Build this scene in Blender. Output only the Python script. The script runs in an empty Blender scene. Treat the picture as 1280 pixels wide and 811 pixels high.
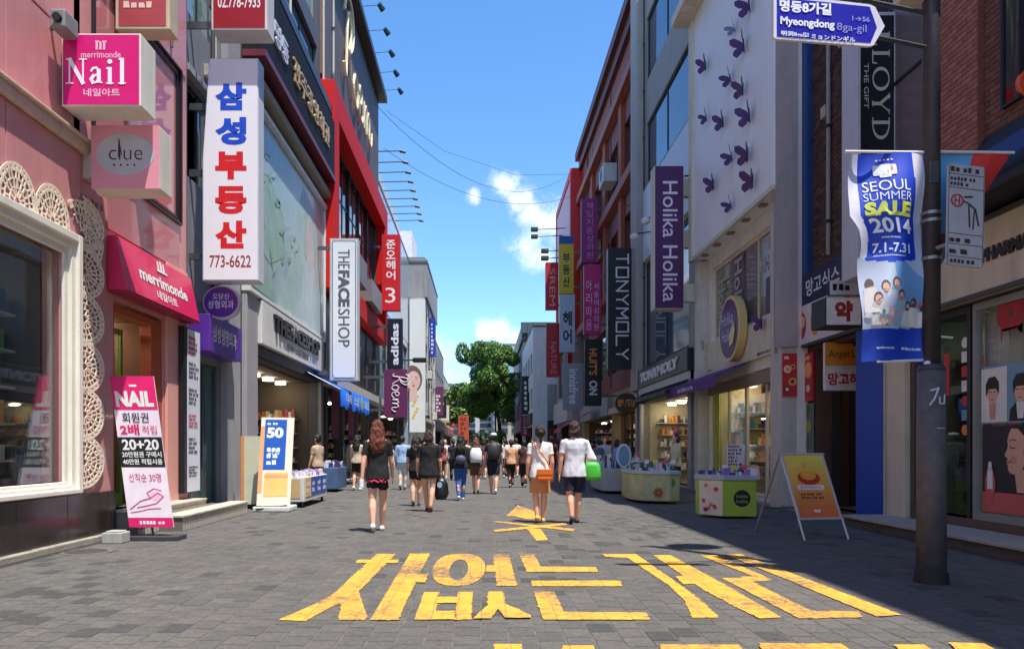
import bpy, math, random
from mathutils import Vector, Matrix, noise
random.seed(7)
R = math.radians
sc = bpy.context.scene
C = sc.collection
# ------------------------------------------------------------------ camera
F = 930.0; U0 = 602.0; V0 = 560.0; CH = 1.25      # focal length and vanishing point of the photograph
cam = bpy.data.cameras.new('camera'); camo = bpy.data.objects.new('camera', cam); C.objects.link(camo)
camo.location = (0, 0, CH); camo.rotation_euler = (R(90), 0, 0)
cam.sensor_width = 36; cam.lens = F / 1280 * 36
cam.shift_x = (640 - U0) / 1280; cam.shift_y = (V0 - 405.5) / 1280
cam.clip_start = 0.1; cam.clip_end = 3000
sc.camera = camo
# ------------------------------------------------------------------ light
ELEV = R(70.5); SX, SY = 0.62, -0.785              # sun behind the camera, to the right
sd = Vector((SX * math.cos(ELEV), SY * math.cos(ELEV), math.sin(ELEV)))
sun = bpy.data.lights.new('sun', 'SUN'); sun.energy = 4.1; sun.angle = R(0.53); sun.color = (1, 0.95, 0.87)
suno = bpy.data.objects.new('sun', sun); C.objects.link(suno)
suno.rotation_euler = sd.to_track_quat('Z', 'Y').to_euler()
w = bpy.data.worlds.new('World'); sc.world = w; w.use_nodes = True
nt = w.node_tree; N = nt.nodes; L = nt.links; N.clear()
out = N.new('ShaderNodeOutputWorld'); bg = N.new('ShaderNodeBackground'); sky = N.new('ShaderNodeTexSky')
sky.sky_type = 'NISHITA'; sky.sun_disc = False; sky.sun_elevation = ELEV; sky.sun_rotation = math.atan2(SX, SY)
sky.air_density = 1.0; sky.dust_density = 0.0; sky.ozone_density = 6.0
bg.inputs['Strength'].default_value = 0.142
tc = N.new('ShaderNodeTexCoord')
def mth(op, a, b=None, clamp=False):
    n = N.new('ShaderNodeMath'); n.operation = op; n.use_clamp = clamp
    for i, x in enumerate((a, b)):
        if x is None: continue
        if isinstance(x, (int, float)): n.inputs[i].default_value = x
        else: L.new(x, n.inputs[i])
    return n.outputs[0]
def skydir(u, v): return Vector(((u - U0) / F, 1, (V0 - v) / F)).normalized()
nz = N.new('ShaderNodeTexNoise'); nz.inputs['Scale'].default_value = 13; nz.inputs['Detail'].default_value = 12; nz.inputs['Roughness'].default_value = 0.7
L.new(tc.outputs['Generated'], nz.inputs['Vector'])
nz2 = N.new('ShaderNodeTexNoise'); nz2.inputs['Scale'].default_value = 2.1; nz2.inputs['Detail'].default_value = 6
L.new(tc.outputs['Generated'], nz2.inputs['Vector'])
tot = None
# cumulus clouds as directions in the sky, with an angular radius each (half of them outside the view)
blobs = [(skydir(634, 232), 1.5), (skydir(650, 250), 1.7), (skydir(668, 268), 2.0), (skydir(690, 284), 2.1), (skydir(660, 300), 1.7), (skydir(676, 318), 1.3), (skydir(593, 244), .7),
         (skydir(606, 414), .9), (skydir(624, 415), .9), (skydir(650, 430), 1.2), (skydir(562, 438), 1.2), (skydir(530, 440), 2.5), (skydir(840, 330), 7),
         (skydir(300, 430), 9), (Vector((-.8, -.2, .4)).normalized(), 14), (Vector((-.4, -.8, .5)).normalized(), 12), (Vector((.7, -.6, .35)).normalized(), 13), (Vector((.2, -.9, .2)).normalized(), 15)]
for d, rad in blobs:
    dp = N.new('ShaderNodeVectorMath'); dp.operation = 'DOT_PRODUCT'; L.new(tc.outputs['Generated'], dp.inputs[0]); dp.inputs[1].default_value = d
    # generated direction is unit length: 1 - cos = angle^2 / 2
    a = mth('MULTIPLY', mth('SUBTRACT', 1.0, dp.outputs['Value']), -1.0 / (1 - math.cos(R(rad))))
    g = mth('EXPONENT', a)
    tot = g if tot is None else mth('MAXIMUM', tot, g)
dens = mth('ADD', tot, mth('MULTIPLY', mth('SUBTRACT', nz.outputs['Fac'], 0.5), 2.6))
mr = N.new('ShaderNodeMapRange'); mr.inputs[1].default_value = 0.3; mr.inputs[2].default_value = 1.25; mr.interpolation_type = 'SMOOTHSTEP'; L.new(dens, mr.inputs[0])
gate = mth('MULTIPLY', mr.outputs[0], mth('MULTIPLY', tot, 3.0, True))
mix = N.new('ShaderNodeMixRGB'); L.new(gate, mix.inputs[0]); hs = N.new('ShaderNodeHueSaturation'); hs.inputs['Saturation'].default_value = 1.13; L.new(sky.outputs[0], hs.inputs['Color']); L.new(hs.outputs[0], mix.inputs[1]); mix.inputs[2].default_value = (5.2, 5.4, 5.7, 1)
L.new(mix.outputs[0], bg.inputs[0]); L.new(bg.outputs[0], out.inputs[0])
vs = sc.view_settings; vs.view_transform = 'Standard'; vs.look = 'None'; vs.exposure = 0.95; vs.gamma = 1

# ------------------------------------------------------------------ materials
def lin(c): c /= 255.0; return c / 12.92 if c <= .04045 else ((c + .055) / 1.055) ** 2.4
MC = {}
def mat(rgb, rough=.6, var=.12, scale=3.0, bump=0.0, bscale=40, metal=0, coat=0, emit=0, spec=.5, name=None, stretch=None, dirt=0):
    """procedural paint / cloth / stone; rgb given as 0..255 sRGB of the thing's own colour"""
    key = (rgb, rough, var, scale, bump, bscale, metal, coat, emit, spec, stretch, dirt)
    if key in MC: return MC[key]
    m = bpy.data.materials.new(name or 'paint'); m.use_nodes = True; t = m.node_tree; n = t.nodes; l = t.links
    b = n['Principled BSDF']; c = tuple(lin(x) for x in rgb)
    co = n.new('ShaderNodeTexCoord'); vec = co.outputs['Object']
    if stretch:
        mp = n.new('ShaderNodeMapping'); mp.inputs['Scale'].default_value = stretch; l.new(vec, mp.inputs[0]); vec = mp.outputs[0]
    nn = n.new('ShaderNodeTexNoise'); nn.inputs['Scale'].default_value = scale; nn.inputs['Detail'].default_value = 6; nn.inputs['Roughness'].default_value = .65
    l.new(vec, nn.inputs['Vector'])
    cr = n.new('ShaderNodeValToRGB'); l.new(nn.outputs['Fac'], cr.inputs[0])
    cr.color_ramp.elements[0].position = .3; cr.color_ramp.elements[1].position = .72
    cr.color_ramp.elements[0].color = tuple(x * (1 - var) for x in c) + (1,); cr.color_ramp.elements[1].color = tuple(min(1, x * (1 + var)) for x in c) + (1,)
    col = cr.outputs[0]
    if dirt:
        dirt = min(.9, dirt * 1.7)
        n3 = n.new('ShaderNodeTexNoise'); n3.inputs['Scale'].default_value = 1.3; n3.inputs['Detail'].default_value = 9; n3.inputs['Roughness'].default_value = .7
        mp = n.new('ShaderNodeMapping'); mp.inputs['Scale'].default_value = (3, 3, .5); l.new(co.outputs['Object'], mp.inputs[0]); l.new(mp.outputs[0], n3.inputs['Vector'])
        r3 = n.new('ShaderNodeMapRange'); r3.inputs[1].default_value = .46; r3.inputs[2].default_value = .74; r3.inputs[4].default_value = dirt; l.new(n3.outputs['Fac'], r3.inputs[0])
        mx = n.new('ShaderNodeMixRGB'); l.new(r3.outputs[0], mx.inputs[0]); l.new(col, mx.inputs[1]); mx.inputs[2].default_value = tuple(x * .45 + .02 for x in c) + (1,); col = mx.outputs[0]
    l.new(col, b.inputs['Base Color'])
    rr = n.new('ShaderNodeMapRange'); rr.inputs[3].default_value = max(0, rough - .08); rr.inputs[4].default_value = min(1, rough + .1); l.new(nn.outputs['Fac'], rr.inputs[0]); l.new(rr.outputs[0], b.inputs['Roughness'])
    b.inputs['Metallic'].default_value = metal; b.inputs['Coat Weight'].default_value = coat; b.inputs['Coat Roughness'].default_value = .06; b.inputs['Specular IOR Level'].default_value = spec
    if bump:
        n2 = n.new('ShaderNodeTexNoise'); n2.inputs['Scale'].default_value = bscale; n2.inputs['Detail'].default_value = 4; l.new(vec, n2.inputs['Vector'])
        bp = n.new('ShaderNodeBump'); bp.inputs['Strength'].default_value = bump; bp.inputs['Distance'].default_value = .02; l.new(n2.outputs['Fac'], bp.inputs['Height']); l.new(bp.outputs[0], b.inputs['Normal'])
    if emit:
        b.inputs['Emission Color'].default_value = c + (1,); b.inputs['Emission Strength'].default_value = emit
    MC[key] = m; return m
def grid_mat(rgb, joint, bw, bh, ms, rough=.6, var=.25, axes='YZ', bump=.5, off=.5, name='masonry'):
    key = ('g', rgb, joint, bw, bh, ms, axes, var, rough, off)
    if key in MC: return MC[key]
    m = bpy.data.materials.new(name); m.use_nodes = True; t = m.node_tree; n = t.nodes; l = t.links; b = n['Principled BSDF']
    ge = n.new('ShaderNodeNewGeometry'); sp = n.new('ShaderNodeSeparateXYZ'); l.new(ge.outputs['Position'], sp.inputs[0])
    cm = n.new('ShaderNodeCombineXYZ'); ax = {'X': 0, 'Y': 1, 'Z': 2}
    l.new(sp.outputs[ax[axes[0]]], cm.inputs[0]); l.new(sp.outputs[ax[axes[1]]], cm.inputs[1])
    br = n.new('ShaderNodeTexBrick'); l.new(cm.outputs[0], br.inputs['Vector']); c = tuple(lin(x) for x in rgb); j = tuple(lin(x) for x in joint)
    br.inputs['Color1'].default_value = tuple(x * (1 - var) for x in c) + (1,); br.inputs['Color2'].default_value = tuple(x * (1 + var) for x in c) + (1,); br.inputs['Mortar'].default_value = j + (1,)
    br.inputs['Scale'].default_value = 1; br.inputs['Brick Width'].default_value = bw; br.inputs['Row Height'].default_value = bh; br.inputs['Mortar Size'].default_value = ms; br.offset = off
    l.new(br.outputs['Color'], b.inputs['Base Color']); b.inputs['Roughness'].default_value = rough
    bp = n.new('ShaderNodeBump'); bp.inputs['Strength'].default_value = bump; bp.inputs['Distance'].default_value = .006; bp.invert = True; l.new(br.outputs['Fac'], bp.inputs['Height']); l.new(bp.outputs[0], b.inputs['Normal'])
    MC[key] = m; return m
def glass_mat(tint=(.97, .985, .98), name='clear_glass', base=.015):
    key = ('gl', tint, base)
    if key in MC: return MC[key]
    m = bpy.data.materials.new(name); m.use_nodes = True; t = m.node_tree; n = t.nodes; l = t.links; n.clear()
    o = n.new('ShaderNodeOutputMaterial'); mx = n.new('ShaderNodeMixShader'); tr = n.new('ShaderNodeBsdfTransparent'); gl = n.new('ShaderNodeBsdfGlossy'); tr.inputs[0].default_value = tint + (1,); gl.inputs['Roughness'].default_value = .01; gl.inputs[0].default_value = (.9, .95, .95, 1)
    lw = n.new('ShaderNodeLayerWeight'); lw.inputs[0].default_value = .5; pw = n.new('ShaderNodeMath'); pw.operation = 'POWER'; pw.inputs[1].default_value = 4.5; l.new(lw.outputs['Facing'], pw.inputs[0])
    ad = n.new('ShaderNodeMath'); ad.operation = 'ADD'; ad.use_clamp = True; ad.inputs[1].default_value = base + .02; l.new(pw.outputs[0], ad.inputs[0])
    nn = n.new('ShaderNodeTexNoise'); nn.inputs['Scale'].default_value = .8; bp = n.new('ShaderNodeBump'); bp.inputs['Strength'].default_value = .03; bp.inputs['Distance'].default_value = .3
    l.new(nn.outputs['Fac'], bp.inputs['Height']); l.new(bp.outputs[0], gl.inputs['Normal'])
    l.new(ad.outputs[0], mx.inputs[0]); l.new(tr.outputs[0], mx.inputs[1]); l.new(gl.outputs[0], mx.inputs[2]); l.new(mx.outputs[0], o.inputs[0])
    MC[key] = m; return m
def dark_glass(rgb=(20, 28, 36), rough=.04, spec=1.0, name='window_glass'):
    key = ('dg', rgb, rough, spec)
    if key in MC: return MC[key]
    m = bpy.data.materials.new(name); m.use_nodes = True; t = m.node_tree; n = t.nodes; l = t.links; b = n['Principled BSDF']
    b.inputs['Base Color'].default_value = tuple(lin(x) for x in rgb) + (1,); b.inputs['Roughness'].default_value = rough; b.inputs['Specular IOR Level'].default_value = spec; b.inputs['IOR'].default_value = 1.7
    nn = n.new('ShaderNodeTexNoise'); nn.inputs['Scale'].default_value = .7; nn.inputs['Detail'].default_value = 1
    bp = n.new('ShaderNodeBump'); bp.inputs['Strength'].default_value = .06; bp.inputs['Distance'].default_value = .3; l.new(nn.outputs['Fac'], bp.inputs['Height']); l.new(bp.outputs[0], b.inputs['Normal'])
    MC[key] = m; return m
WHITE = mat((225, 225, 222), .45, .05); BLACK = mat((22, 22, 24), .5, .2); STEEL = mat((120, 122, 125), .35, .1, metal=.8); DARKM = mat((38, 38, 42), .45, .2)
GLASS = glass_mat(); CREAM = mat((214, 205, 180), .55, .06, bump=.1, dirt=.25)

# ------------------------------------------------------------------ mesh helpers
class MB:
    def __init__(s): s.v = []; s.f = []; s.m = []
    def add(s, vs, fs, mi=0):
        b = len(s.v); s.v += [tuple(p) for p in vs]
        for q in fs: s.f.append(tuple(i + b for i in q)); s.m.append(mi)
        return s
    def box(s, x0, x1, y0, y1, z0, z1, mi=0):
        if x0 > x1: x0, x1 = x1, x0
        if y0 > y1: y0, y1 = y1, y0
        if z0 > z1: z0, z1 = z1, z0
        return s.add([(x0, y0, z0), (x1, y0, z0), (x1, y1, z0), (x0, y1, z0), (x0, y0, z1), (x1, y0, z1), (x1, y1, z1), (x0, y1, z1)],
                     [(0, 3, 2, 1), (4, 5, 6, 7), (0, 1, 5, 4), (1, 2, 6, 5), (2, 3, 7, 6), (3, 0, 4, 7)], mi)
    def prism(s, poly, fr, d, mi=0, base=0.0):
        """2-D outline on a frame (o, r, u); thickness d from base along the frame's outward normal"""
        o, r, u = fr; n = r.cross(u); k = len(poly)
        a = [o + r * x + u * y + n * base for x, y in poly]; bb = [p + n * d for p in a]
        ar = sum(poly[i][0] * poly[(i + 1) % k][1] - poly[(i + 1) % k][0] * poly[i][1] for i in range(k))
        fs = [tuple(range(k - 1, -1, -1)), tuple(range(k, 2 * k))] + [(i, (i + 1) % k, (i + 1) % k + k, i + k) for i in range(k)]
        if ar < 0: fs = [tuple(reversed(q)) for q in fs]
        return s.add(a + bb, fs, mi)
    def cyl(s, p0, p1, r0, r1=None, n=12, mi=0):
        r1 = r0 if r1 is None else r1; p0 = Vector(p0); p1 = Vector(p1); a = (p1 - p0).normalized()
        t = Vector((0, 0, 1)) if abs(a.z) < .9 else Vector((1, 0, 0)); e = a.cross(t).normalized(); g = a.cross(e)
        vs = [p0 + (e * math.cos(2 * math.pi * i / n) + g * math.sin(2 * math.pi * i / n)) * r0 for i in range(n)] + \
             [p1 + (e * math.cos(2 * math.pi * i / n) + g * math.sin(2 * math.pi * i / n)) * r1 for i in range(n)]
        return s.add(vs, [tuple(range(n)), tuple(range(2 * n - 1, n - 1, -1))] + [((i + 1) % n, i, i + n, (i + 1) % n + n) for i in range(n)], mi)
    def path(s, pts, r, n=6, mi=0):
        for a, b in zip(pts[:-1], pts[1:]): s.cyl(a, b, r, r, n, mi)
        return s
    def ell(s, c, rx, ry, rz, n=12, m=8, mi=0):
        vs = [(c[0], c[1], c[2] - rz)]
        for j in range(1, m):
            p = math.pi * j / m - math.pi / 2
            for i in range(n): q = 2 * math.pi * i / n; vs.append((c[0] + rx * math.cos(p) * math.cos(q), c[1] + ry * math.cos(p) * math.sin(q), c[2] + rz * math.sin(p)))
        vs.append((c[0], c[1], c[2] + rz)); fs = []
        for i in range(n): fs.append((0, 1 + (i + 1) % n, 1 + i))
        for j in range(m - 2):
            for i in range(n): a = 1 + j * n + i; b = 1 + j * n + (i + 1) % n; fs.append((a, b, b + n, a + n))
        k = 1 + (m - 2) * n
        for i in range(n): fs.append((k + i, k + (i + 1) % n, len(vs) - 1))
        return s.add(vs, fs, mi)
    def loft(s, rings, n=16, mi=0):
        """rings: (cx, cy, cz, rx, ry) bottom to top"""
        vs = []
        for cx, cy, cz, rx, ry in rings:
            for i in range(n): q = 2 * math.pi * i / n; vs.append((cx + rx * math.cos(q), cy + ry * math.sin(q), cz))
        fs = [tuple(range(n - 1, -1, -1)), tuple(range(len(vs) - n, len(vs)))]
        for j in range(len(rings) - 1):
            for i in range(n): a = j * n + i; b = j * n + (i + 1) % n; fs.append((a, b, b + n, a + n))
        return s.add(vs, fs, mi)
    def build(s, name, mats, parent=None, smooth=False, local=False, bevel=0, kind=None):
        if not isinstance(mats, (list, tuple)): mats = [mats]
        me = bpy.data.meshes.new(name)
        if s.v:
            xs = [p[0] for p in s.v]; ys = [p[1] for p in s.v]; zs = [p[2] for p in s.v]
            org = Vector((0, 0, 0)) if local else Vector(((min(xs) + max(xs)) / 2, (min(ys) + max(ys)) / 2, min(zs)))
        else: org = Vector((0, 0, 0))
        me.from_pydata([(p[0] - org.x, p[1] - org.y, p[2] - org.z) for p in s.v], [], s.f)
        for m in mats: me.materials.append(m)
        if len(mats) > 1: me.polygons.foreach_set('material_index', s.m)
        if smooth: me.polygons.foreach_set('use_smooth', [True] * len(me.polygons))
        me.update()
        return link(name, me, parent, org, local, bevel, kind)
WL = {}
def link(name, me, parent, org, local=False, bevel=0, kind=None):
    o = bpy.data.objects.new(name, me); C.objects.link(o)
    if parent is not None:
        o.parent = parent
        o.location = org if local else org - WL.get(parent.name, Vector((0, 0, 0)))
    else: o.location = org
    WL[o.name] = org.copy()
    if bevel:
        b = o.modifiers.new('bevel', 'BEVEL'); b.width = bevel; b.segments = 2; b.limit_method = 'ANGLE'
    if kind: o['kind'] = kind
    return o
def thing(name, label, cat, loc, group=None):
    o = bpy.data.objects.new(name, None); C.objects.link(o); o.location = loc; o.empty_display_size = .3
    WL[o.name] = Vector(loc); o['label'] = label; o['category'] = cat
    if group: o['group'] = group
    return o
def tag(o, label, cat, group=None):
    o['label'] = label; o['category'] = cat
    if group: o['group'] = group
    return o
def copy_tree(o, parent=None):
    c = o.copy(); C.objects.link(c)
    if parent is not None: c.parent = parent
    for ch in list(o.children): copy_tree(ch, c)
    WL[c.name] = WL.get(o.name, Vector((0, 0, 0)))
    return c
X, Y, Z = Vector((1, 0, 0)), Vector((0, 1, 0)), Vector((0, 0, 1))
def frcam(x, y, z): return (Vector((x, y, z)), X, Z)                  # a face looking back down the street at us
def frwall(s, x, y, z): return (Vector((x, y, z)), Y * s, Z)           # s=1: left wall (faces +X); s=-1: right wall
def P(u, v, y): return ((u - U0) / F * y, CH + (V0 - v) / F * y)       # x, z of a thing seen at u, v when it stands y metres off
GC = {}
def glyphs(st, bold):
    k = (st, bold)
    if k not in GC:
        c = bpy.data.curves.new('t', 'FONT'); c.body = st; c.resolution_u = 3; c.offset = bold; c.fill_mode = 'FRONT' if hasattr(c, 'fill_mode') else c.fill_mode
        o = bpy.data.objects.new('t', c); me = bpy.data.meshes.new_from_object(o)
        vs = [v.co.copy() for v in me.vertices]; fs = [tuple(p.vertices) for p in me.polygons]
        bpy.data.objects.remove(o); bpy.data.meshes.remove(me); bpy.data.curves.remove(c)
        x0 = min(v.x for v in vs); x1 = max(v.x for v in vs); y0 = min(v.y for v in vs); y1 = max(v.y for v in vs)
        GC[k] = ([((v.x - x0) / (x1 - x0), (v.y - y0) / (y1 - y0)) for v in vs], fs, (x1 - x0) / (y1 - y0))
    return GC[k]
def txt(mb, st, fr, x, y, wd, ht, bold=.0, off=.006, ext=.004, rot=False, mi=0, fit=False, slant=0):
    """flat letters in the box x, y, wd, ht of a frame; rot: reads top to bottom; fit: keep the letters' own width"""
    vs, fs, asp = glyphs(st, bold); o, r, u = fr; n = r.cross(u)
    if rot:
        if fit: L_ = min(ht, wd * asp); y = y + (ht - L_) / 2; ht = L_
        q = [o + r * (x + b * wd) + u * (y + ht - a * ht) + n * off for a, b in vs]
    else:
        if fit: W_ = min(wd, ht * asp); x = x + (wd - W_) / 2; wd = W_
        q = [o + r * (x + a * wd + slant * b * ht) + u * (y + b * ht) + n * off for a, b in vs]
    if ext > .005:      # deep channel letters: add sides
        k = len(q); q2 = [p + n * ext for p in q]; ed = {}
        for f in fs:
            for i in range(len(f)): ed[(f[i], f[(i + 1) % len(f)])] = 1
        side = [(a, b, b + k, a + k) for a, b in ed if (b, a) not in ed]
        mb.add(q + q2, [tuple(i + k for i in f) for f in fs] + side, mi)
    else: mb.add(q, fs, mi)
    return mb
def lettering(parent, st, fr, x, y, wd, ht, m, name='lettering', **k):
    return txt(MB(), st, fr, x, y, wd, ht, **k).build(name, m, parent)
def scrib(mb, fr, x, y, wd, ht, lines, off=.006, mi=0, dens=.8, seed=1):
    """print too small to read: rows of tiny word shapes"""
    rnd = random.Random(seed * 77 + lines); lh = ht / lines
    for i in range(lines):
        cx = x; end = x + wd * rnd.uniform(.6, 1)
        while cx < end:
            wl = min(end - cx, lh * rnd.uniform(1.2, 3.6)); yy = y + ht - (i + 1) * lh + lh * .15
            if wl > lh * .2:
                k = max(1, int(wl / (lh * .62)))
                for j in range(k):
                    xa = cx + wl * j / k; hh = lh * rnd.uniform(.5, .7)
                    mb.prism([(xa, yy), (xa + wl / k * rnd.uniform(.6, .85), yy), (xa + wl / k * .7, yy + hh), (xa, yy + hh)], fr, .001, mi, off)
            cx += wl + lh * .35
    return mb
def rect(x, y, w_, h): return [(x, y), (x + w_, y), (x + w_, y + h), (x, y + h)]
def oval(cx, cy, rx, ry, n=28): return [(cx + rx * math.cos(2 * math.pi * i / n), cy + ry * math.sin(2 * math.pi * i / n)) for i in range(n)]
def rrect(x, y, w_, h, r, n=4):
    o = []
    for cx, cy, a in ((x + w_ - r, y + r, -90), (x + w_ - r, y + h - r, 0), (x + r, y + h - r, 90), (x + r, y + r, 180)):
        for i in range(n + 1): q = R(a + 90 * i / n); o.append((cx + r * math.cos(q), cy + r * math.sin(q)))
    return o
SK = [0]
def stroke(mb, pts, fr, wd, off=.004, d=.002, mi=0):
    """a brush line of width wd through 2-D points"""
    for (a, b), (c, e) in zip(pts[:-1], pts[1:]):
        SK[0] = (SK[0] + 1) % 7; dd_ = d + SK[0] * .0003
        dx, dy = c - a, e - b; l_ = math.hypot(dx, dy) or 1; nx, ny = -dy / l_ * wd / 2, dx / l_ * wd / 2; ex, ey = dx / l_ * wd * .3, dy / l_ * wd * .3
        mb.prism([(a - nx - ex, b - ny - ey), (c - nx + ex, e - ny + ey), (c + nx + ex, e + ny + ey), (a + nx - ex, b + ny - ey)], fr, dd_, mi, off)
    return mb

# ------------------------------------------------------------------ buildings
class Bld:
    """a row building: s = 1 on the left of the street, -1 on the right; XF = its street face; d runs out towards the street"""
    def __init__(b, name, label, s, XF, y0, y1, cat='building', group=None):
        b.s, b.XF, b.y0, b.y1 = s, XF, y0, y1
        b.o = thing(name, label, cat, (XF, (y0 + y1) / 2, 0), group)
    def x(b, d): return b.XF + b.s * d
    def fr(b, y, z, d=0): return frwall(b.s, b.x(d), y, z)
    def bx(b, mb, y0, y1, z0, z1, d0, d1, mi=0): return mb.box(b.x(d0), b.x(d1), y0, y1, z0, z1, mi)
    def part(b, name, boxes, m, bevel=0, parent=None):
        mb = MB()
        for q in boxes: b.bx(mb, *q)
        return mb.build(name, m, parent or b.o, bevel=bevel)
    def uv(b, u, v, d=0):
        x = b.x(d); y = x * F / (u - U0); return y, CH + (V0 - v) * y / F
    def wall(b, m, z0, z1, openings=(), th=.3, name='wall', depth=7.0, roof=True, y0=None, y1=None, shell=True, d=0):
        y0 = b.y0 if y0 is None else y0; y1 = b.y1 if y1 is None else y1
        ys = sorted({y0, y1} | {a for o in openings for a in o[:2] if y0 < a < y1}); zs = sorted({z0, z1} | {a for o in openings for a in o[2:4] if z0 < a < z1}); mb = MB()
        for i in range(len(ys) - 1):
            run = None
            for j in range(len(zs) - 1):
                cy = (ys[i] + ys[i + 1]) / 2; cz = (zs[j] + zs[j + 1]) / 2
                hole = any(o[0] < cy < o[1] and o[2] < cz < o[3] for o in openings)
                if hole:
                    if run: b.bx(mb, ys[i], ys[i + 1], run[0], run[1], d - th, d); run = None
                else: run = (run[0] if run else zs[j], zs[j + 1])
            if run: b.bx(mb, ys[i], ys[i + 1], run[0], run[1], d - th, d)
        if shell:
            b.bx(mb, y0, y0 + .15, z0, z1, d - th - depth, d - th); b.bx(mb, y1 - .15, y1, z0, z1, d - th - depth, d - th); b.bx(mb, y0 + .15, y1 - .15, z0, z1, d - th - depth, d - th - depth + .2)
        o = mb.build(name, m, b.o)
        if roof: b.part('roof', [(y0 - .02, y1 + .02, z1, z1 + .15, d - th - depth - .02, d + .02)], mat((110, 108, 104), .8))
        return o
    def window(b, y0, y1, z0, z1, nx=1, nz=1, rec=.12, fw=.06, pane=None, frame=None, d=0, th=.06):
        mb = MB(); pane = pane or dark_glass(); frame = frame or DARKM; e = .003
        b.bx(mb, y0 + e, y0 + fw, z0 + e, z1 - e, d - rec - th, d - rec); b.bx(mb, y1 - fw, y1 - e, z0 + e, z1 - e, d - rec - th, d - rec)
        b.bx(mb, y0 + fw, y1 - fw, z0 + e, z0 + fw, d - rec - th, d - rec); b.bx(mb, y0 + fw, y1 - fw, z1 - fw, z1 - e, d - rec - th, d - rec)
        cw = (y1 - y0 - fw) / nx; ch = (z1 - z0 - fw) / nz
        for i in range(1, nx): b.bx(mb, y0 + cw * i, y0 + cw * i + fw, z0 + fw, z1 - fw, d - rec - th, d - rec - .004)
        for j in range(1, nz): b.bx(mb, y0 + fw, y1 - fw, z0 + ch * j, z0 + ch * j + fw, d - rec - th, d - rec - .008)
        f = mb.build('window', frame, b.o)
        for i in range(nx):
            for j in range(nz):
                p = MB(); b.bx(p, y0 + cw * i + fw, y0 + cw * (i + 1), z0 + ch * j + fw, z0 + ch * (j + 1), d - rec - th * .7, d - rec - th * .5)
                p.build('pane', pane, f)
        return f
    def interior(b, y0, y1, z0, z1, dep, wallm, floorm=None, lights=0, shelves=0, seed=1, emit=14):
        """a room behind an opening: floor, walls, ceiling, shelves of goods and lit ceiling lamps"""
        mb = MB(); d0 = -.31
        b.bx(mb, y0 - .12, y0, z0, z1, -dep, d0); b.bx(mb, y1, y1 + .12, z0, z1, -dep, d0); b.bx(mb, y0, y1, z0, z1, -dep - .1, -dep); b.bx(mb, y0 - .12, y1 + .12, z1, z1 + .1, -dep, d0)
        rm = mb.build('room', wallm, b.o)
        b.part('room_floor', [(y0, y1, z0 - .06, z0, -dep, -.02)], floorm or mat((120, 112, 100), .4))
        rnd = random.Random(seed)
        for k in range(lights):
            yy = y0 + (y1 - y0) * (k + .5) / lights
            lm = MB().cyl((b.x(-1.0), yy, z1 - .03), (b.x(-1.0), yy, z1 - .09), .15, .15, 14).build('ceiling_lamp', mat((255, 238, 205), emit=emit), b.o)
        if shelves:
            for wallside in (0, 1):
                ya = y0 + .02 if wallside == 0 else y1 - .34
                if wallside == 0: continue
                sh = MB(); n_ = 5
                for k in range(n_): b.bx(sh, ya, ya + .32, z0 + .3 + k * .45, z0 + .33 + k * .45, -dep + .1, -.6)
                so = sh.build('shelf', mat((200, 190, 170), .5), b.o)
                pals = [(200, 90, 110), (230, 220, 200), (120, 160, 90), (90, 60, 120), (220, 150, 70), (60, 120, 150), (240, 240, 240)]
                gm = MB()
                for k in range(n_):
                    q = -dep + .2
                    while q < -.7:
                        wd = rnd.uniform(.05, .12); hh = rnd.uniform(.1, .3); b.bx(gm, ya + .03, ya + .2, z0 + .332 + k * .45, z0 + .332 + k * .45 + hh, q, q + wd, rnd.randrange(7)); q += wd + .015
                gm.build('goods', [mat(c_, .4) for c_ in pals], so, kind='stuff')
            sh = MB(); gm = MB(); n_ = 5; ya, yb = y0 + .2, y1 - .5
            for k in range(n_): b.bx(sh, ya, yb, z0 + .3 + k * .45, z0 + .33 + k * .45, -dep + .01, -dep + .35)
            so = sh.build('shelf', mat((205, 196, 178), .5), b.o)
            for k in range(n_):
                q = ya + .05; col = rnd.randrange(7)
                while q < yb - .1:
                    wd = rnd.uniform(.05, .11); hh = rnd.uniform(.1, .3); col = rnd.randrange(7) if rnd.random() < .25 else col
                    b.bx(gm, q, q + wd, z0 + .332 + k * .45, z0 + .332 + k * .45 + hh, -dep + .1, -dep + .28, col); q += wd + .015
            gm.build('goods', [mat(c_, .4) for c_ in pals], so, kind='stuff')
        return rm

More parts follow.
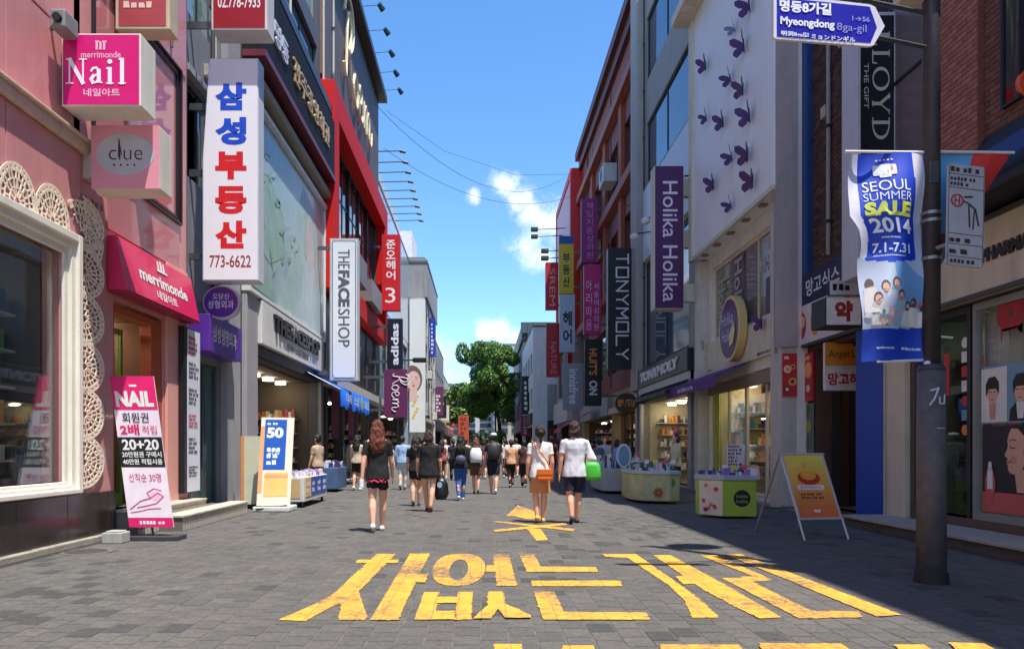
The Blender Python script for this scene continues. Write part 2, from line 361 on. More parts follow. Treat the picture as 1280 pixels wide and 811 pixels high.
def blade(name, label, y, u0, u1, v0, v1, t, facem, sidem, wallx, cat='sign', group=None, brackets=(.15, .85), bw=.05, rim=.03, rimm=None, facepoly=None, bh=.06):
    """sign box hung out from a wall, its face across the street; seen between u0..u1 and v0..v1 at y metres"""
    x0, z1 = P(u0, v0, y); x1, z0 = P(u1, v1, y)
    o = thing(name, label, cat, ((x0 + x1) / 2, y, z0), group)
    mb = MB(); w_, h = x1 - x0, z1 - z0; fr = frcam(x0, y, z0)
    if facepoly: mb.prism([(a * w_, b * h) for a, b in facepoly], frcam(x0, y + t, z0), t)
    else: mb.box(x0, x1, y, y + t, z0, z1)
    mb.build('sign_box', sidem, o, bevel=.012)
    if facepoly:
        cx, cy = .5, .5; sh = [((a - cx) * (1 - 2 * rim / w_) + cx, (b - cy) * (1 - 2 * rim / h) + cy) for a, b in facepoly]
        MB().prism([(a * w_, b * h) for a, b in sh], fr, .006).build('sign_face', facem, o)
    else: MB().prism(rect(rim, rim, w_ - 2 * rim, h - 2 * rim), fr, .006).build('sign_face', facem, o)
    for k in brackets:
        z = z0 + h * k; xa = x1 if wallx > x1 else x0
        if abs(wallx - xa) > .02: MB().box(xa, wallx, y + t * .5 - bw / 2, y + t * .5 + bw / 2, z - bh, z + bh).build('bracket', rimm or STEEL, o)
    return o, fr, w_, h

ORD = ['nearest', 'second nearest', 'third nearest', 'fourth nearest', 'fifth nearest', 'sixth nearest', 'seventh nearest', 'eighth nearest', 'ninth nearest', 'tenth nearest']
# ================================================================== GROUND
def G(u, v, z=0.0): k = (CH - z) / (v - V0); return ((u - U0) * k, F * k)      # where a ray of the photograph meets the street
gm_ = mat((104, 101, 98), .9, .2, 6, bump=.3)
mb = MB(); mb.add([(-1500, -300, -.014), (1500, -300, -.014), (1500, 2500, -.014), (-1500, 2500, -.014)], [(0, 1, 2, 3)])
ground = mb.build('ground', mat((128, 124, 118), .9, .2, 6, bump=.3)); ground['kind'] = 'structure'
def paver_mat(rgb):
    """grey concrete paver: grain, worn patches, old stains and trodden gum that lie across the joints"""
    m = mat(rgb, .85, .2, 14, bump=.6, bscale=150).copy(); m.name = 'paver_concrete'; t = m.node_tree; n = t.nodes; l = t.links; b = n['Principled BSDF']; src = b.inputs['Base Color'].links[0].from_socket
    ge = n.new('ShaderNodeNewGeometry'); def_ = []
    for sc_, lo, hi, v0, v1 in ((.55, .35, .7, .88, 1.08), (3.2, .3, .75, .86, 1.12), (34, .3, .72, .62, 1.36)):
        nn = n.new('ShaderNodeTexNoise'); nn.inputs['Scale'].default_value = sc_; nn.inputs['Detail'].default_value = 7; nn.inputs['Roughness'].default_value = .7; l.new(ge.outputs['Position'], nn.inputs['Vector'])
        r = n.new('ShaderNodeMapRange'); r.inputs[1].default_value = lo; r.inputs[2].default_value = hi; r.inputs[3].default_value = v0; r.inputs[4].default_value = v1; l.new(nn.outputs['Fac'], r.inputs[0]); def_.append(r.outputs[0])
    vo = n.new('ShaderNodeTexVoronoi'); vo.inputs['Scale'].default_value = 2.6; l.new(ge.outputs['Position'], vo.inputs['Vector']); r = n.new('ShaderNodeMapRange'); r.inputs[1].default_value = .05; r.inputs[2].default_value = .065; r.inputs[3].default_value = .62; r.inputs[4].default_value = 1; l.new(vo.outputs['Distance'], r.inputs[0]); def_.append(r.outputs[0])
    cur = def_[0]
    for q in def_[1:]:
        mu = n.new('ShaderNodeMath'); mu.operation = 'MULTIPLY'; l.new(cur, mu.inputs[0]); l.new(q, mu.inputs[1]); cur = mu.outputs[0]
    vm = n.new('ShaderNodeVectorMath'); vm.operation = 'SCALE'; l.new(src, vm.inputs[0]); l.new(cur, vm.inputs['Scale']); l.new(vm.outputs[0], b.inputs['Base Color']); return m
PT = [paver_mat(c_) for c_ in ((96, 93, 89), (92, 90, 86), (99, 96, 91), (89, 87, 83), (72, 71, 70))]
sand = MB().add([(-5.02, 2, -.0045), (6.1, 2, -.0045), (6.1, 30, -.0045), (-5.02, 30, -.0045)], [(0, 1, 2, 3)]).build('joint_sand', mat((92, 88, 81), .95, .4, 7, bump=.3)); sand['kind'] = 'structure'
road = MB(); road.add([(-5.02, 30, 0), (6.1, 30, 0), (6.1, 135, 0), (-5.02, 135, 0)], [(0, 1, 2, 3)])
road = road.build('street_paving', grid_mat((91, 88, 84), (76, 73, 70), .235, .185, .008, .85, .12, axes='YX', off=.37)); road['kind'] = 'structure'
PW, PL, GP = .185, .235, .008
def paver_geo(mb, x, y, z, dz, mi=0):
    a, b, c_, d_ = x + GP / 2, x + PW - GP / 2, y + GP / 2, y + PL - GP / 2; e = .004; zt = z
    mb.add([(a, c_, -.013), (b, c_, -.013), (b, d_, -.013), (a, d_, -.013), (a + e, c_ + e, zt), (b - e, c_ + e, zt + dz), (b - e, d_ - e, zt + dz), (a + e, d_ - e, zt)],
           [(4, 5, 6, 7), (0, 1, 5, 4), (1, 2, 6, 5), (2, 3, 7, 6), (3, 0, 4, 7)], mi)
rp = random.Random(3); spots = []
ncol = int(11.1 / PW) + 1
for i in range(ncol):
    x = -5.0 + i * PW; off = (i % 2) * PL * .5 + rp.uniform(-.03, .03)
    y = 2.6 + off
    while y < 30:
        cl = noise.noise(Vector((x * .6, y * .25, 3))); q = rp.random()
        mi = 4 if (q < .03 + max(0, cl) * .3) else (0 if q < .4 else 1 if q < .62 else 2 if q < .85 else 3)
        spots.append((x, y, mi)); y += PL
protos = []
for mi in range(5):
    me = MB(); paver_geo(me, -PW / 2, -PL / 2, 0, 0); m_ = bpy.data.meshes.new('paver'); m_.from_pydata(me.v, [], me.f); m_.materials.append(PT[mi]); protos.append(m_)
vis = [s_ for s_ in spots if s_[1] > 4.55 and abs(s_[0] / s_[1]) < .74]; vis.sort(key=lambda s_: s_[1]); near = set(vis[:298])
rest = MB()
for s_ in spots:
    if s_ in near:
        o = bpy.data.objects.new('paver', protos[s_[2]]); C.objects.link(o); o.parent = road
        o.location = Vector((s_[0] + PW / 2, s_[1] + PL / 2, rp.uniform(-.0025, 0))) - WL[road.name]; o.rotation_euler = (R(rp.uniform(-.25, .25)), R(rp.uniform(-.25, .25)), 0)
        if o.location.z > 0: pass
    else: paver_geo(rest, s_[0], s_[1], rp.uniform(-.003, -.0003), 0, s_[2])
rest.build('paver_field', PT, road, kind='stuff')
# kerbs
for sx in (-1, 1):
    k = MB().box(-5.03, -5.24, -8, 130, -.013, .03) if sx < 0 else MB().box(6.08, 6.3, -8, 130, -.013, .03)
    k = k.build('kerb', mat((110, 106, 100), .85, .2, 4, bump=.3)); k['kind'] = 'structure'
    for j in range(30):
        y = 2.5 + j; xx = (-5.04, -5.2) if sx < 0 else (6.09, 6.28)
        if sx < 0 and y > 13: hz = .06
        else: hz = .09
        MB().box(xx[0], xx[1], y + .006, y + .994, .02, hz + rp.uniform(-.004, .004)).build('kerb_stone', mat((150, 143, 130), .85, .15, 5, bump=.3, dirt=.5), k, bevel=.008)

# painted words and arrow
def yellow_paint():
    m = mat((214, 156, 52), .85, .2, 5, bump=.25, bscale=120, name='worn_yellow_paint'); m = m.copy(); t = m.node_tree; n = t.nodes; l = t.links; b = n['Principled BSDF']
    src = b.inputs['Base Color'].links[0].from_socket; co = n.new('ShaderNodeTexCoord'); nn = n.new('ShaderNodeTexNoise'); nn.inputs['Scale'].default_value = 11; nn.inputs['Detail'].default_value = 10; nn.inputs['Roughness'].default_value = .85
    ge = n.new('ShaderNodeNewGeometry'); l.new(ge.outputs['Position'], nn.inputs['Vector'])
    n2 = n.new('ShaderNodeTexNoise'); n2.inputs['Scale'].default_value = .9; n2.inputs['Detail'].default_value = 2; l.new(ge.outputs['Position'], n2.inputs['Vector'])
    ad = n.new('ShaderNodeMath'); ad.operation = 'MULTIPLY_ADD'; l.new(n2.outputs['Fac'], ad.inputs[0]); ad.inputs[1].default_value = .55; l.new(nn.outputs['Fac'], ad.inputs[2])
    r = n.new('ShaderNodeMapRange'); r.inputs[1].default_value = .76; r.inputs[2].default_value = .91; l.new(ad.outputs[0], r.inputs[0])
    # joints between pavers show through the paint
    sp = n.new('ShaderNodeSeparateXYZ'); l.new(ge.outputs['Position'], sp.inputs[0])
    a = n.new('ShaderNodeMath'); a.operation = 'MULTIPLY_ADD'; l.new(sp.outputs[0], a.inputs[0]); a.inputs[1].default_value = 1 / PW; a.inputs[2].default_value = 5.0 / PW + 40
    fr_ = n.new('ShaderNodeMath'); fr_.operation = 'FRACT'; l.new(a.outputs[0], fr_.inputs[0]); lt = n.new('ShaderNodeMath'); lt.operation = 'LESS_THAN'; l.new(fr_.outputs[0], lt.inputs[0]); lt.inputs[1].default_value = .045
    h = n.new('ShaderNodeMath'); h.operation = 'MULTIPLY'; h.inputs[1].default_value = .65; l.new(lt.outputs[0], h.inputs[0])
    mx0 = n.new('ShaderNodeMath'); mx0.operation = 'MAXIMUM'; l.new(r.outputs[0], mx0.inputs[0]); l.new(h.outputs[0], mx0.inputs[1])
    mx = n.new('ShaderNodeMixRGB'); l.new(mx0.outputs[0], mx.inputs[0]); l.new(src, mx.inputs[1]); mx.inputs[2].default_value = (.11, .09, .07, 1); l.new(mx.outputs[0], b.inputs['Base Color']); return m
YP = yellow_paint()
def c1(*p): return [(320 + a / 2.909, 620 + b / 2.909) for a, b in p]
def c2(*p): return [(700 + a / 2.207, 620 + b / 2.207) for a, b in p]
def ragged(q, seed):
    """worn paint edge: small nicks where feet and wheels have broken it"""
    rr_ = random.Random(seed * 7 + int(abs(q[0][0]) * 991)); o_ = []
    for i in range(len(q)):
        a, b_ = Vector(q[i] + (0,)), Vector(q[(i + 1) % len(q)] + (0,)); l_ = (b_ - a).length; n_ = max(1, int(l_ / .03)); nn = Vector((b_.y - a.y, a.x - b_.x, 0)).normalized()
        for j in range(n_):
            p = a.lerp(b_, j / n_)
            if j: p = p + nn * (rr_.uniform(-.004, .004) - (rr_.uniform(.006, .016) if rr_.random() < .12 else 0) * (1 if rr_.random() < .5 else -1))
            o_.append((p.x, p.y))
    return o_
def painted(label, strokes, cat='road marking', group='yellow words painted across the street'):
    pts = [G(*q) for s_ in strokes for q in s_]; cx = sum(p[0] for p in pts) / len(pts); cy = sum(p[1] for p in pts) / len(pts)
    o = thing('painted_word' if cat == 'road marking' else 'painted_arrow', label, 'road marking', (cx, cy, 0), group)
    for k, s_ in enumerate(strokes):
        z0 = .0035 + .0011 * k; q = ragged([G(*a) for a in s_], k)
        MB().prism(q, (Vector((0, 0, z0)), X, Y), .001).build('painted_stroke', YP, o)
    return o
painted('yellow painted syllable at the left end of the street words, most worn and dirty', [
    c1((440, 210), (508, 210), (375, 345), (345, 375), (270, 405), (180, 455), (82, 450), (215, 392), (290, 350), (340, 300)),
    c1((372, 345), (405, 440), (396, 450), (300, 450), (310, 385)), c1((370, 232), (520, 232), (515, 243), (362, 244)),
    c1((560, 210), (632, 210), (515, 452), (415, 452)), c1((590, 283), (628, 283), (618, 315), (575, 315))])
ring = [(640, 212), (700, 211)]
def ringpoly(cx, cy, rx, ry, sk, ix, iy, n=24):
    o_ = [(cx + rx * math.copysign(abs(math.cos(a)) ** .7, math.cos(a)) - sk * math.sin(a) * ry * -1, cy + ry * math.sin(a)) for a in [2 * math.pi * i / n for i in range(n)]]
    i_ = [(cx + ix * math.cos(a) + sk * math.sin(a) * iy, cy + iy * math.sin(a)) for a in [2 * math.pi * i / n for i in range(n)]]
    return [[o_[k], o_[(k + 1) % n], i_[(k + 1) % n], i_[k]] for k in range(n)]
eop = painted('yellow painted syllable with a round ring in its upper left, second in the words', [
    c1((862, 212), (920, 212), (948, 326), (876, 326)), c1((838, 252), (870, 252), (876, 275), (836, 275)),
    c1((612, 350), (668, 350), (645, 450), (575, 450)), c1((735, 350), (788, 350), (782, 450), (722, 452)), c1((658, 368), (735, 368), (733, 390), (652, 390)), c1((645, 420), (724, 420), (722, 451), (640, 451)),
    c1((845, 350), (900, 350), (908, 395), (998, 435), (1000, 445), (905, 445), (880, 412), (855, 448), (790, 448), (840, 400))])
rm_ = MB()
for q in ringpoly(737, 268, 96, 58, -.18, 34, 38): rm_.prism([G(*a) for a in c1(*q)], (Vector((0, 0, .0035)), X, Y), .001)
rm_.build('painted_stroke', YP, eop)
painted('yellow painted syllable of two L-shaped strokes and a long bar, third in the words', [
    c1((955, 210), (1010, 210), (1035, 256), (1235, 258), (1245, 275), (985, 275)), c1((1000, 308), (1322, 308), (1332, 328), (1005, 328)),
    c1((1010, 348), (1085, 348), (1120, 422), (1420, 424), (1433, 450), (1045, 450))])
painted('yellow painted syllable with a curved leg and a slanting bar, fourth in the words', [
    c2((118, 160), (210, 160), (345, 255), (400, 297), (438, 335), (365, 335), (345, 290), (300, 245), (185, 170), (125, 167)),
    c2((258, 163), (305, 163), (470, 252), (612, 335), (548, 338), (400, 262)), c2((318, 222), (372, 218), (385, 242), (340, 244))])
painted('yellow painted syllable of long slanting strokes, at the right end by the shadow', [
    c2((385, 163), (432, 163), (592, 233), (505, 237), (500, 222), (535, 222)), c2((445, 226), (510, 226), (692, 317), (822, 318), (835, 335), (660, 338)), c2((455, 161), (500, 161), (942, 328), (875, 333))])
painted('yellow tips of a second painted line cut off by the bottom of the picture', [
    [(618, 805), (652, 805), (656, 845), (616, 845)], c2((8, 413), (92, 413), (120, 470), (12, 470)), c2((275, 410), (492, 411), (560, 480), (300, 480)), c2((545, 407), (775, 409), (880, 480), (600, 480)),
    c2((920, 412), (1005, 412), (1120, 480), (1000, 480)), c2((1072, 406), (1170, 409), (1300, 480), (1150, 480))])
painted('worn yellow arrow pointing up the street, crossed out by two thin lines', [
    c1((952, 33), (1020, 58), (1042, 84), (985, 84), (965, 78), (940, 72), (910, 72)), c1((985, 118), (1035, 118), (1062, 160), (1018, 162)), c1((858, 93), (878, 92), (1162, 120), (1152, 128)), c1((865, 124), (1125, 97), (1132, 105), (870, 131))],
    cat='arrow', group=None)
# grille and manhole by the left kerb
mh = thing('manhole_cover', 'low round iron manhole cover beside the left kerb near the black stone base', 'manhole cover', (-4.78, 9.0, 0))
MB().cyl((-4.78, 9.0, -.005), (-4.78, 9.0, .006), .24, .24, 28).build('cover_plate', mat((62, 58, 54), .7, .3, 20, bump=.6), mh)
MB().cyl((-4.78, 9.0, -.006), (-4.78, 9.0, .004), .29, .29, 28).build('rim', mat((105, 98, 88), .8, .2), mh)

# ================================================================== LEFT SIDE
PINK = mat((206, 140, 140), .38, .06, 1.5, coat=.35, dirt=.18); PINKD = mat((186, 118, 120), .3, .08, 1.2, coat=.5); STONE = mat((46, 38, 38), .2, .4, 9, spec=.6)
A = Bld('pink_nail_shop', 'pink shop building with lace trimmed display window and black stone base', 1, -5.2, -7, 13.1, 'building')
opA = [(4.2, 9.3, .78, 3.78), (10.5, 12.15, .36, 3.35), (9.95, 12.72, 5.15, 7.65)]
A.wall(PINK, 0, 13.5, opA, depth=6)
# wall panels
yy = [3.6, 5.1, 6.6, 8.1, 9.6, 11.1, 13.05]
for i in range(len(yy) - 1):
    for z0, z1 in ((3.95, 5.05), (5.25, 6.4), (6.42, 7.7), (7.72, 9.2), (9.22, 10.8)):
        a, b_ = yy[i] + .008, yy[i + 1] - .008
        if z1 < 8 and z0 > 5.1 and b_ > 9.9: continue
        if z0 < 5 and a > 9.6: continue
        A.part('panel', [(a, b_, z0 + .008, z1 - .008, .003, .02)], PINK, bevel=.004)
A.part('panel', [(10.3, 12.75, 4.3, 5.08, .003, .022)], PINKD)
A.part('panel', [(9.45, 9.9, 5.25, 7.7, .003, .02)], PINK)
# glossy pink upper window with black frame
f = A.window(9.95, 12.72, 5.15, 7.65, 1, 1, rec=-.02, fw=.05, pane=dark_glass((190, 120, 122), .06, .9), frame=mat((28, 24, 30), .4))
A.part('frame_line', [(9.87, 9.905, 5.07, 7.73, .0, .06), (12.765, 12.8, 5.07, 7.73, 0, .06), (9.905, 12.765, 5.07, 5.105, 0, .06), (9.905, 12.765, 7.695, 7.73, 0, .06)], mat((28, 24, 30), .4))
A.part('cornice', [(-7, 9.75, 5.06, 5.2, 0, .09), (-7, 9.75, 5.2, 5.24, 0, .13)], mat((205, 180, 160), .6, dirt=.4), bevel=.01)
# stepped white window frame
WF = mat((232, 226, 212), .45, .04, dirt=.15)
for k in range(3):
    e = .09 * k; th = .1; y0, y1, z0, z1 = 4.2 + e, 9.53 - e, .68 + e * .5, 3.95 - e
    A.part('window_frame', [(y1 - .095, y1, z0, z1, -.03 - .0 * k, .1 - k * .045), (y0, y1 - .095, z1 - .095, z1, -.03, .1 - k * .045), (y0, y1 - .095, z0, z0 + .06, -.03, .12 - k * .04)], WF, bevel=.01)
A.part('window_frame', [(6.4, 6.5, .85, 3.7, -.12, -.04)], WF)
for a, b_ in ((4.4, 6.4), (6.5, 9.3)): A.part('pane', [(a, b_, .84, 3.68, -.1, -.085)], glass_mat((.88, .94, .94), base=.1))
A.interior(4.25, 9.28, .78, 3.7, 2.6, mat((112, 100, 98), .8), mat((150, 144, 136), .6), lights=3, shelves=1, seed=5, emit=6)
A.part('curtain', [(5.9 + .09 * i, 5.9 + .09 * i + .07, .85, 3.6, -.5 - (i % 2) * .05, -.46) for i in range(8)], mat((70, 150, 165), .8, .1))
# black polished stone base, in slabs
for i in range(14): A.part('stone_slab', [(-3 + i * 1.02, -3 + i * 1.02 + 1.012, .0, .66, .004, .06)] if -3 + i * 1.02 + 1.0 < 10.4 else [(-3 + i * 1.02, 10.45, 0, .66, .004, .06)] if -3 + i * 1.02 < 10.4 else [(10.42, 10.44, 0, .01, .004, .02)], STONE, bevel=.004)
# lace scallops: flat perforated half rounds round the window
def lace(y, z, ry, rz, a0=0, a1=360):
    mb = MB(); fr = A.fr(0, 0, .035); rings = (.14, .38, .62, .84, 1.0); n_ = 26
    def pt(r_, k): a = R(a0 + (a1 - a0) * k / n_); return (y + ry * r_ * math.cos(a), z + rz * r_ * math.sin(a))
    for ri, r_ in enumerate(rings):
        t = .018 if ri < 3 else .03
        for k in range(n_):
            p, q = pt(r_, k), pt(r_, k + 1)
            if r_ == 1.0 and k % 2: p = (p[0], p[1]); 
            stroke(mb, [p, q], fr, t * (.7 if ri == 0 else 1), off=0, d=.008)
    for ri in range(len(rings) - 1):
        m_ = (7, 9, 13, 26, 26)[ri]
        for k in range(m_):
            kk = k * n_ / m_ + (ri % 2) * .5 * n_ / m_
            stroke(mb, [pt(rings[ri], kk), pt(rings[ri + 1], kk + .35 * (-1) ** k)], fr, .022, off=.001, d=.007)
    return mb.build('lace_scallop', mat((236, 222, 198), .7, .06), A.o)
for k in range(6): lace(9.66, .78 + .29 + k * .62, .5, .33, -92, 92)
lace(9.62, 4.0, .52, .42, -40, 130)
for k in range(6): lace(8.95 - k * .68, 3.98, .36, .42, 0, 180)
# small script words on the pink wall
mb = MB(); scrib(mb, A.fr(9.3, 4.2, .03), .35, .25, .8, .12, 1, seed=4); mb.build('lettering', mat((120, 50, 55), .5), A.o)
# door with timber frame, green edge, lit inside
ORW = mat((165, 78, 40), .4, .2, 2, stretch=(6, 6, .6)); GRN = mat((95, 130, 60), .4)
A.part('door_frame', [(10.5, 10.58, .36, 3.3, -.2, -.02), (11.75, 12.15, .36, 3.3, -.2, -.02), (10.58, 11.75, 3.18, 3.3, -.2, -.02)], ORW, bevel=.01)
dr = A.part('door', [(10.6, 10.66, .38, 3.1, -.5, -.44), (11.62, 11.7, .38, 3.1, -.5, -.44), (10.66, 11.62, 3.02, 3.1, -.5, -.44), (10.66, 11.62, .38, .55, -.5, -.44)], GRN)
A.part('pane', [(10.66, 11.62, .55, 3.02, -.48, -.465)], GLASS, parent=dr)
A.interior(10.52, 12.1, .36, 3.28, 4.0, mat((96, 62, 45), .8), lights=3, seed=2, emit=14)
A.part('pilaster', [(12.2, 13.05, .0, 4.3, .0, .05)], mat((222, 160, 148), .45, .05), bevel=.01)
# pink wedge awning over the door
aw = thing('door_awning', 'crimson box awning with white shop name over the door of the pink building', 'awning', (-5.1, 11.6, 3.5))
AWM = mat((205, 28, 84), .45, .06, coat=.3)
y0, y1 = 10.3, 12.95
mb = MB(); mb.add([(-5.18, y0, 4.2), (-5.06, y0, 4.2), (-4.9, y0, 3.44), (-5.18, y0, 3.44), (-5.18, y1, 4.2), (-5.06, y1, 4.2), (-4.9, y1, 3.44), (-5.18, y1, 3.44)], [(3, 2, 1, 0), (4, 5, 6, 7), (0, 1, 5, 4), (1, 2, 6, 5), (2, 3, 7, 6), (3, 0, 4, 7)])
mb.build('awning_cloth', AWM, aw, bevel=.01)
fa = (Vector((-4.9, y0, 3.44)), Y, Vector((-.16, 0, .76)).normalized())
mb = MB(); mb.prism(rect(1.33, .57, .06, .17), fa, .004, base=.005); mb.prism(rect(1.43, .57, .05, .15), fa, .004, base=.005); mb.prism(rect(1.23, .57, .05, .15), fa, .004, base=.005)
mb.prism(rect(1.18, .55, .36, .035), fa, .004, base=.01)
txt(mb, 'merrimonde', fa, .5, .28, 1.75, .2, bold=.03, off=.008); txt(mb, '네일아트', fa, 1.0, .08, .75, .14, bold=.02, off=.008)
mb.build('lettering', WHITE, aw)
MB().box(-5.17, -4.91, y0 + .01, y1 - .01, 3.41, 3.437).build('awning_rail', mat((150, 20, 60), .5), aw)
# steps
TILE = grid_mat((186, 178, 166), (110, 104, 98), .1, .1, .008, .5, .08, 'YZ', off=0)
st = thing('entrance_steps', 'two small tiled steps with pale caps in front of the pink shop door', 'steps', (-4.95, 13, 0))
MB().box(-5.2, -4.85, 10.5, 13.1, 0, .34).build('step_riser', TILE, st); MB().box(-5.2, -4.83, 10.48, 13.1, .345, .375).build('step_cap', mat((180, 172, 158), .6, dirt=.3), st, bevel=.008)
MB().box(-4.846, -4.5, 11.2, 14.3, 0, .2).build('step_riser', TILE, st); MB().box(-4.83, -4.48, 11.18, 14.32, .203, .24).build('step_cap', mat((188, 180, 166), .6, dirt=.3), st, bevel=.008)
MB().box(-5.2, -4.85, 13.103, 14.3, 0, .2).build('step_riser', TILE, st)
# white planter block
pl = MB().box(-4.98, -4.72, 9.75, 10.0, 0, .14); pl.box(-4.95, -4.75, 9.78, 9.97, .14, .16); tag(pl.build('weight_block', mat((170, 168, 160), .7, dirt=.4), bevel=.03), 'white plastic weight block on the kerb left of the leaning nail poster', 'weight')
# ---- leaning NAIL banner stand
nb = thing('poster_stand', 'leaning pink and white nail salon poster stand on the left kerb', 'poster stand', (-4.6, 10.15, 0))
o_ = Vector((-4.78, 10.1, .18)); uu = Vector((-.33, .12, 2.06)); ul = uu.length; un = uu.normalized(); fr = (o_, X, un); W_ = .60
MB().prism(rect(0, 0, W_, ul), fr, -.02).build('poster_board', mat((228, 214, 226), .4, .03), nb)
mb = MB(); 
for q_, c_ in ((rect(0, 1.62, W_, ul - 1.62), (222, 30, 108)), (rect(0, 0, W_, .13), (222, 30, 108)), (rect(0, .82, W_, .42), (26, 24, 30)), (rect(0, .13, W_, .69), (236, 222, 232))): MB().prism(q_, fr, .002, 0, .001).build('printed_band', mat(c_, .4), nb)
mb = MB(); txt(mb, 'NAIL', fr, .04, 1.66, .52, .22, bold=.05); txt(mb, '20+20', fr, .05, 1.06, .5, .15, bold=.03); txt(mb, '20만원권 구매시', fr, .03, .96, .54, .08, bold=.02); txt(mb, '40만원 적립시용', fr, .03, .86, .54, .08, bold=.02)
mb.prism(rect(.25, 1.94, .1, .03), fr, .001, 0, .004); scrib(mb, fr, .15, .03, .4, .07, 1, seed=9, off=.004); mb.build('lettering', WHITE, nb)
lettering(nb, '회원권', fr, .1, 1.44, .36, .14, mat((40, 36, 60), .4), bold=.01)
mb = MB(); txt(mb, '2배', fr, .05, 1.27, .26, .15, bold=.03); txt(mb, '적립', fr, .35, 1.28, .2, .12, bold=.0); txt(mb, '선착순 30명', fr, .08, .62, .44, .12, bold=.0); mb.build('lettering', mat((206, 30, 96), .4), nb)
mb = MB()
stroke(mb, [(.05, .25), (.2, .36), (.34, .4), (.45, .47), (.52, .42), (.42, .33), (.3, .3), (.15, .27)], fr, .012); stroke(mb, [(.34, .4), (.3, .47), (.4, .53), (.5, .5)], fr, .01); stroke(mb, [(.05, .2), (.18, .22), (.3, .25), (.46, .26)], fr, .01); mb.prism(oval(.42, .42, .08, .07), fr, .001, 1, .003)
mb.build('printed_hand', [mat((206, 60, 120), .4), mat((245, 190, 205), .4)], nb)
mb = MB(); mb.box(-4.85, -4.1, 10.02, 10.35, 0, .06); mb.cyl((-4.5, 10.2, .05), (-4.75, 10.24, 1.5), .015, n=8); mb.build('stand_base', mat((60, 60, 66), .5), nb, bevel=.01)
# ---- signs on the pink building
PK = mat((214, 22, 120), .35, .05, coat=.3)
o, fr, w_, h = blade('nail_sign', 'square hot pink sign box reading Nail, jutting from the pink wall', 9.1, 77, 176, 42, 133, .42, PK, mat((222, 218, 205), .5, .04, dirt=.2), -5.2, rim=.02, brackets=(.5,), bw=.25, rimm=mat((190, 180, 172), .5), bh=.22)
mb = MB(); stemx = w_ / 2
for k in (-1, 0, 1): mb.prism(rect(stemx - .018 + k * .045, h * .77, .026, .09 if k else .1), fr, .002, 0, .008)
mb.prism(rect(stemx - .07, h * .77 + .09, .05, .02), fr, .002, 0, .008); mb.prism(rect(stemx + .02, h * .77 + .09, .05, .02), fr, .002, 0, .008)
txt(mb, 'merrimonde', fr, w_ * .25, h * .66, w_ * .5, h * .09, off=.0085, bold=.01); txt(mb, '네일아트', fr, w_ * .28, h * .13, w_ * .46, h * .11, off=.0085, bold=.02); mb.build('lettering', mat((240, 190, 215), .4), o)
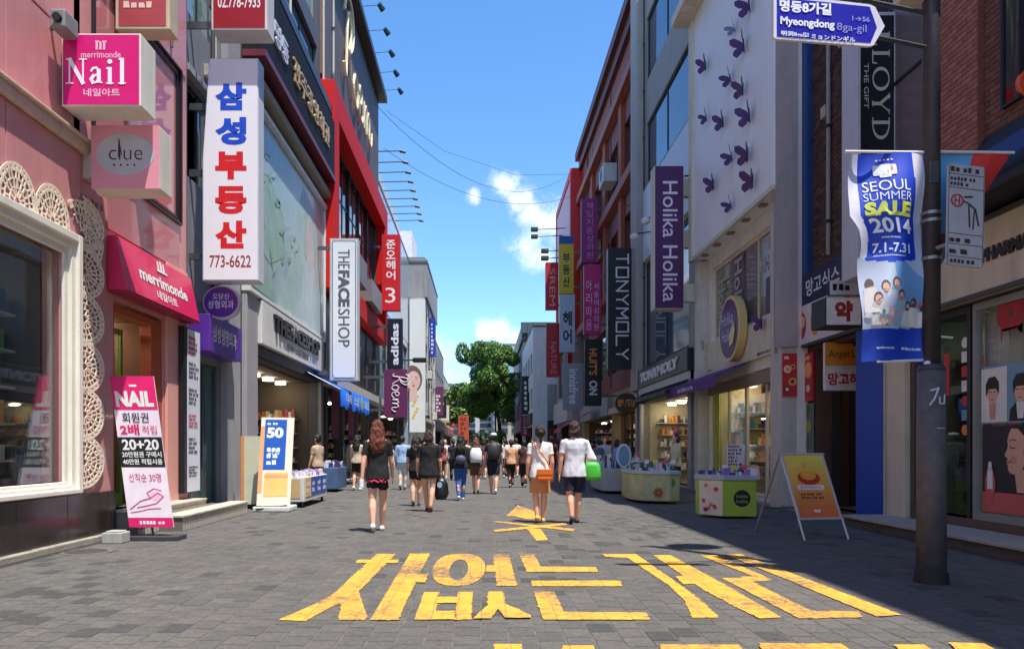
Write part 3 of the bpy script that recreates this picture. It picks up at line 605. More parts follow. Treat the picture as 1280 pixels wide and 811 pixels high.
def serif_word(mb, spec, fr, x, y, ht, off=.009, mi=0, S=None):
    """roman letters built from thick and thin strokes with serifs"""
    S = S or ht * .16; T = S * .42
    def bar(x0, y0, x1, y1, t): stroke(mb, [(x0, y0), (x1, y1)], fr, t, off, .002, mi)
    def ser(cx, cy, l_=1.0): mb.prism(rect(cx - S * l_, cy - T * .35, S * 2 * l_, T * .7), fr, .003, mi, off)
    for ch in spec:
        if ch == 'N':
            w = ht * .8; bar(x + w * .15, y, x + w * .15, y + ht, T); bar(x + w * .15, y + ht, x + w * .85, y, S); bar(x + w * .85, y, x + w * .85, y + ht, T); ser(x + w * .15, y); ser(x + w * .12, y + ht, .8); ser(x + w * .85, y + ht)
        elif ch == 'L':
            w = ht * .62; bar(x + w * .3, y, x + w * .3, y + ht, S); bar(x + w * .1, y, x + w * .95, y, T); bar(x + w * .92, y, x + w * .96, y + ht * .24, T); ser(x + w * .3, y + ht)
        elif ch in 'OoD' or ch == 'D':
            hh = ht if ch != 'o' else ht * .66; w = hh * .95
            a0, a1 = (0, 360) if ch != 'D' else (-90, 90)
            cx = x + w / 2 if ch != 'D' else x + w * .35; rx = w * .44 if ch != 'D' else w * .55; n_ = 24
            for k in range(n_):
                p = R(a0 + (a1 - a0) * k / n_); q = R(a0 + (a1 - a0) * (k + 1) / n_); t = T + (S - T) * abs(math.cos((p + q) / 2)) ** 1.5
                bar(cx + rx * math.cos(p), y + hh / 2 + hh * .49 * math.sin(p), cx + rx * math.cos(q), y + hh / 2 + hh * .49 * math.sin(q), t)
            if ch == 'D': bar(x + w * .25, y, x + w * .25, y + ht, S); bar(x + w * .05, y, cx, y, T); bar(x + w * .05, y + ht, cx, y + ht, T)
        elif ch == 'Y':
            w = ht * .8; bar(x + w * .1, y + ht, x + w * .5, y + ht * .45, S); bar(x + w * .9, y + ht, x + w * .5, y + ht * .45, T); bar(x + w * .5, y, x + w * .5, y + ht * .47, S); ser(x + w * .12, y + ht, .9); ser(x + w * .9, y + ht, .8); ser(x + w * .5, y, .9)
        elif ch == 'a':
            hh = ht * .66; w = hh * .85
            pts = [(x + w * .15, y + hh * .78), (x + w * .3, y + hh * .95), (x + w * .55, y + hh * .98), (x + w * .72, y + hh * .8)]
            for p, q in zip(pts, pts[1:]): bar(*p, *q, T * 1.3)
            bar(x + w * .72, y + hh * .82, x + w * .72, y + hh * .1, S); bar(x + w * .72, y + hh * .08, x + w * .95, y + hh * .04, T)
            pts = [(x + w * .7, y + hh * .55), (x + w * .35, y + hh * .48), (x + w * .15, y + hh * .25), (x + w * .3, y + hh * .03), (x + w * .5, y + hh * .06), (x + w * .7, y + hh * .22)]
            for i, (p, q) in enumerate(zip(pts, pts[1:])): bar(*p, *q, S * .9 if i in (1, 2) else T * 1.2)
        elif ch in 'il':
            w = ht * .38; hh = ht if ch == 'l' else ht * .62; bar(x + w * .45, y, x + w * .45, y + hh, S); ser(x + w * .45, y); bar(x + w * .12, y + hh, x + w * .45, y + hh, T)
            if ch == 'i': mb.prism(oval(x + w * .45, y + ht * .9, S * .62, S * .62, 12), fr, .003, mi, off)
        x += w + ht * .13
    return x
mb = MB(); serif_word(mb, 'Nail', fr, w_ * .07, h * .31, h * .33); mb.build('lettering', mat((250, 240, 248), .4), o)
o, fr, w_, h = blade('round_logo_sign', 'pink sign box with grey oval and handwritten word, below the hot pink Nail box', 9.62, 114.5, 199, 157, 236, .4, mat((226, 150, 165), .4, .04), mat((222, 214, 196), .5, .04, dirt=.2), -5.2, rim=.0, brackets=(.4,), bw=.25, rimm=mat((190, 170, 165), .5), bh=.16)
MB().prism(oval(w_ * .5, h * .54, w_ * .43, h * .33), fr, .003, base=.007).build('printed_oval', mat((186, 188, 192), .4), o)
mb = MB(); txt(mb, 'clue', fr, w_ * .26, h * .45, w_ * .5, h * .24, off=.0125, bold=-.01); stroke(mb, [(w_ * .4, h * .5), (w_ * .41, h * .78), (w_ * .45, h * .52)], fr, .012, .011)
for k in range(4): mb.prism(oval(w_ * (.34 + .1 * k), h * .37, .014, .014, 8), fr, .002, 0, .0125)
mb.build('lettering', mat((60, 40, 60), .4), o)
o, fr, w_, h = blade('red_brown_sign', 'dull red framed sign box above the Nail box at the top edge', 10.5, 144, 212, -40, 37, .3, mat((170, 70, 74), .4), mat((196, 178, 150), .5), -5.2, rim=.05)
mb = MB(); scrib(mb, fr, .12, .28, .5, .14, 1, off=.0085, seed=11); mb.build('lettering', mat((230, 200, 190), .4), o)
# wall lamp box
wl = thing('wall_camera', 'small grey box on a wall bracket beside the top of the Nail sign', 'camera', (-5.0, 8.9, 6.2))
MB().box(-5.08, -4.9, 8.75, 9.05, 6.2, 6.42).build('camera_case', mat((125, 128, 124), .5), wl, bevel=.02); MB().cyl((-5.2, 8.95, 6.3), (-5.05, 8.95, 6.3), .03).build('bracket', STEEL, wl); MB().cyl((-4.98, 8.76, 6.3), (-4.98, 8.7, 6.3), .05).build('lens', BLACK, wl)
# white notice board
nt_ = thing('notice_board', 'tall white price board with small print on the end pillar of the pink building', 'notice board', (-5.1, 13, .42))
MB().box(-5.14, -5.04, 12.62, 13.3, .48, 3.32).build('board_back', mat((22, 22, 30), .4), nt_); MB().box(-5.045, -5.03, 12.74, 13.29, .5, 3.3).build('board_face', mat((214, 218, 228), .4, .04), nt_)
mb = MB(); f_ = frwall(1, -5.03, 12.74, .5)
for k, (a, b_) in enumerate(((2.35, .35), (1.95, .3), (1.5, .3), (1.1, .25), (.65, .3), (.25, .2))): scrib(mb, f_, .04, a, .46, b_, 4, off=.004, seed=20 + k, mi=k % 3 == 0)
mb.build('lettering', [mat((60, 60, 80), .5), mat((190, 60, 70), .5)], nt_)

# ---------------- B: narrow grey recess
GREY = mat((128, 128, 132), .5, .1, 2, dirt=.35); GREYL = mat((160, 158, 160), .45, .06, dirt=.3)
B = Bld('grey_stair_building', 'narrow grey building with teal glass door and purple sign, next to the pink shop', 1, -5.35, 13.1, 16.1)
B.wall(GREY, 0, 14, [(13.75, 15.1, .12, 2.9), (13.3, 15.2, 6.2, 8.0), (13.3, 15.2, 9.2, 11.2)], depth=6)
TEAL = dark_glass((48, 84, 84), .08, .8)
B.window(13.75, 15.1, .12, 2.9, 2, 1, rec=.05, fw=.06, pane=TEAL, frame=mat((60, 74, 74), .4))
B.window(13.3, 15.2, 6.2, 8.0, 2, 1, rec=.1, pane=dark_glass((110, 130, 128))); B.window(13.3, 15.2, 9.2, 11.2, 2, 1, rec=.1, pane=dark_glass((120, 145, 140)))
B.part('curtain', [(13.4, 14.2, 6.3, 7.9, -.15, -.13)], mat((225, 190, 120), .7))
B.part('corner_pillar', [(15.25, 16.08, 0, 12, .0, .14)], GREYL, bevel=.01)
B.part('pipe', [(13.16, 13.26, .1, 13, .02, .1)], mat((90, 90, 94), .5)); B.part('sill', [(13.3, 15.2, 8.02, 8.14, 0, .12), (13.3, 15.2, 11.22, 11.34, 0, .12)], GREYL)
B.part('poster_strip', [(13.42, 13.7, .5, 2.9, .01, .03)], mat((222, 222, 224), .4))
mb = MB(); [txt(mb, c_, B.fr(13.42, .5, .03), .03, 1.45 - k * .29, .22, .24, bold=.03, mi=0 if k < 2 else 1) for k, c_ in enumerate('삼성부동산')]
mb.build('lettering', [mat((40, 60, 170), .4), mat((205, 40, 40), .4)], B.o); B.part('poster_strip', [(13.43, 13.69, 2.2, 2.88, .032, .036)], mat((150, 40, 40), .5))
ps = thing('purple_shop_sign', 'purple box sign with pale Korean words over the teal glass door', 'sign', (-5.1, 14.3, 3.05))
PUR = mat((88, 44, 150), .4, .06)
MB().box(-5.33, -4.95, 13.55, 15.35, 3.02, 3.7).build('sign_box', PUR, ps, bevel=.01)
mb = MB(); txt(mb, '삼성생명의과', frwall(1, -4.95, 13.55, 3.02), .15, .2, 1.3, .32, bold=.02, off=.006); mb.build('lettering', mat((225, 220, 215), .4), ps)
ov = thing('round_clinic_sign', 'round purple sign on a bracket under the tall white sign with blue and red letters', 'sign', (-4.6, 13.9, 3.6))
cx, cz = P(277, 378, 13.7); rr = 23 * 13.7 / F
MB().prism(oval(0, 0, rr, rr * .9, 36), frcam(cx, 13.85, cz), .18).build('sign_rim', mat((190, 185, 205), .4), ov, bevel=.01); MB().prism(oval(0, 0, rr * .92, rr * .82, 36), frcam(cx, 13.667, cz), .006).build('sign_face', mat((92, 40, 150), .35), ov)
mb = MB(); txt(mb, '오당신', frcam(cx, 13.66, cz), -.15, .05, .3, .11, bold=.01); txt(mb, '성형외과', frcam(cx, 13.66, cz), -.24, -.12, .48, .15, bold=.01); mb.build('lettering', mat((226, 216, 240), .4), ov)
MB().box(-5.35, cx - rr, 13.72, 13.78, cz - .03, cz + .03).build('bracket', STEEL, ov)
# tall white sign
o, fr, w_, h = blade('tall_white_sign', 'tall white vertical sign with blue and red Korean letters and a phone number', 13.45, 253, 323, 73, 351, .35, mat((232, 232, 238), .35, .02), mat((196, 200, 206), .4, .05), -5.35, rim=.02,
    facepoly=[(0, 0), (1, 0), (1, 1), (.12, 1), (0, .55)], brackets=(.12, .5, .8))
mb = MB()
for k, c_ in enumerate('삼성부동산'): txt(mb, c_, fr, w_ * .23 + .0, h * (.765 - k * .155), w_ * .56, h * .125, bold=.055, off=.0085, mi=0 if k < 2 else 1)
txt(mb, '773-6622', fr, w_ * .13, h * .06, w_ * .74, h * .055, bold=.01, off=.0085, mi=2)
mb.build('lettering', [mat((28, 78, 200), .35), mat((214, 34, 40), .35), mat((150, 60, 60), .35)], o)
o, fr, w_, h = blade('phone_number_sign', 'dark red box sign with white phone number hanging above the tall white sign', 13.2, 264, 334, -60, 38, .45, mat((150, 22, 34), .35), mat((205, 200, 196), .4), -5.35, rim=.04)
lettering(o, '02.778-7933', fr, w_ * .12, h * .28, w_ * .76, h * .16, mat((230, 220, 225), .4), off=.0085, bold=.02)

# ---------------- C: cosmetics shop with the long poster
Cb = Bld('cosmetics_shop_building', 'grey cosmetics shop building with long pale poster above an open shopfront', 1, -5.2, 16.1, 23.9)
Cb.wall(mat((84, 84, 88), .5, .1, 2, dirt=.3), 0, 17.5, [(16.95, 23.6, .05, 3.35), (16.6, 23.5, 12.3, 13.9), (16.6, 23.5, 14.5, 16.6)], depth=6)
Cb.part('pilaster', [(16.12, 16.9, 0, 4.9, .0, .12)], GREYL, bevel=.01); Cb.part('pilaster', [(23.62, 23.88, 0, 4.9, 0, .1)], GREYL)
Cb.part('fascia', [(16.9, 23.62, 3.36, 3.62, 0, .1)], mat((36, 36, 38), .5)); Cb.part('sign_panel', [(16.95, 23.55, 3.63, 4.62, 0, .2)], mat((218, 216, 210), .4, .05, dirt=.3), bevel=.015)
mb = MB(); txt(mb, 'THEFACESHOP', Cb.fr(16.95, 3.63, .2), .9, .42, 4.9, .42, bold=.035, off=.0, ext=.07); mb.build('lettering', mat((28, 28, 30), .35), Cb.o)
mb = MB(); txt(mb, '더페이스샵 명동점', Cb.fr(16.95, 3.63, .2), 2.2, .14, 2.3, .18, bold=.02, off=.004); mb.build('lettering', mat((60, 60, 60), .4), Cb.o)
def face_print(mb, fr, cx, cy, s, hair=1, skin=0, lip=2, white=3, flip=1):
    """a plain printed woman's face"""
    mb.prism(oval(cx - flip * .08 * s, cy + .05 * s, .62 * s, .85 * s), fr, .001, hair, .003); mb.prism(rect(cx - .22 * s, cy - 1.3 * s, .44 * s, .9 * s), fr, .001, skin, .0045)
    mb.prism(oval(cx, cy - .05 * s, .42 * s, .6 * s), fr, .001, skin, .006)
    for e in (-1, 1): mb.prism(oval(cx + e * .17 * s, cy + .06 * s, .075 * s, .03 * s, 12), fr, .001, hair, .0075); stroke(mb, [(cx + e * .08 * s, cy + .18 * s), (cx + e * .27 * s, cy + .2 * s)], fr, .025 * s, .0075, .001, hair)
    mb.prism(oval(cx, cy - .36 * s, .11 * s, .045 * s, 12), fr, .001, lip, .0075); stroke(mb, [(cx - .02 * s, cy + .02 * s), (cx - .05 * s, cy - .18 * s), (cx + .03 * s, cy - .2 * s)], fr, .018 * s, .0075, .001, lip)
bp_ = Cb.part('billboard', [(16.15, 23.85, 4.75, 8.9, .02, .14)], mat((150, 178, 178), .35, .22, 1.1, coat=.3, name='printed_poster'))
Cb.part('billboard_frame', [(16.1, 23.9, 8.9, 9.02, .0, .24), (16.1, 16.16, 4.66, 8.9, .0, .2), (23.84, 23.9, 4.66, 8.9, 0, .2), (16.16, 23.84, 4.66, 4.745, .0, .2)], mat((216, 216, 214), .4), bevel=.01, parent=bp_)
mb = MB(); fr = Cb.fr(16.15, 4.75, .14)
for k, (pts, mi) in enumerate(([[(2.2, 0), (3.4, 1.2), (4.2, 2.9), (5.0, 3.9), (6.4, 3.6), (7.2, 2.0), (7.4, 0)], 0], [[(0.2, 2.6), (1.5, 3.0), (2.9, 2.4), (3.0, 1.4), (1.6, .9), (.4, 1.2)], 1], [[(4.6, 0), (4.9, 1.6), (5.8, 2.3), (6.6, 1.6), (6.7, 0)], 2], [[(5.1, 2.1), (5.3, 3.1), (5.8, 3.4), (6.3, 3.0), (6.35, 2.2), (5.8, 1.7)], 3], [[(0.1, .1), (1.2, .5), (2.1, .2), (2.0, .05)], 4])):
    mb.prism(pts, fr, .001, mi, .003 + .002 * k)
rg = random.Random(8)
for k in range(26):
    x = rg.uniform(.3, 4.2); y = rg.uniform(.3, 3.4); a = rg.uniform(0, 3.1); l_ = rg.uniform(.25, .6)
    mb.prism([(x, y), (x + l_ * .5 * math.cos(a) - .07 * math.sin(a), y + l_ * .5 * math.sin(a) + .07 * math.cos(a)), (x + l_ * math.cos(a), y + l_ * math.sin(a)), (x + l_ * .5 * math.cos(a) + .07 * math.sin(a), y + l_ * .5 * math.sin(a) - .07 * math.cos(a))], fr, .001, 5 + k % 2, .015)
mb.build('printed_picture', [mat((172, 194, 190), .4, .2, 1.5), mat((150, 182, 168), .4, .2, 2), mat((188, 200, 200), .4, .15, 2), mat((196, 188, 178), .4, .12, 2), mat((140, 175, 155), .4, .2), mat((138, 172, 150), .4, .25, 3), mat((172, 194, 180), .4, .2, 3)], bp_)
Cb.part('ledge', [(16.1, 23.9, 9.25, 9.45, 0, .35)], mat((150, 140, 110), .6, dirt=.3)); Cb.part('ledge', [(16.1, 23.9, 11.95, 12.2, 0, .4)], mat((58, 58, 64), .4))
gs = thing('gold_letter_fascia', 'long black fascia with gold Korean letters above the pale poster', 'sign', (-4.9, 20, 9.9))
MB().box(-5.19, -4.72, 16.15, 23.9, 9.9, 11.7).build('sign_box', mat((20, 16, 18), .6, .2, spec=.2), gs, bevel=.01); MB().box(-5.19, -4.68, 16.12, 23.92, 9.75, 9.895).build('lower_trim', mat((104, 38, 52), .4), gs)
mb = MB(); fr = frwall(1, -4.72, 16.15, 9.9); txt(mb, '명동', fr, .7, .55, 1.2, .55, bold=.02, off=0, ext=.05, mi=1); txt(mb, '전주중앙회관', fr, 2.4, .55, 4.4, .62, bold=.01, off=0, ext=.05); mb.build('lettering', [mat((200, 172, 120), .35, metal=.3), mat((205, 205, 215), .35)], gs)
Cb.window(16.6, 23.5, 12.3, 13.9, 4, 1, pane=dark_glass((90, 120, 130))); Cb.window(16.6, 23.5, 14.5, 16.6, 4, 1, pane=dark_glass((110, 150, 165)), frame=mat((150, 135, 110), .5))
Cb.interior(16.95, 23.6, .05, 3.3, 4.5, mat((96, 86, 74), .8), mat((120, 110, 98), .4), lights=5, shelves=1, seed=12, emit=16)
# blue awning
ba = thing('blue_awning', 'bright blue fabric awning with white letters over the far half of the cosmetics shop', 'awning', (-4.8, 24.5, 2.8))
ya, yb = 21.6, 27.0; mb = MB(); n_ = 16
vs = []; fs = []
for i in range(n_ + 1):
    y = ya + (yb - ya) * i / n_; sag = .05 * math.sin(i * 1.7)
    vs += [(-5.15, y, 3.5), (-4.1 + sag * .3, y, 2.98 + sag), (-4.08 + sag * .5, y, 2.45 + sag), (-5.15, y, 3.47), (-4.12 + sag * .3, y, 2.95 + sag), (-4.10 + sag * .5, y, 2.45 + sag)]
for i in range(n_):
    b_ = i * 6; e = b_ + 6; fs += [(b_, e, e + 1, b_ + 1), (b_ + 1, e + 1, e + 2, b_ + 2), (b_ + 3, b_ + 4, e + 4, e + 3), (b_ + 4, b_ + 5, e + 5, e + 4)]
mb.add(vs, fs); mb.build('awning_cloth', mat((24, 96, 196), .6, .08), ba, smooth=True)
mb = MB(); f_ = frwall(1, -4.02, ya, 2.5); txt(mb, '더페이스샵', f_, .5, .1, 2.3, .3, bold=.02, off=.01); mb.prism(oval(3.4, .25, .25, .2), f_, .004, 1, .01); txt(mb, 'SALE', f_, 3.9, .1, 1.0, .28, bold=.02, off=.01); mb.build('lettering', [mat((225, 235, 245), .4), mat((170, 205, 90), .4)], ba)
for y in (ya, yb): MB().cyl((-5.15, y, 3.5), (-4.1, y, 2.95), .02).build('awning_arm', STEEL, ba)
# face shop blade
oct_ = [(.1, 0), (.9, 0), (1, .02), (1, .98), (.9, 1), (.1, 1), (0, .98), (0, .02)]
o, fr, w_, h = blade('tall_cosmetics_sign', 'tall white vertical cosmetics sign with thin grey border, right of the long poster', 22.8, 412, 448, 298, 476, .3, mat((216, 220, 226), .35, .03), mat((176, 176, 178), .4), -5.2, rim=.05, brackets=(.06, .94))
MB().prism([(a * (w_ - .22) + .11, b_ * (h - .22) + .11) for a, b_ in oct_], fr, .006, base=.008).build('face_panel', mat((226, 230, 236), .35, .02), o)
mb = MB()
for a in (.075, w_ - .095): mb.prism(rect(a, .1, .02, h - .2), fr, .003, 0, .008)
for b_ in (.075, h - .095): mb.prism(rect(.1, b_, w_ - .2, .02), fr, .003, 0, .008)
txt(mb, 'THE', fr, w_ * .3, h * .79, w_ * .4, h * .13, off=.02, rot=True); txt(mb, 'FACE', fr, w_ * .3, h * .52, w_ * .4, h * .255, off=.02, rot=True, bold=.045); txt(mb, 'SHOP', fr, w_ * .3, h * .24, w_ * .4, h * .265, off=.02, rot=True)
mb.build('lettering', mat((88, 90, 96), .4), o)
# ---------------- D: dark building with red frame
RED = mat((206, 22, 20), .6, .06, dirt=.1, spec=.25)
D = Bld('dark_red_framed_building', 'dark grey building with a big red frame and gold script word under its roof', 1, -5.2, 23.9, 37.5)
D.wall(mat((92, 84, 86), .6, .08, 1, dirt=.25), 0, 18.7, [(24.2, 36.6, 7.3, 12.2), (24.6, 36.9, .05, 3.2)], depth=6, roof=False)
D.part('roof_eave', [(23.5, 37.7, 18.7, 19.0, -7.5, .42)], mat((40, 40, 44), .5)); D.part('wall_trim', [(23.9, 24.25, 13.3, 18.69, .0, .06)], mat((120, 88, 84), .6))
D.part('red_frame', [(23.9, 24.75, 6.4, 13.1, .003, .47), (24.75, 37.45, 12.1, 13.1, .003, .47), (36.6, 37.45, 6.4, 12.1, .003, .47), (24.75, 36.6, 6.4, 7.2, .003, .47)], RED, bevel=.015)
for i in range(5):
    a = 24.9 + i * 2.34; D.window(a, a + 2.22, 7.3, 12.15, 2, 3, rec=.1, fw=.07, pane=dark_glass((36, 40, 46) if i % 2 else (90, 96, 104)), frame=mat((25, 25, 28), .4))
D.part('mullion_wall', [(24.2, 24.9, 7.3, 12.2, -.3, -.05)] + [(24.9 + i * 2.34 + 2.22, 24.9 + (i + 1) * 2.34, 7.3, 12.2, -.3, -.05) for i in range(4)], mat((40, 38, 40), .5))
D.part('balcony_box', [(26.2, 28.6, 7.3, 8.3, .0, .8)], mat((90, 88, 90), .4)); D.part('balcony_box', [(30.6, 33.6, 7.3, 8.2, .0, .7)], mat((120, 118, 120), .4))
# script logo
def script_logo(parent, fr, x, y, s, r, m):
    P_ = [[(.0, .35), (.25, .15), (.35, .6), (.45, 1.35), (.6, 1.75), (.85, 1.7), (.9, 1.3), (.6, .9), (.45, .85), (.75, .75), (.95, .35), (1.2, .1)],
          [(.1, 1.55), (.35, 1.95), (.75, 2.1), (1.15, 1.9), (1.2, 1.4), (.9, 1.0), (.6, .88)],
          [(1.4, .75), (1.25, .45), (1.4, .1), (1.7, .1), (1.8, .45), (1.65, .75), (1.4, .78), (1.8, .7), (2.0, .55)][::1],
          [(1.98, .35), (2.33, .5), (2.38, .75), (2.13, .85), (1.98, .55), (2.08, .15), (2.38, .05), (2.63, .3)],
          [(2.75, .75), (2.8, .1), (2.85, .55), (3.1, .78), (3.2, .6), (3.2, .1), (3.3, .6), (3.55, .78), (3.65, .55), (3.65, .15), (3.85, .05), (4.05, .25), (4.1, .5)]]
    mb = MB(); o, rr_, u = fr; n = rr_.cross(u)
    for pl_ in P_:
        pts = [o + rr_ * (x + a * s) + u * (y + b_ * s) + n * .12 for a, b_ in pl_]; sm = []
        for i in range(len(pts) - 1):
            p0 = pts[max(0, i - 1)]; p1 = pts[i]; p2 = pts[i + 1]; p3 = pts[min(len(pts) - 1, i + 2)]
            for k in range(4):
                t = k / 4; sm.append(.5 * ((2 * p1) + (p2 - p0) * t + (2 * p0 - 5 * p1 + 4 * p2 - p3) * t * t + (3 * p1 - p0 - 3 * p2 + p3) * t ** 3))
        sm.append(pts[-1]); mb.path(sm, r, 6)
    return mb.build('script_lettering', m, parent)
GOLD = mat((226, 214, 176), .4, .05)
script_logo(D.o, D.fr(27.4, 14.9), 0, 0, 1.7, .06, GOLD)
D.part('cable', [(24.02, 24.1, 12.9, 18.6, .07, .12)], mat((205, 196, 175), .6))
# roof edge lamps seen against the sky
for k in range(8):
    y = 24.5 + k * 1.75; l_ = thing('roof_spotlight', ORD[k] + ' small dark spotlight on a thin rod along the dark roof edge', 'spotlight', (-4.0, y, 18.6), 'spotlights along the roof of the dark building')
    MB().cyl((-4.8, y, 18.9), (-4.05, y, 18.95), .012, n=6).build('rod', DARKM, l_); MB().cyl((-4.1, y - .1, 18.95), (-3.95, y + .1, 18.8), .09, .12, 10).build('lamp_head', mat((40, 70, 70), .5), l_)
# dark fascia with round letters, banners and shops under the frame
D.part('fascia', [(24.0, 37.4, 3.3, 3.6, .0, .5)], mat((190, 188, 184), .5)); D.part('fascia', [(24.3, 37.0, 3.9, 6.3, 0, .12)], mat((34, 32, 36), .4, .2))
mb = MB(); txt(mb, 'espoir', D.fr(26, 4.4, .12), 0, 0, 5.0, 1.3, bold=.02, off=.0, ext=.08); mb.build('lettering', mat((150, 146, 165), .4), D.o)
D.interior(24.6, 36.9, .05, 3.15, 4.5, mat((60, 48, 46), .8), lights=5, shelves=1, seed=31, emit=10)
for a in (24.6, 27.6, 30.7, 33.8, 36.7): D.part('shop_pillar', [(a, a + .3, .05, 3.2, -.3, .06)], mat((70, 66, 68), .5))
D.part('hanging_banner', [(25.2, 26.4, 1.6, 3.25, .1, .12), (28.4, 29.6, 1.7, 3.25, .1, .12)], mat((112, 30, 66), .6)); 
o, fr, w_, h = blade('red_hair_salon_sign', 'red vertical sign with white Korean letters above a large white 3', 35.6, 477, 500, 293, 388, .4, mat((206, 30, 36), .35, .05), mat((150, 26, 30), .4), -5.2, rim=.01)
mb = MB(); [txt(mb, c_, fr, w_ * .25, h * (.81 - k * .135), w_ * .5, h * .115, bold=.02, off=.0085) for k, c_ in enumerate('준오헤어')]; txt(mb, '3', fr, w_ * .2, h * .1, w_ * .55, h * .2, bold=.0, off=.0085); mb.build('lettering', mat((240, 236, 232), .4), o)
o, fr, w_, h = blade('black_sports_sign', 'small black vertical sign with white lower case word reading upwards', 33.6, 484, 503, 398, 461, .3, mat((20, 22, 44), .35), mat((20, 20, 30), .4), -5.2, rim=.01)
def txt_up(mb, st, fr, x, y, wd, ht, **k):
    o, r, u = fr; f2 = (o + r * (x + wd) + u * y, u, -r); return txt(mb, st, f2, 0, 0, ht, wd, **k)
mb = MB(); txt_up(mb, 'adidas', fr, w_ * .25, h * .08, w_ * .5, h * .82, bold=.03, off=.0085); mb.build('lettering', mat((225, 228, 240), .4), o)
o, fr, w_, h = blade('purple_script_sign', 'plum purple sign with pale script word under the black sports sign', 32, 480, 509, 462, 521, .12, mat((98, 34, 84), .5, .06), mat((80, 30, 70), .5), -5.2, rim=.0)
fr2 = (fr[0] + X * (w_ * .32) + Z * (h * .92), -Z, X); script_logo(o, (fr2[0] + Y * .1, fr2[1], fr2[2]), 0, 0, .4, .022, mat((232, 220, 225), .5))

# ---------------- E: blue grey glossy wall
E_ = Bld('blue_grey_building', 'smooth blue grey building beyond the red frame with lamp arms on top', 1, -5.2, 37.5, 53)
E_.wall(mat((150, 166, 190), .22, .05, .6, coat=.5), 0, 14.6, [(38.2, 52.4, .05, 3.4), (39, 52, 5.2, 8.2)], depth=6)
E_.window(39, 52, 5.2, 8.2, 6, 1, pane=dark_glass((60, 80, 110)))
for k in range(7): E_.part('panel', [(37.6 + k * 2.2, 37.6 + k * 2.2 + 2.19, 8.6, 14.3, .003, .025)], mat((158, 174, 198), .2, .05, .6, coat=.5), bevel=.005)
E_.part('parapet_screen', [(38, 52.6, 14.75, 16.9, -.8, -.6)], mat((206, 214, 216), .5, .06)); E_.interior(38.2, 52.4, .05, 3.3, 4, mat((70, 64, 60), .8), lights=4, shelves=1, seed=40, emit=8)
for k in range(9):
    y = 38.2 + k * 1.45; l_ = thing('billboard_lamp', ORD[k] + ' dark lamp arm on the roof edge of the blue grey building', 'lamp arm', (-4.5, y, 16.5), 'row of lamp arms above the blue grey building')
    MB().cyl((-6.0, y, 16.45), (-4.1, y, 16.5), .03, n=6).build('arm', mat((44, 52, 66), .5), l_); MB().cyl((-4.2, y, 16.5), (-3.9, y, 16.42), .09, .07, 8).build('lamp_head', mat((50, 66, 76), .5), l_)
# ---------------- F: white building
WW = mat((212, 208, 200), .6, .06, 2, dirt=.5)
Fb = Bld('white_concrete_building', 'white weathered building with grey concrete top standing forward on the left', 1, -4.05, 53, 65)
Fb.wall(WW, 0, 12.0, [(53.8, 64.4, .05, 3.3)] + [(54.2 + k * 2.7, 56.2 + k * 2.7, z, z + 1.7) for k in range(4) for z in (4.6, 7.2, 9.7)], depth=6, roof=False)
for k in range(4):
    for z in (4.6, 7.2, 9.7): Fb.window(54.2 + k * 2.7, 56.2 + k * 2.7, z, z + 1.7, 2, 1, pane=dark_glass((50, 60, 70)))
Fb.part('concrete_crown', [(52.9, 65.1, 12.0, 14.7, -7.3, .18)], mat((150, 150, 150), .75, .1, 1, dirt=.4)); Fb.part('stair_tower', [(54, 58, 14.7, 17.0, -4.5, -1.0)], mat((225, 224, 220), .6)); Fb.part('roof', [(53.2, 64.8, 14.72, 14.9, -7, 0)], mat((120, 120, 118), .7))
Fb.part('crown_band', [(52.86, 65.12, 14.4, 14.56, -7.32, .22)], mat((90, 92, 92), .6)); Fb.part('curtain_rail', [(53.5, 54, 3.4, 3.6, 0, .3)], DARKM)
bb = thing('face_billboard', "white billboard with a woman's face and small yellow flowers on the white building", 'billboard', (-4.6, 52.8, 2)); x0, z1 = P(512, 374, 52.8); x1, z0 = P(531.5, 540, 52.8)
MB().box(x0, x1, 52.75, 52.97, z0, z1).build('board', mat((224, 228, 224), .5, .03), bb)
mb = MB(); face_print(mb, frcam(x0, 52.75, z0), .28, 3.7, 1.15); 
for k in range(9): mb.prism(oval(.25 + .1 * (k % 4), 1.0 + .22 * k, .11, .1, 8), frcam(x0, 52.75, z0), .001, 4, .004)
mb.build('printed_picture', [mat((228, 190, 180), .5), mat((120, 90, 84), .5), mat((190, 80, 90), .5), WHITE, mat((226, 190, 60), .5)], bb)
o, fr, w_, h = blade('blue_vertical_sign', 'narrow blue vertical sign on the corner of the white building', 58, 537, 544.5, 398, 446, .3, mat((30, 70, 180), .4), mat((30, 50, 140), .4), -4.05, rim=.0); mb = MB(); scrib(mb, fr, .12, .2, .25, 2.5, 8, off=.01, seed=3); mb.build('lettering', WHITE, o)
sl = thing('street_lamp', 'black flat street lamp head on an arm in front of the white building', 'street lamp', (-5, 45, 0)); x0, z0 = P(512, 450, 45); x1, _ = P(533, 450, 45)
MB().box(x0 + .2, x1, 44.8, 45.2, z0 - .14, z0 + .14).build('lamp_head', BLACK, sl, bevel=.06); MB().cyl((-5.1, 45, z0), (x0 + .25, 45, z0), .05).build('arm', BLACK, sl); MB().cyl((-5.08, 45, 0), (-5.08, 45, z0 + .1), .07).build('post', BLACK, sl)
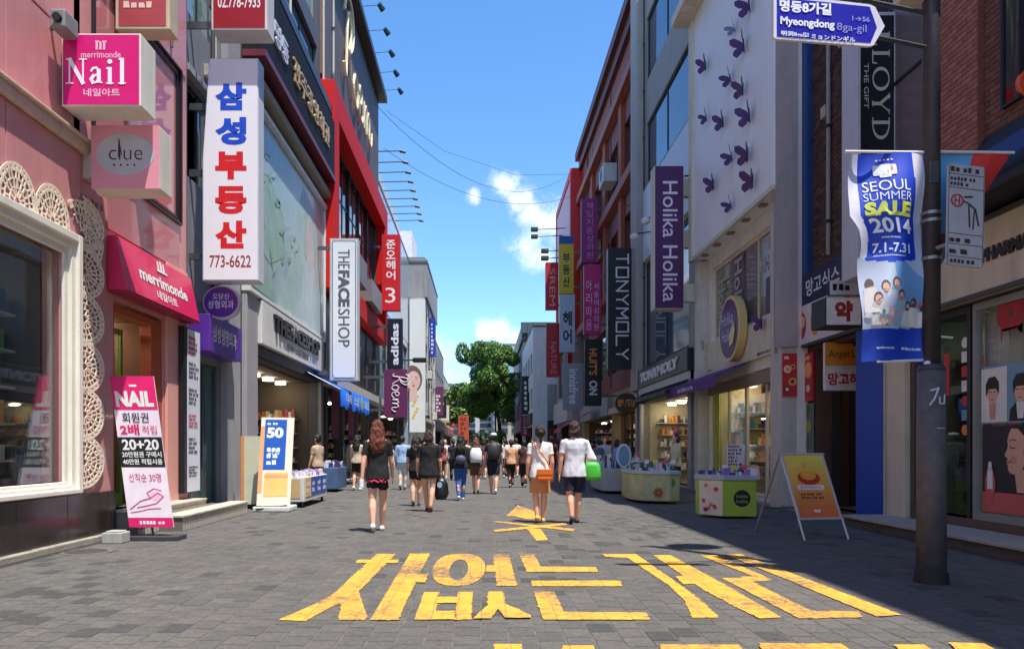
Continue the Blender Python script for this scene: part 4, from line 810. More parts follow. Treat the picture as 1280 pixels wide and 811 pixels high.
# ---------------- G: grey row beyond, two buildings
for (y0, y1, xf, h, lab, col, nz_) in ((65, 84, -4.3, 11.2, 'grey low building beyond the white one, behind the left edge of the tree', (150, 150, 150), 3), (84, 118, -4.6, 10, 'cream building far down the left side beside the tree', (186, 178, 160), 3)):
    g = Bld('shop_building', lab, 1, xf, y0, y1); n_ = int((y1 - y0) / 3); ops = [(y0 + .7 + k * 3, y0 + 2.7 + k * 3, z, z + 1.6) for k in range(n_) for z in (4.2, 7.0)]
    g.wall(mat(col, .7, .1, 1, dirt=.4), 0, h, ops + [(y0 + .6, y1 - .6, .05, 3.1)], depth=6)
    for q in ops: g.window(*q, 2, 1, pane=dark_glass((60, 66, 72)))
    g.interior(y0 + .6, y1 - .6, .05, 3.0, 3.5, mat((66, 60, 58), .8)); g.part('fascia', [(y0 + .2, y1 - .2, 3.15, 4.0, 0, .15)], mat((60, 56, 66) if y0 < 70 else (150, 60, 50), .5))
    for k in range(3):
        yb_ = y0 + 2 + k * (y1 - y0) / 3.2; t_ = thing('hanging_sign', ['plum blade sign on the far grey building', 'black blade sign on the far grey building', 'white blade sign on the far grey building', 'yellow blade sign on the far cream building', 'dark blade sign on the far cream building', 'red blade sign on the far cream building'][k + (3 if y0 > 70 else 0)], 'sign', (xf, yb_, 4))
        MB().box(xf, xf + .85, yb_, yb_ + .2, 4.2, 6.8 - k * .5).build('sign_box', mat([(110, 50, 90), (30, 30, 34), (220, 220, 216), (205, 170, 60), (50, 46, 60), (180, 50, 40)][k + (3 if y0 > 70 else 0)], .5), t_); mb = MB(); scrib(mb, frcam(xf, yb_, 4.2), .2, .3, .5, 1.6, 5, off=.01, seed=k); mb.build('lettering', WHITE, t_)
# ================================================================== RIGHT SIDE
BR = grid_mat((132, 74, 58), (96, 84, 76), .21, .072, .008, .85, .25, 'YZ'); BRD = mat((126, 70, 55), .85, .25, 14, bump=.4)
# ---------------- R1 brick building with the pharmacy
R1 = Bld('brick_pharmacy_building', 'tall brown brick building with cream shop band and pharmacy windows, nearest on the right', -1, 6.6, -9, 12.0)
R1.wall(mat((98, 78, 68), .9, .2, 6, bump=.3), 0, 15.2, [(3, 11.35, .3, 3.2)], depth=8)
# facing bricks, laid one by one on the part that shows
def brickwork(b, y0, y1, z0, z1, name='brickwork', holes=(), cols=((118, 80, 66), (110, 74, 62), (126, 86, 72), (102, 68, 58))):
    mb = MB(); j = 0; z = z0; rr_ = random.Random(5)
    while z < z1 - .06:
        y = y0 + (0 if j % 2 else -.105)
        while y < y1:
            a, e = max(y, y0), min(y + .2, y1)
            if e - a > .03 and not any(q[0] < (a + e) / 2 < q[1] and q[2] < z + .03 < q[3] for q in holes): b.bx(mb, a, e, z, z + .062, .0, .008 + rr_.uniform(0, .004), rr_.randrange(4))
            y += .21
        z += .073; j += 1
    return mb.build(name, [mat(c_, .85, .2, 12, bump=.3) for c_ in cols], b.o, kind='stuff')
brickwork(R1, 8.4, 9.74, 4.3, 9.2)  # shade on this set-back face is put into bricks darker than the pier's
R1.part('brick_pier', [(9.75, 10.75, 4.25, 15.1, .0, .1)], BRD)
mb = MB(); j = 0; z = 4.3
while z < 9.2:       # brick courses on the pier's street face
    y = 9.75 - (.105 if j % 2 else 0)
    while y < 10.75:
        a, e = max(y, 9.75), min(y + .2, 10.75)
        if e - a > .03: R1.bx(mb, a, e, z, z + .062, .1, .11, (j + int(y * 5)) % 3)
        y += .21
    z += .073; j += 1
mb.build('brickwork', [mat(c_, .85, .2, 12, bump=.3) for c_ in ((152, 100, 82), (142, 92, 76), (160, 108, 90))], R1.o, kind='stuff')
R1.window(10.8, 11.95, 5.0, 15.0, 1, 5, rec=-.07, fw=.05, pane=dark_glass((104, 98, 100), .3, .6)); R1.window(9.02, 9.36, 5.5, 9.0, 1, 1, rec=-.08, fw=.03, pane=dark_glass((16, 16, 18)))
CRM = mat((205, 196, 172), .55, .06, dirt=.3)
R1.part('fascia', [(-2, 11.95, 3.22, 4.2, .0, .16)], CRM, bevel=.01); R1.part('fascia_trim', [(-2, 11.96, 3.2, 3.26, .16, .2), (-2, 11.96, 4.14, 4.2, .16, .2)], mat((70, 66, 60), .5))
lettering(R1.o, 'PHARMACY', R1.fr(11.0, 3.45, .16), 1.42, .17, 1.15, .18, mat((34, 30, 28), .4), bold=.06, off=0, ext=.02)
cw = thing('black_canopy', 'black sloping canopy with blue edge above the pharmacy band', 'canopy', (6.0, 7.5, 4.3))
mb = MB(); mb.add([(6.59, 2, 5.3), (5.75, 2, 4.35), (5.75, 2, 4.25), (6.59, 2, 4.25), (6.59, 10.2, 5.3), (5.95, 10.2, 4.35), (5.95, 10.2, 4.25), (6.59, 10.2, 4.25)], [(0, 1, 2, 3), (7, 6, 5, 4), (0, 4, 5, 1), (1, 5, 6, 2), (2, 6, 7, 3), (3, 7, 4, 0)]); mb.build('canopy_cloth', mat((24, 22, 28), .6, .2), cw)
MB().add([(5.73, 2, 4.72), (5.70, 2, 4.5), (5.93, 10.2, 4.72), (5.9, 10.2, 4.5), (5.76, 2, 4.72), (5.96, 10.2, 4.72)], [(0, 1, 3, 2), (0, 2, 5, 4)]).build('blue_edge', mat((26, 48, 120), .5), cw)
MB().cyl((6.4, 10.0, 5.1), (5.2, 8.9, 3.6), .02, n=6).build('stay_rod', BLACK, cw)
os_ = thing('orange_round_sign', 'orange red rounded sign cut off by the right edge of the picture', 'sign', (6.2, 8.3, 6)); x0, z1 = P(1270, 85, 9.0); MB().prism(oval(x0 + .22, z1 - .18, .2, .18), frcam(0, 9.0, 0), -.06).build('sign_box', mat((225, 84, 50), .4), os_, bevel=.02); MB().box(x0 + .2, 6.8, 9.07, 9.12, z1 - .22, z1 - .17).build('bracket', BLACK, os_)
# pharmacy windows
for a, b_ in ((3.05, 5.9), (5.95, 8.3), (8.35, 10.0)): 
    R1.part('window_frame', [(a, a + .06, .3, 3.18, -.1, .0), (b_ - .06, b_, .3, 3.18, -.1, 0), (a + .06, b_ - .06, .3, .4, -.1, .0), (a + .06, b_ - .06, 3.08, 3.18, -.1, 0)], mat((150, 150, 146), .4, metal=.4)); R1.part('pane', [(a + .06, b_ - .06, .4, 3.08, -.06, -.05)], GLASS)
R1.part('window_frame', [(10.05, 10.12, .3, 3.18, -.1, 0), (11.28, 11.35, .3, 3.18, -.1, 0), (10.12, 11.28, 3.08, 3.18, -.1, 0)], DARKM); R1.part('pane', [(10.12, 11.28, .34, 3.08, -.06, -.05)], glass_mat((.5, .55, .55)))
R1.interior(3.05, 11.3, .3, 3.15, 3.5, mat((170, 178, 168), .8), lights=4, shelves=1, seed=50, emit=9)
R1.part('blind', [(6.2 + .24 * k, 6.2 + .24 * k + .225, 2.3, 3.07, -.2, -.18) for k in range(16)], mat((176, 180, 172), .7))
R1.part('pillar', [(11.45, 11.95, 0, 3.2, .0, .1)], CRM, bevel=.01)
# window posters
ph = MB(); fr = R1.fr(9.95, .42, -.048); 
ph.prism(rect(.08, .0, 1.45, 1.12), fr, .001, 0, .002); ph.prism(rect(.08, 0, 1.45, .26), fr, .001, 1, .004); ph.prism(rect(.08, 1.15, 1.45, .75), fr, .001, 2, .002)
ph.prism([(.6, 1.08), (.64, 1.12), (1.2, 1.12), (1.2, .62), (1.0, .5), (.88, .66), (.86, .9), (.8, 1.0), (.68, 1.05)], fr, .001, 3, .0045)
ph.prism([(.68, .52), (.72, .28), (1.15, .28), (.98, .62)], fr, .001, 4, .005)
ph.prism([(.62, 1.08), (.57, .99), (.55, .91), (.565, .87), (.55, .82), (.50, .745), (.52, .72), (.555, .71), (.555, .69), (.535, .668), (.555, .65), (.54, .63), (.565, .605), (.562, .56), (.6, .515), (.69, .5), (.8, .56), (.88, .68), (.9, .82), (.84, .98), (.74, 1.07)], fr, .001, 4, .006)
ph.prism([(.62, 1.09), (.72, 1.09), (.84, .99), (.86, .84), (.93, .7), (1.0, .9), (.92, 1.1), (.7, 1.13)], fr, .001, 3, .0075)
stroke(ph, [(.6, .845), (.64, .828), (.69, .835)], fr, .014, .0075, .001, 3); stroke(ph, [(.59, .92), (.65, .94), (.71, .925)], fr, .012, .0075, .001, 3); stroke(ph, [(.54, .655), (.58, .652), (.61, .66)], fr, .016, .0075, .001, 5); ph.prism(oval(.84, .78, .028, .05, 10), fr, .001, 7, .0085); ph.prism(oval(.66, .68, .06, .05, 12), fr, .001, 7, .0072)
ph.prism(oval(.24, .36, .1, .18), fr, .001, 1, .012); ph.prism(rect(.19, .3, .1, .26), fr, .001, 6, .014); ph.prism(oval(.24, .6, .035, .06), fr, .001, 6, .014)
for k, cx in enumerate((.28, .78)):
    ph.prism(rect(cx - .22, 1.17, .48, .7), fr, .001, 6 if k == 0 else 2, .004); ph.prism([(cx - .12, 1.5), (cx - .13, 1.66), (cx - .07, 1.75), (cx + .05, 1.76), (cx + .12, 1.68), (cx + .12, 1.52), (cx + .07, 1.6), (cx - .07, 1.6)], fr, .001, 3, .0085)
    ph.prism([(cx - .2, 1.17), (cx + .22, 1.17), (cx + .2, 1.3), (cx + .08, 1.4), (cx - .08, 1.4), (cx - .18, 1.32)], fr, .001, 3 if k else 6, .0055); ph.prism([(cx - .05, 1.2), (cx + .05, 1.2), (cx + .07, 1.41), (cx - .07, 1.41)], fr, .001, 6 if k else 7, .0065)
    ph.prism([(cx - .1, 1.62), (cx - .1, 1.52), (cx - .06, 1.43), (cx, 1.395), (cx + .06, 1.43), (cx + .1, 1.52), (cx + .1, 1.62), (cx, 1.68)], fr, .001, 4, .0075)
    for e in (-1, 1): stroke(ph, [(cx + e * .025, 1.56), (cx + e * .065, 1.56)], fr, .012, .009, .001, 3)
    stroke(ph, [(cx - .03, 1.46), (cx + .03, 1.46)], fr, .01, .009, .001, 5)
ph.prism(rect(1.2, 1.19, .33, .25), fr, .001, 2, .009)
ph.build('window_poster', [mat((40, 32, 44), .5), mat((196, 92, 88), .5), mat((120, 156, 178), .5), mat((30, 24, 24), .5), mat((222, 172, 145), .5), mat((176, 40, 50), .5), mat((224, 222, 214), .5), mat((206, 148, 124), .5)], R1.o)
lettering(R1.o, '약', R1.fr(9.95, .42, -.048), .36, 1.95, .75, .85, mat((170, 26, 30), .4), bold=.09, off=.0085, name='red_window_letter')
mb = MB(); txt(mb, '9:00', R1.fr(9.95, .42, -.048), .95, 1.2, .5, .2, bold=.03, off=.009) if False else scrib(mb, R1.fr(9.95, .42, -.048), .9, 1.2, .6, .16, 1, off=.014, seed=3); mb.build('lettering', mat((210, 190, 120), .5), R1.o)
mb = MB(); fr = R1.fr(11.25, .4, -.048); mb.prism(rect(.1, 1.5, .35, .4), fr, .001, 0, .003); mb.prism(rect(.1, .95, .3, .5), fr, .001, 1, .003); mb.prism(rect(.12, 1.95, .3, .3), fr, .001, 2, .003); mb.prism(rect(.55, 1.6, .13, .6), fr, .001, 2, .003)
for k in range(7): mb.prism(oval(1.02, 2.3 - k * .2, .07, .075) if k in (0, 4, 6) else rect(.95, 2.23 - k * .2, .14, .15), fr, .001, (3, 3, 2, 3, 2, 1, 4)[k], .003)
mb.build('window_sticker', [mat((200, 170, 80), .5), mat((120, 150, 180), .5), mat((190, 50, 45), .5), mat((220, 220, 220), .5), mat((214, 130, 50), .5)], R1.o)
# plinth
pl = thing('stone_plinth', 'low dark stone step with pale edge in front of the pharmacy windows', 'step', (6.2, 7, 0))
for k in range(13):
    a = -1 + k; MB().box(5.84, 6.56, a + .003, a + .997, 0, .14).build('plinth_stone', mat((84, 78, 74), .8, .25, 5, bump=.3), pl, bevel=.006); MB().box(5.8, 6.57, a + .002, a + .998, .143, .185).build('edge_stone', mat((168, 160, 148), .7, .12, 5, dirt=.4), pl, bevel=.006)
# ---------------- R2 recessed dark brick with blue strip
R2 = Bld('dark_brick_food_building', 'dark brown brick building with fruit picture band and blue column', -1, 6.62, 12.0, 15.5)
R2.wall(mat((84, 62, 52), .9, .2, 6, bump=.3), 0, 16.6, [(12.95, 14.7, .1, 3.2)], depth=8)
brickwork(R2, 12.0, 15.0, 4.9, 10.6, cols=((84, 58, 48), (74, 52, 44), (94, 66, 54), (62, 44, 38)))
R2.part('orange_brick_strip', [(15.2, 15.5, 4.75, 16.5, .0, .04)], mat((178, 104, 76), .85, .15, 10, bump=.4)); 
for z in (6.7, 8.9, 11): R2.part('joint', [(15.2, 15.5, z, z + .02, .04, .046)], mat((60, 40, 34), .8))
dp = R2.part('blue_panel', [(14.85, 15.18, 4.75, 16.5, .0, .12)], mat((28, 66, 124), .45, .1, dirt=.3))
R2.part('blue_column', [(12.02, 12.93, .0, 3.5, .0, .12)], mat((20, 66, 168), .45, .1, dirt=.15), bevel=.01); R2.part('pillar', [(11.99, 12.015, 0, 3.3, .0, .13)], CRM)
R2.part('column_foot', [(11.98, 12.96, 0, .12, .0, .2)], mat((90, 86, 82), .8))
R2.part('fascia', [(12.0, 15.48, 3.28, 3.34, 0, .14)], mat((60, 60, 60), .5)); 
fb_ = thing('fruit_picture_band', 'shop band of pale print with painted fruits under a navy strip, over the dark doorway', 'sign', (6.5, 14, 3.3))
MB().box(6.615, 6.5, 12.05, 15.45, 3.345, 4.75).build('sign_box', mat((216, 210, 206), .4, .04), fb_, bevel=.01)
fr = frwall(-1, 6.5, 15.45, 3.345); mb = MB(); mb.prism(rect(0, .78, 3.4, .62), fr, .002, 0, .001)
for k, (cx, mi) in enumerate(((.35, 1), (.95, 2), (1.55, 3), (2.2, 4), (2.85, 2))): mb.prism(oval(cx, .38, .2, .27), fr, .001, mi, .004); mb.prism(oval(cx + .05, .45, .1, .12), fr, .001, 5, .006); mb.prism(rect(cx - .01, .6, .03, .1), fr, .001, 6, .006)
mb.build('printed_picture', [mat((26, 34, 70), .4), mat((180, 40, 60), .5), mat((226, 150, 50), .5), mat((170, 150, 110), .5), mat((222, 96, 60), .5), mat((240, 180, 120), .5), mat((70, 110, 60), .5)], fb_)
mb = MB(); txt(mb, '망고식스', fr, .55, .92, 1.4, .34, bold=.02, off=.006); mb.prism(rect(.15, .95, .2, .3), fr, .002, 0, .004); mb.build('lettering', mat((216, 216, 222), .4), fb_)
dg = thing('mango_sign', 'orange and white sign board with red Korean letters hung in the dark doorway', 'sign', (6.7, 14, 2.5)); 
x0, z1 = P(1031, 428, 13.9); x1, z0 = P(1078, 488, 13.9); MB().box(x0, x1 + .2, 13.9, 13.98, z0, z1).build('sign_box', mat((222, 216, 208), .4), dg, bevel=.01); MB().box(x0, x1 + .2, 13.885, 13.897, z0 + (z1 - z0) * .52, z1).build('orange_panel', mat((232, 150, 50), .4), dg)
fr = frcam(x0, 13.9, z0); h = z1 - z0; w_ = x1 - x0; lettering(dg, '망고하다', fr, .06, .1, w_ * 1.15, h * .26, mat((190, 30, 44), .4), bold=.03, off=.004); lettering(dg, 'Angel Loops', fr, .06, h * .64, w_ * 1.2, h * .2, mat((90, 60, 20), .4), bold=.0, off=.02)
R2.interior(12.95, 14.7, .1, 3.15, 3.0, mat((50, 42, 38), .8), lights=1, seed=3, emit=3); R2.part('door_frame', [(12.95, 13.02, .1, 3.1, -.6, -.5), (13.8, 13.86, .1, 3.1, -.6, -.5), (14.63, 14.7, .1, 3.1, -.6, -.5)], mat((70, 50, 36), .5))
mp = thing('menu_poster', 'red poster of food pictures on the wall just left of the dark doorway', 'poster', (6.4, 15, 1.6)); MB().box(6.6, 6.56, 14.75, 15.42, 2.2, 3.15).build('poster_sheet', mat((190, 36, 44), .4), mp); fr = frwall(-1, 6.56, 15.42, 2.2); mb = MB()
for cx, cy, r_, mi in ((.18, .55, .15, 0), (.48, .62, .16, 1), (.48, .25, .15, 2), (.17, .2, .13, 1)): mb.prism(oval(cx, cy, r_, r_), fr, .001, mi, .003); mb.prism(oval(cx, cy, r_ * .55, r_ * .5), fr, .001, 2 - mi, .005)
mb.prism(rect(.05, .82, .5, .08), fr, .001, 1, .003); mb.build('printed_picture', [mat((230, 200, 170), .5), mat((236, 170, 110), .5), mat((160, 60, 60), .5)], mp)
mp2 = thing('menu_poster', 'red food poster on the near face of the cream corner pillar', 'poster', (6.25, 15.1, 2.3)); MB().box(6.1, 6.39, 15.075, 15.095, 2.3, 3.17).build('poster_sheet', mat((196, 46, 50), .45), mp2); mb = MB(); fr = frcam(6.1, 15.075, 2.3)
for cx, cy, r_, mi in ((.1, .55, .08, 0), (.2, .3, .08, 1), (.09, .14, .07, 2), (.21, .6, .05, 1)): mb.prism(oval(cx, cy, r_, r_), fr, .001, mi, .003); mb.prism(oval(cx, cy, r_ * .55, r_ * .5), fr, .001, (mi + 1) % 3, .005)
scrib(mb, fr, .03, .74, .24, .1, 1, off=.004, seed=4, mi=0); mb.build('printed_picture', [mat((236, 214, 190), .5), mat((240, 170, 90), .5), mat((120, 40, 50), .5)], mp2)
R2.part('glass_panel', [(14.75, 15.42, .3, 2.15, .0, .03)], dark_glass((34, 50, 38), .06)); mb = MB(); fr = R2.fr(15.4, .3, .03)
for k in range(5): mb.prism(oval(.3 + .1 * (k % 2), .4 + k * .33, .14, .12), fr, .001, k % 2, .003)
mb.build('window_sticker', [mat((70, 110, 50), .5), mat((150, 150, 60), .5)], R2.o)
# pharmacy box sign
o, fr, w_, h = blade('pharmacy_box_sign', 'small square sign box with one red Korean letter, black left side', 12.5, 1032, 1077, 371, 407, .55, mat((214, 208, 200), .4), mat((22, 22, 24), .5), 6.6, rim=.015); lettering(o, '약', fr, w_ * .25, h * .14, w_ * .5, h * .72, mat((150, 28, 34), .4), bold=.06, off=.0085)
o, fr, w_, h = blade('tilted_letter_board', 'pale tilted board with small letters just above the square pharmacy box', 12.7, 1037, 1078, 350, 369, .1, mat((206, 206, 208), .4), BLACK, 6.6, rim=.005); mb = MB(); scrib(mb, fr, .05, .06, w_ - .1, h - .1, 1, off=.01, seed=6); mb.build('lettering', BLACK, o)
# tall black blade sign
o, fr, w_, h = blade('tall_black_sign', 'tall black vertical sign with white serif letters behind the blue banner', 11.8, 1071, 1122, 15, 345, .5, mat((18, 18, 19), .35, .1), mat((186, 186, 190), .4, .06, dirt=.2), 6.6, rim=.06)
mb = MB()
f2 = (fr[0] + X * (w_ * .38) + Z * (h - .3), -Z * 1.5, X); serif_word(mb, 'LLOYD', f2, 0, 0, .26, off=.0085, S=.036); 
f3 = (fr[0] + X * (w_ * .17) + Z * (h - .82), -Z, X); txt(mb, 'THE GIFT', f3, 0, 0, .72, .075, off=.0085); mb.build('lettering', mat((190, 186, 176), .4), o)

# ---------------- R3 cream butterfly building
CR = mat((232, 226, 214), .5, .05, 1.5, dirt=.25)
R3 = Bld('butterfly_cosmetics_building', 'cream building with purple butterflies on its upper wall and a purple oval logo', -1, 6.4, 15.1, 21.3)
R3.wall(CR, 0, 17.5, [(15.7, 20.9, .12, 3.05), (15.75, 20.6, 4.2, 6.2)], depth=7)
up = R3.part('upper_box', [(15.1, 21.0, 6.55, 17.6, .003, .45)], mat((238, 236, 232), .5, .03, 1.0, dirt=.08), bevel=.015)
R3.part('edge_moulding', [(20.85, 21.15, 6.5, 17.6, .45, .52), (15.1, 21.15, 6.5, 6.6, .45, .5)], CREAM, parent=up); R3.part('side_cladding', [(15.06, 15.098, 3.3, 17.6, .0, .44)], mat((176, 164, 160), .6, .06, dirt=.3), parent=up)
R3.part('cornice_ledge', [(15.1, 21.4, 13.3, 13.6, .45, .95)], mat((222, 208, 180), .5, dirt=.3), bevel=.02)
R3.part('corner_pillar', [(15.12, 15.68, 0, 6.5, .0, .32)], mat((198, 190, 178), .6, .06, dirt=.3), bevel=.01); R3.part('pilaster', [(20.95, 21.28, 0, 6.5, 0, .3)], mat((206, 200, 188), .6, dirt=.3), bevel=.01)
for k in range(5):
    y = 16.1 + k * 1.05; R3.part('soffit_lamp', [(y, y + .16, 6.5, 6.545, .2, .36)], mat((140, 120, 90), .4))
def butterfly(y, z, s, ang, open_=.55, grey=False):
    o = thing('butterfly_ornament', '', 'butterfly', (R3.x(.47), y, z)); o['group'] = 'purple butterflies on the cream wall'
    n = Vector((-1, 0, 0)); a = R(ang); r = Vector((0, -math.cos(a), math.sin(a))); u = Vector((0, math.sin(a), math.cos(a))); m = mat((74, 30, 92) if not grey else (126, 116, 150), .5, .15)
    base = Vector((R3.x(.47), y, z)); wing = [(0, .02), (.1, .2), (.3, .36), (.46, .36), (.46, .2), (.34, .06), (.22, .0), (.34, -.08), (.36, -.22), (.24, -.34), (.1, -.24), (0, -.06)]
    for sgn, lift in ((-1, 1.05), (1, .5)):
        wr = (r * sgn * math.cos(lift) + n * math.sin(lift)).normalized(); MB().prism([(p * s, q * s) for p, q in wing], (base + n * .02, wr, u), .006).build('wing', m, o)
    MB().cyl(base - u * .22 * s + n * .02, base + u * .26 * s + n * .02, .02 * s, .012 * s, 8).build('butterfly_body', BLACK, o)
    return o
BF = [(938, 8, 1.1, 10), (919, 36, .8, 25, True), (931, 58, 1.1, 5), (883, 82, .95, 0), (914, 99, .9, 20), (930, 112, .95, -5), (884, 148, .75, 15), (905, 153, .95, 0), (938, 145, 1.1, 5), (916, 197, .9, 20), (936, 194, 1.05, -5), (893, 231, .95, 0), (942, 227, 1.05, -10), (915, 257, .8, 25)]
BL = ['topmost butterfly on the cream wall', 'pale lilac butterfly, second from the top of the cream wall', 'large dark purple butterfly third from the top of the cream wall', 'upper one of the three butterflies along the far edge of the cream wall', 'left one of the close pair in the middle of the cream wall', 'right one of the close pair in the middle of the cream wall', 'small tilted butterfly in the middle of the far edge of the cream wall', 'butterfly between the small tilted one and the large near one', 'large butterfly by the near edge at half height of the cream wall', 'left one of the lower close pair on the cream wall', 'right one of the lower close pair on the cream wall', 'lowest of the butterflies along the far edge of the cream wall', 'tilted butterfly low by the near edge of the cream wall', 'lowest butterfly, right above the soffit of the cream wall']
for q, lab in zip(BF, BL):
    y, z = R3.uv(q[0], q[1], .47); butterfly(y, z, .62 * q[2], q[3], grey=len(q) > 4)['label'] = 'purple ' + lab if not lab.startswith(('pale', 'large dark')) else lab
# second floor window with words, cream band and oval logo
R3.window(15.75, 20.6, 4.2, 6.2, 3, 1, rec=.06, fw=.08, pane=dark_glass((128, 124, 110), .1, .7), frame=CREAM)
R3.part('window_graphic', [(18.3, 19.1, 4.3, 6.1, -.085, -.055)], mat((112, 92, 108), .5, .15)); R3.part('window_graphic', [(16.0, 16.9, 4.3, 5.1, -.085, -.055)], mat((96, 70, 110), .5, .2))
mb = MB(); txt(mb, 'Holika', R3.fr(19.0, 4.2, -.05), .05, .15, .6, 1.65, bold=.02, rot=True, off=.02); txt(mb, 'Holika', R3.fr(20.3, 4.2, -.05), .1, .15, .6, 1.4, bold=.0, rot=True, off=.02); txt(mb, 'Holika', R3.fr(17.3, 5.2, -.06), .1, .1, 1.2, .35, off=.02, bold=.02); txt(mb, 'Holika', R3.fr(17.0, 5.6, -.06), .1, .15, 1.0, .3, off=.02, bold=.02); mb.build('window_lettering', mat((176, 172, 166), .5), R3.o)
R3.part('cream_band', [(15.7, 20.94, 3.3, 4.15, .0, .1)], CREAM, bevel=.01)
mb = MB(); scrib(mb, R3.fr(17.0, 3.34, .1), 0, 0, 1.1, .1, 1, off=.004, seed=2); scrib(mb, R3.fr(20.7, 3.34, .1), 0, 0, .5, .1, 1, off=.004, seed=4); mb.build('lettering', mat((80, 60, 70), .5), R3.o)
for (u, v, s_, a_, lab) in ((954, 404, .85, 0, 'purple butterfly on the cream shop band right of the oval logo'), (881, 433, .6, 5, 'purple butterfly on the cream shop band left of the oval logo')):
    y, z = R3.uv(u, v, .1); b_ = butterfly(y, z, .62 * s_, a_); b_['label'] = lab; b_.location.x += .36
ol = thing('oval_logo_sign', 'big purple oval logo sign with gold rim over the shop window', 'sign', (6.2, 18.7, 3.6)); y, z = R3.uv(912, 411, .3)
fr = frwall(-1, R3.x(.12), y, z); MB().prism(oval(0, 0, .74, .8, 40), fr, .2).build('sign_rim', mat((216, 190, 120), .4, .05), ol, bevel=.015); MB().prism(oval(0, 0, .66, .72, 40), fr, .006, base=.202).build('sign_face', mat((82, 34, 92), .4), ol)
mb = MB(); txt(mb, 'Holika', fr, -.5, .1, .85, .3, bold=.01, off=.215); txt(mb, 'Holika', fr, -.45, -.3, .7, .3, bold=.01, off=.215); mb.build('lettering', mat((196, 176, 210), .4), ol); MB().prism([(.1, -.45), (.35, -.4), (.5, -.1), (.42, .12), (.22, -.02), (.1, -.2)], fr, .004, base=.22).build('gold_wing', mat((226, 200, 120), .4), ol)
aw = thing('purple_awning', 'narrow purple fabric awning over the far half of the butterfly shop window', 'awning', (6, 19.5, 3)); mb = MB(); ya, yb = 17.6, 22.2
mb.add([(6.3, ya, 3.3), (5.55, ya, 2.98), (5.53, ya, 2.72), (6.3, yb, 3.3), (5.55, yb, 2.98), (5.53, yb, 2.72), (6.3, ya, 3.26), (5.58, ya, 2.95), (6.3, yb, 3.26), (5.58, yb, 2.95)], [(0, 1, 4, 3), (1, 2, 5, 4), (6, 7, 9, 8), (0, 6, 7, 1), (3, 4, 9, 8)]); mb.build('awning_cloth', mat((86, 40, 110), .7, .1), aw); mb = MB(); scrib(mb, frwall(-1, 5.535, yb, 2.74), 1.2, .03, 1.8, .16, 1, off=.01, seed=8); mb.build('lettering', mat((200, 190, 210), .5), aw)
R3.window(15.72, 18.3, .12, 3.0, 2, 1, rec=.1, fw=.07, pane=GLASS, frame=CREAM); R3.window(18.3, 20.9, .12, 3.0, 2, 1, rec=.1, fw=.07, pane=GLASS, frame=mat((190, 184, 130), .5))
R3.interior(15.72, 20.88, .12, 3.02, 3.6, mat((206, 194, 160), .7), lights=6, shelves=1, seed=61, emit=9)
R3.part('hanging_sign', [(16.2, 17.6, 2.55, 2.95, -.25, -.22)], mat((190, 40, 50), .5)); R3.part('window_sticker', [(20.3, 20.75, .4, 2.9, -.085, -.083)], mat((180, 190, 70), .5)); R3.part('rolled_shutter', [(15.72, 20.9, 2.72, 3.0, -.08, .04)], mat((150, 130, 110), .5))
# Holika vertical sign
o, fr, w_, h = blade('tall_purple_sign', 'tall purple vertical sign with white letters and cream frame on the right side', 21.2, 818, 855, 207, 386, .5, mat((78, 26, 86), .35, .05), CREAM, 6.4, rim=.02, brackets=(.12, .86, .5), rimm=CREAM, bh=.25, bw=.2)
lettering(o, 'Holika Holika', fr, w_ * .28, h * .05, w_ * .5, h * .84, mat((226, 214, 226), .4), rot=True, bold=.005, off=.009)

# ---------------- R4 silver columns
GR4 = mat((158, 152, 142), .6, .07, 1, dirt=.3)
R4 = Bld('silver_column_building', 'grey stone building with blue sky windows and ribbed silver columns', -1, 6.3, 21.3, 30)
R4.wall(GR4, 0, 19.5, [(22.2, 29.2, .1, 3.0), (22.6, 28.6, 4.3, 8.3), (22.6, 28.4, 11.3, 13.6), (22.6, 28.4, 15.2, 17.6), (21.6, 22.3, 11.3, 17.6)], depth=7)
BG = dark_glass((24, 52, 84), .03, 1.0)
R4.window(22.6, 28.4, 11.3, 13.6, 2, 1, rec=.06, pane=BG); R4.window(22.6, 28.4, 15.2, 17.6, 2, 1, rec=.06, pane=BG); R4.window(21.6, 22.3, 11.3, 17.6, 1, 4, rec=.06, pane=dark_glass((20, 24, 30)))
R4.window(22.6, 28.6, 4.3, 8.3, 2, 1, rec=.05, fw=.12, pane=dark_glass((70, 86, 104), .05, .9), frame=BLACK)
R4.part('concrete_fin', [(28.8, 30.0, 3.5, 19.4, .0, .3)], mat((170, 166, 160), .7, .08, dirt=.3), bevel=.02)
R4.part('white_panel', [(22.3, 28.7, 8.4, 11.1, .0, .08)], mat((206, 210, 214), .4, .1)); 
SLV = mat((186, 188, 194), .3, .12, 5, metal=.6, bump=.3, bscale=30)
for y in (21.32, 22.0, 28.9, 29.6):
    for k in range(3): R4.part('silver_rib', [(y + k * .12, y + k * .12 + .08, .0, 3.5 if y > 22.5 else 4.2, .0, .12)], SLV)
tf = thing('black_fascia_sign', 'black shop fascia with white italic letters over the lit shop with product counters', 'sign', (6.1, 25.5, 3.5)); MB().box(6.295, 6.05, 21.9, 29.0, 3.55, 4.22).build('sign_box', mat((40, 40, 44), .4, .1), tf, bevel=.01); mb = MB(); txt(mb, 'TONYMOLY', frwall(-1, 6.05, 29.0, 3.55), .7, .16, 5.4, .36, bold=.05, off=0, ext=.04, slant=.25); mb.build('lettering', mat((222, 222, 224), .4), tf)
R4.part('white_trim', [(22.0, 29.0, 3.3, 3.54, .0, .2)], mat((206, 204, 198), .5)); 
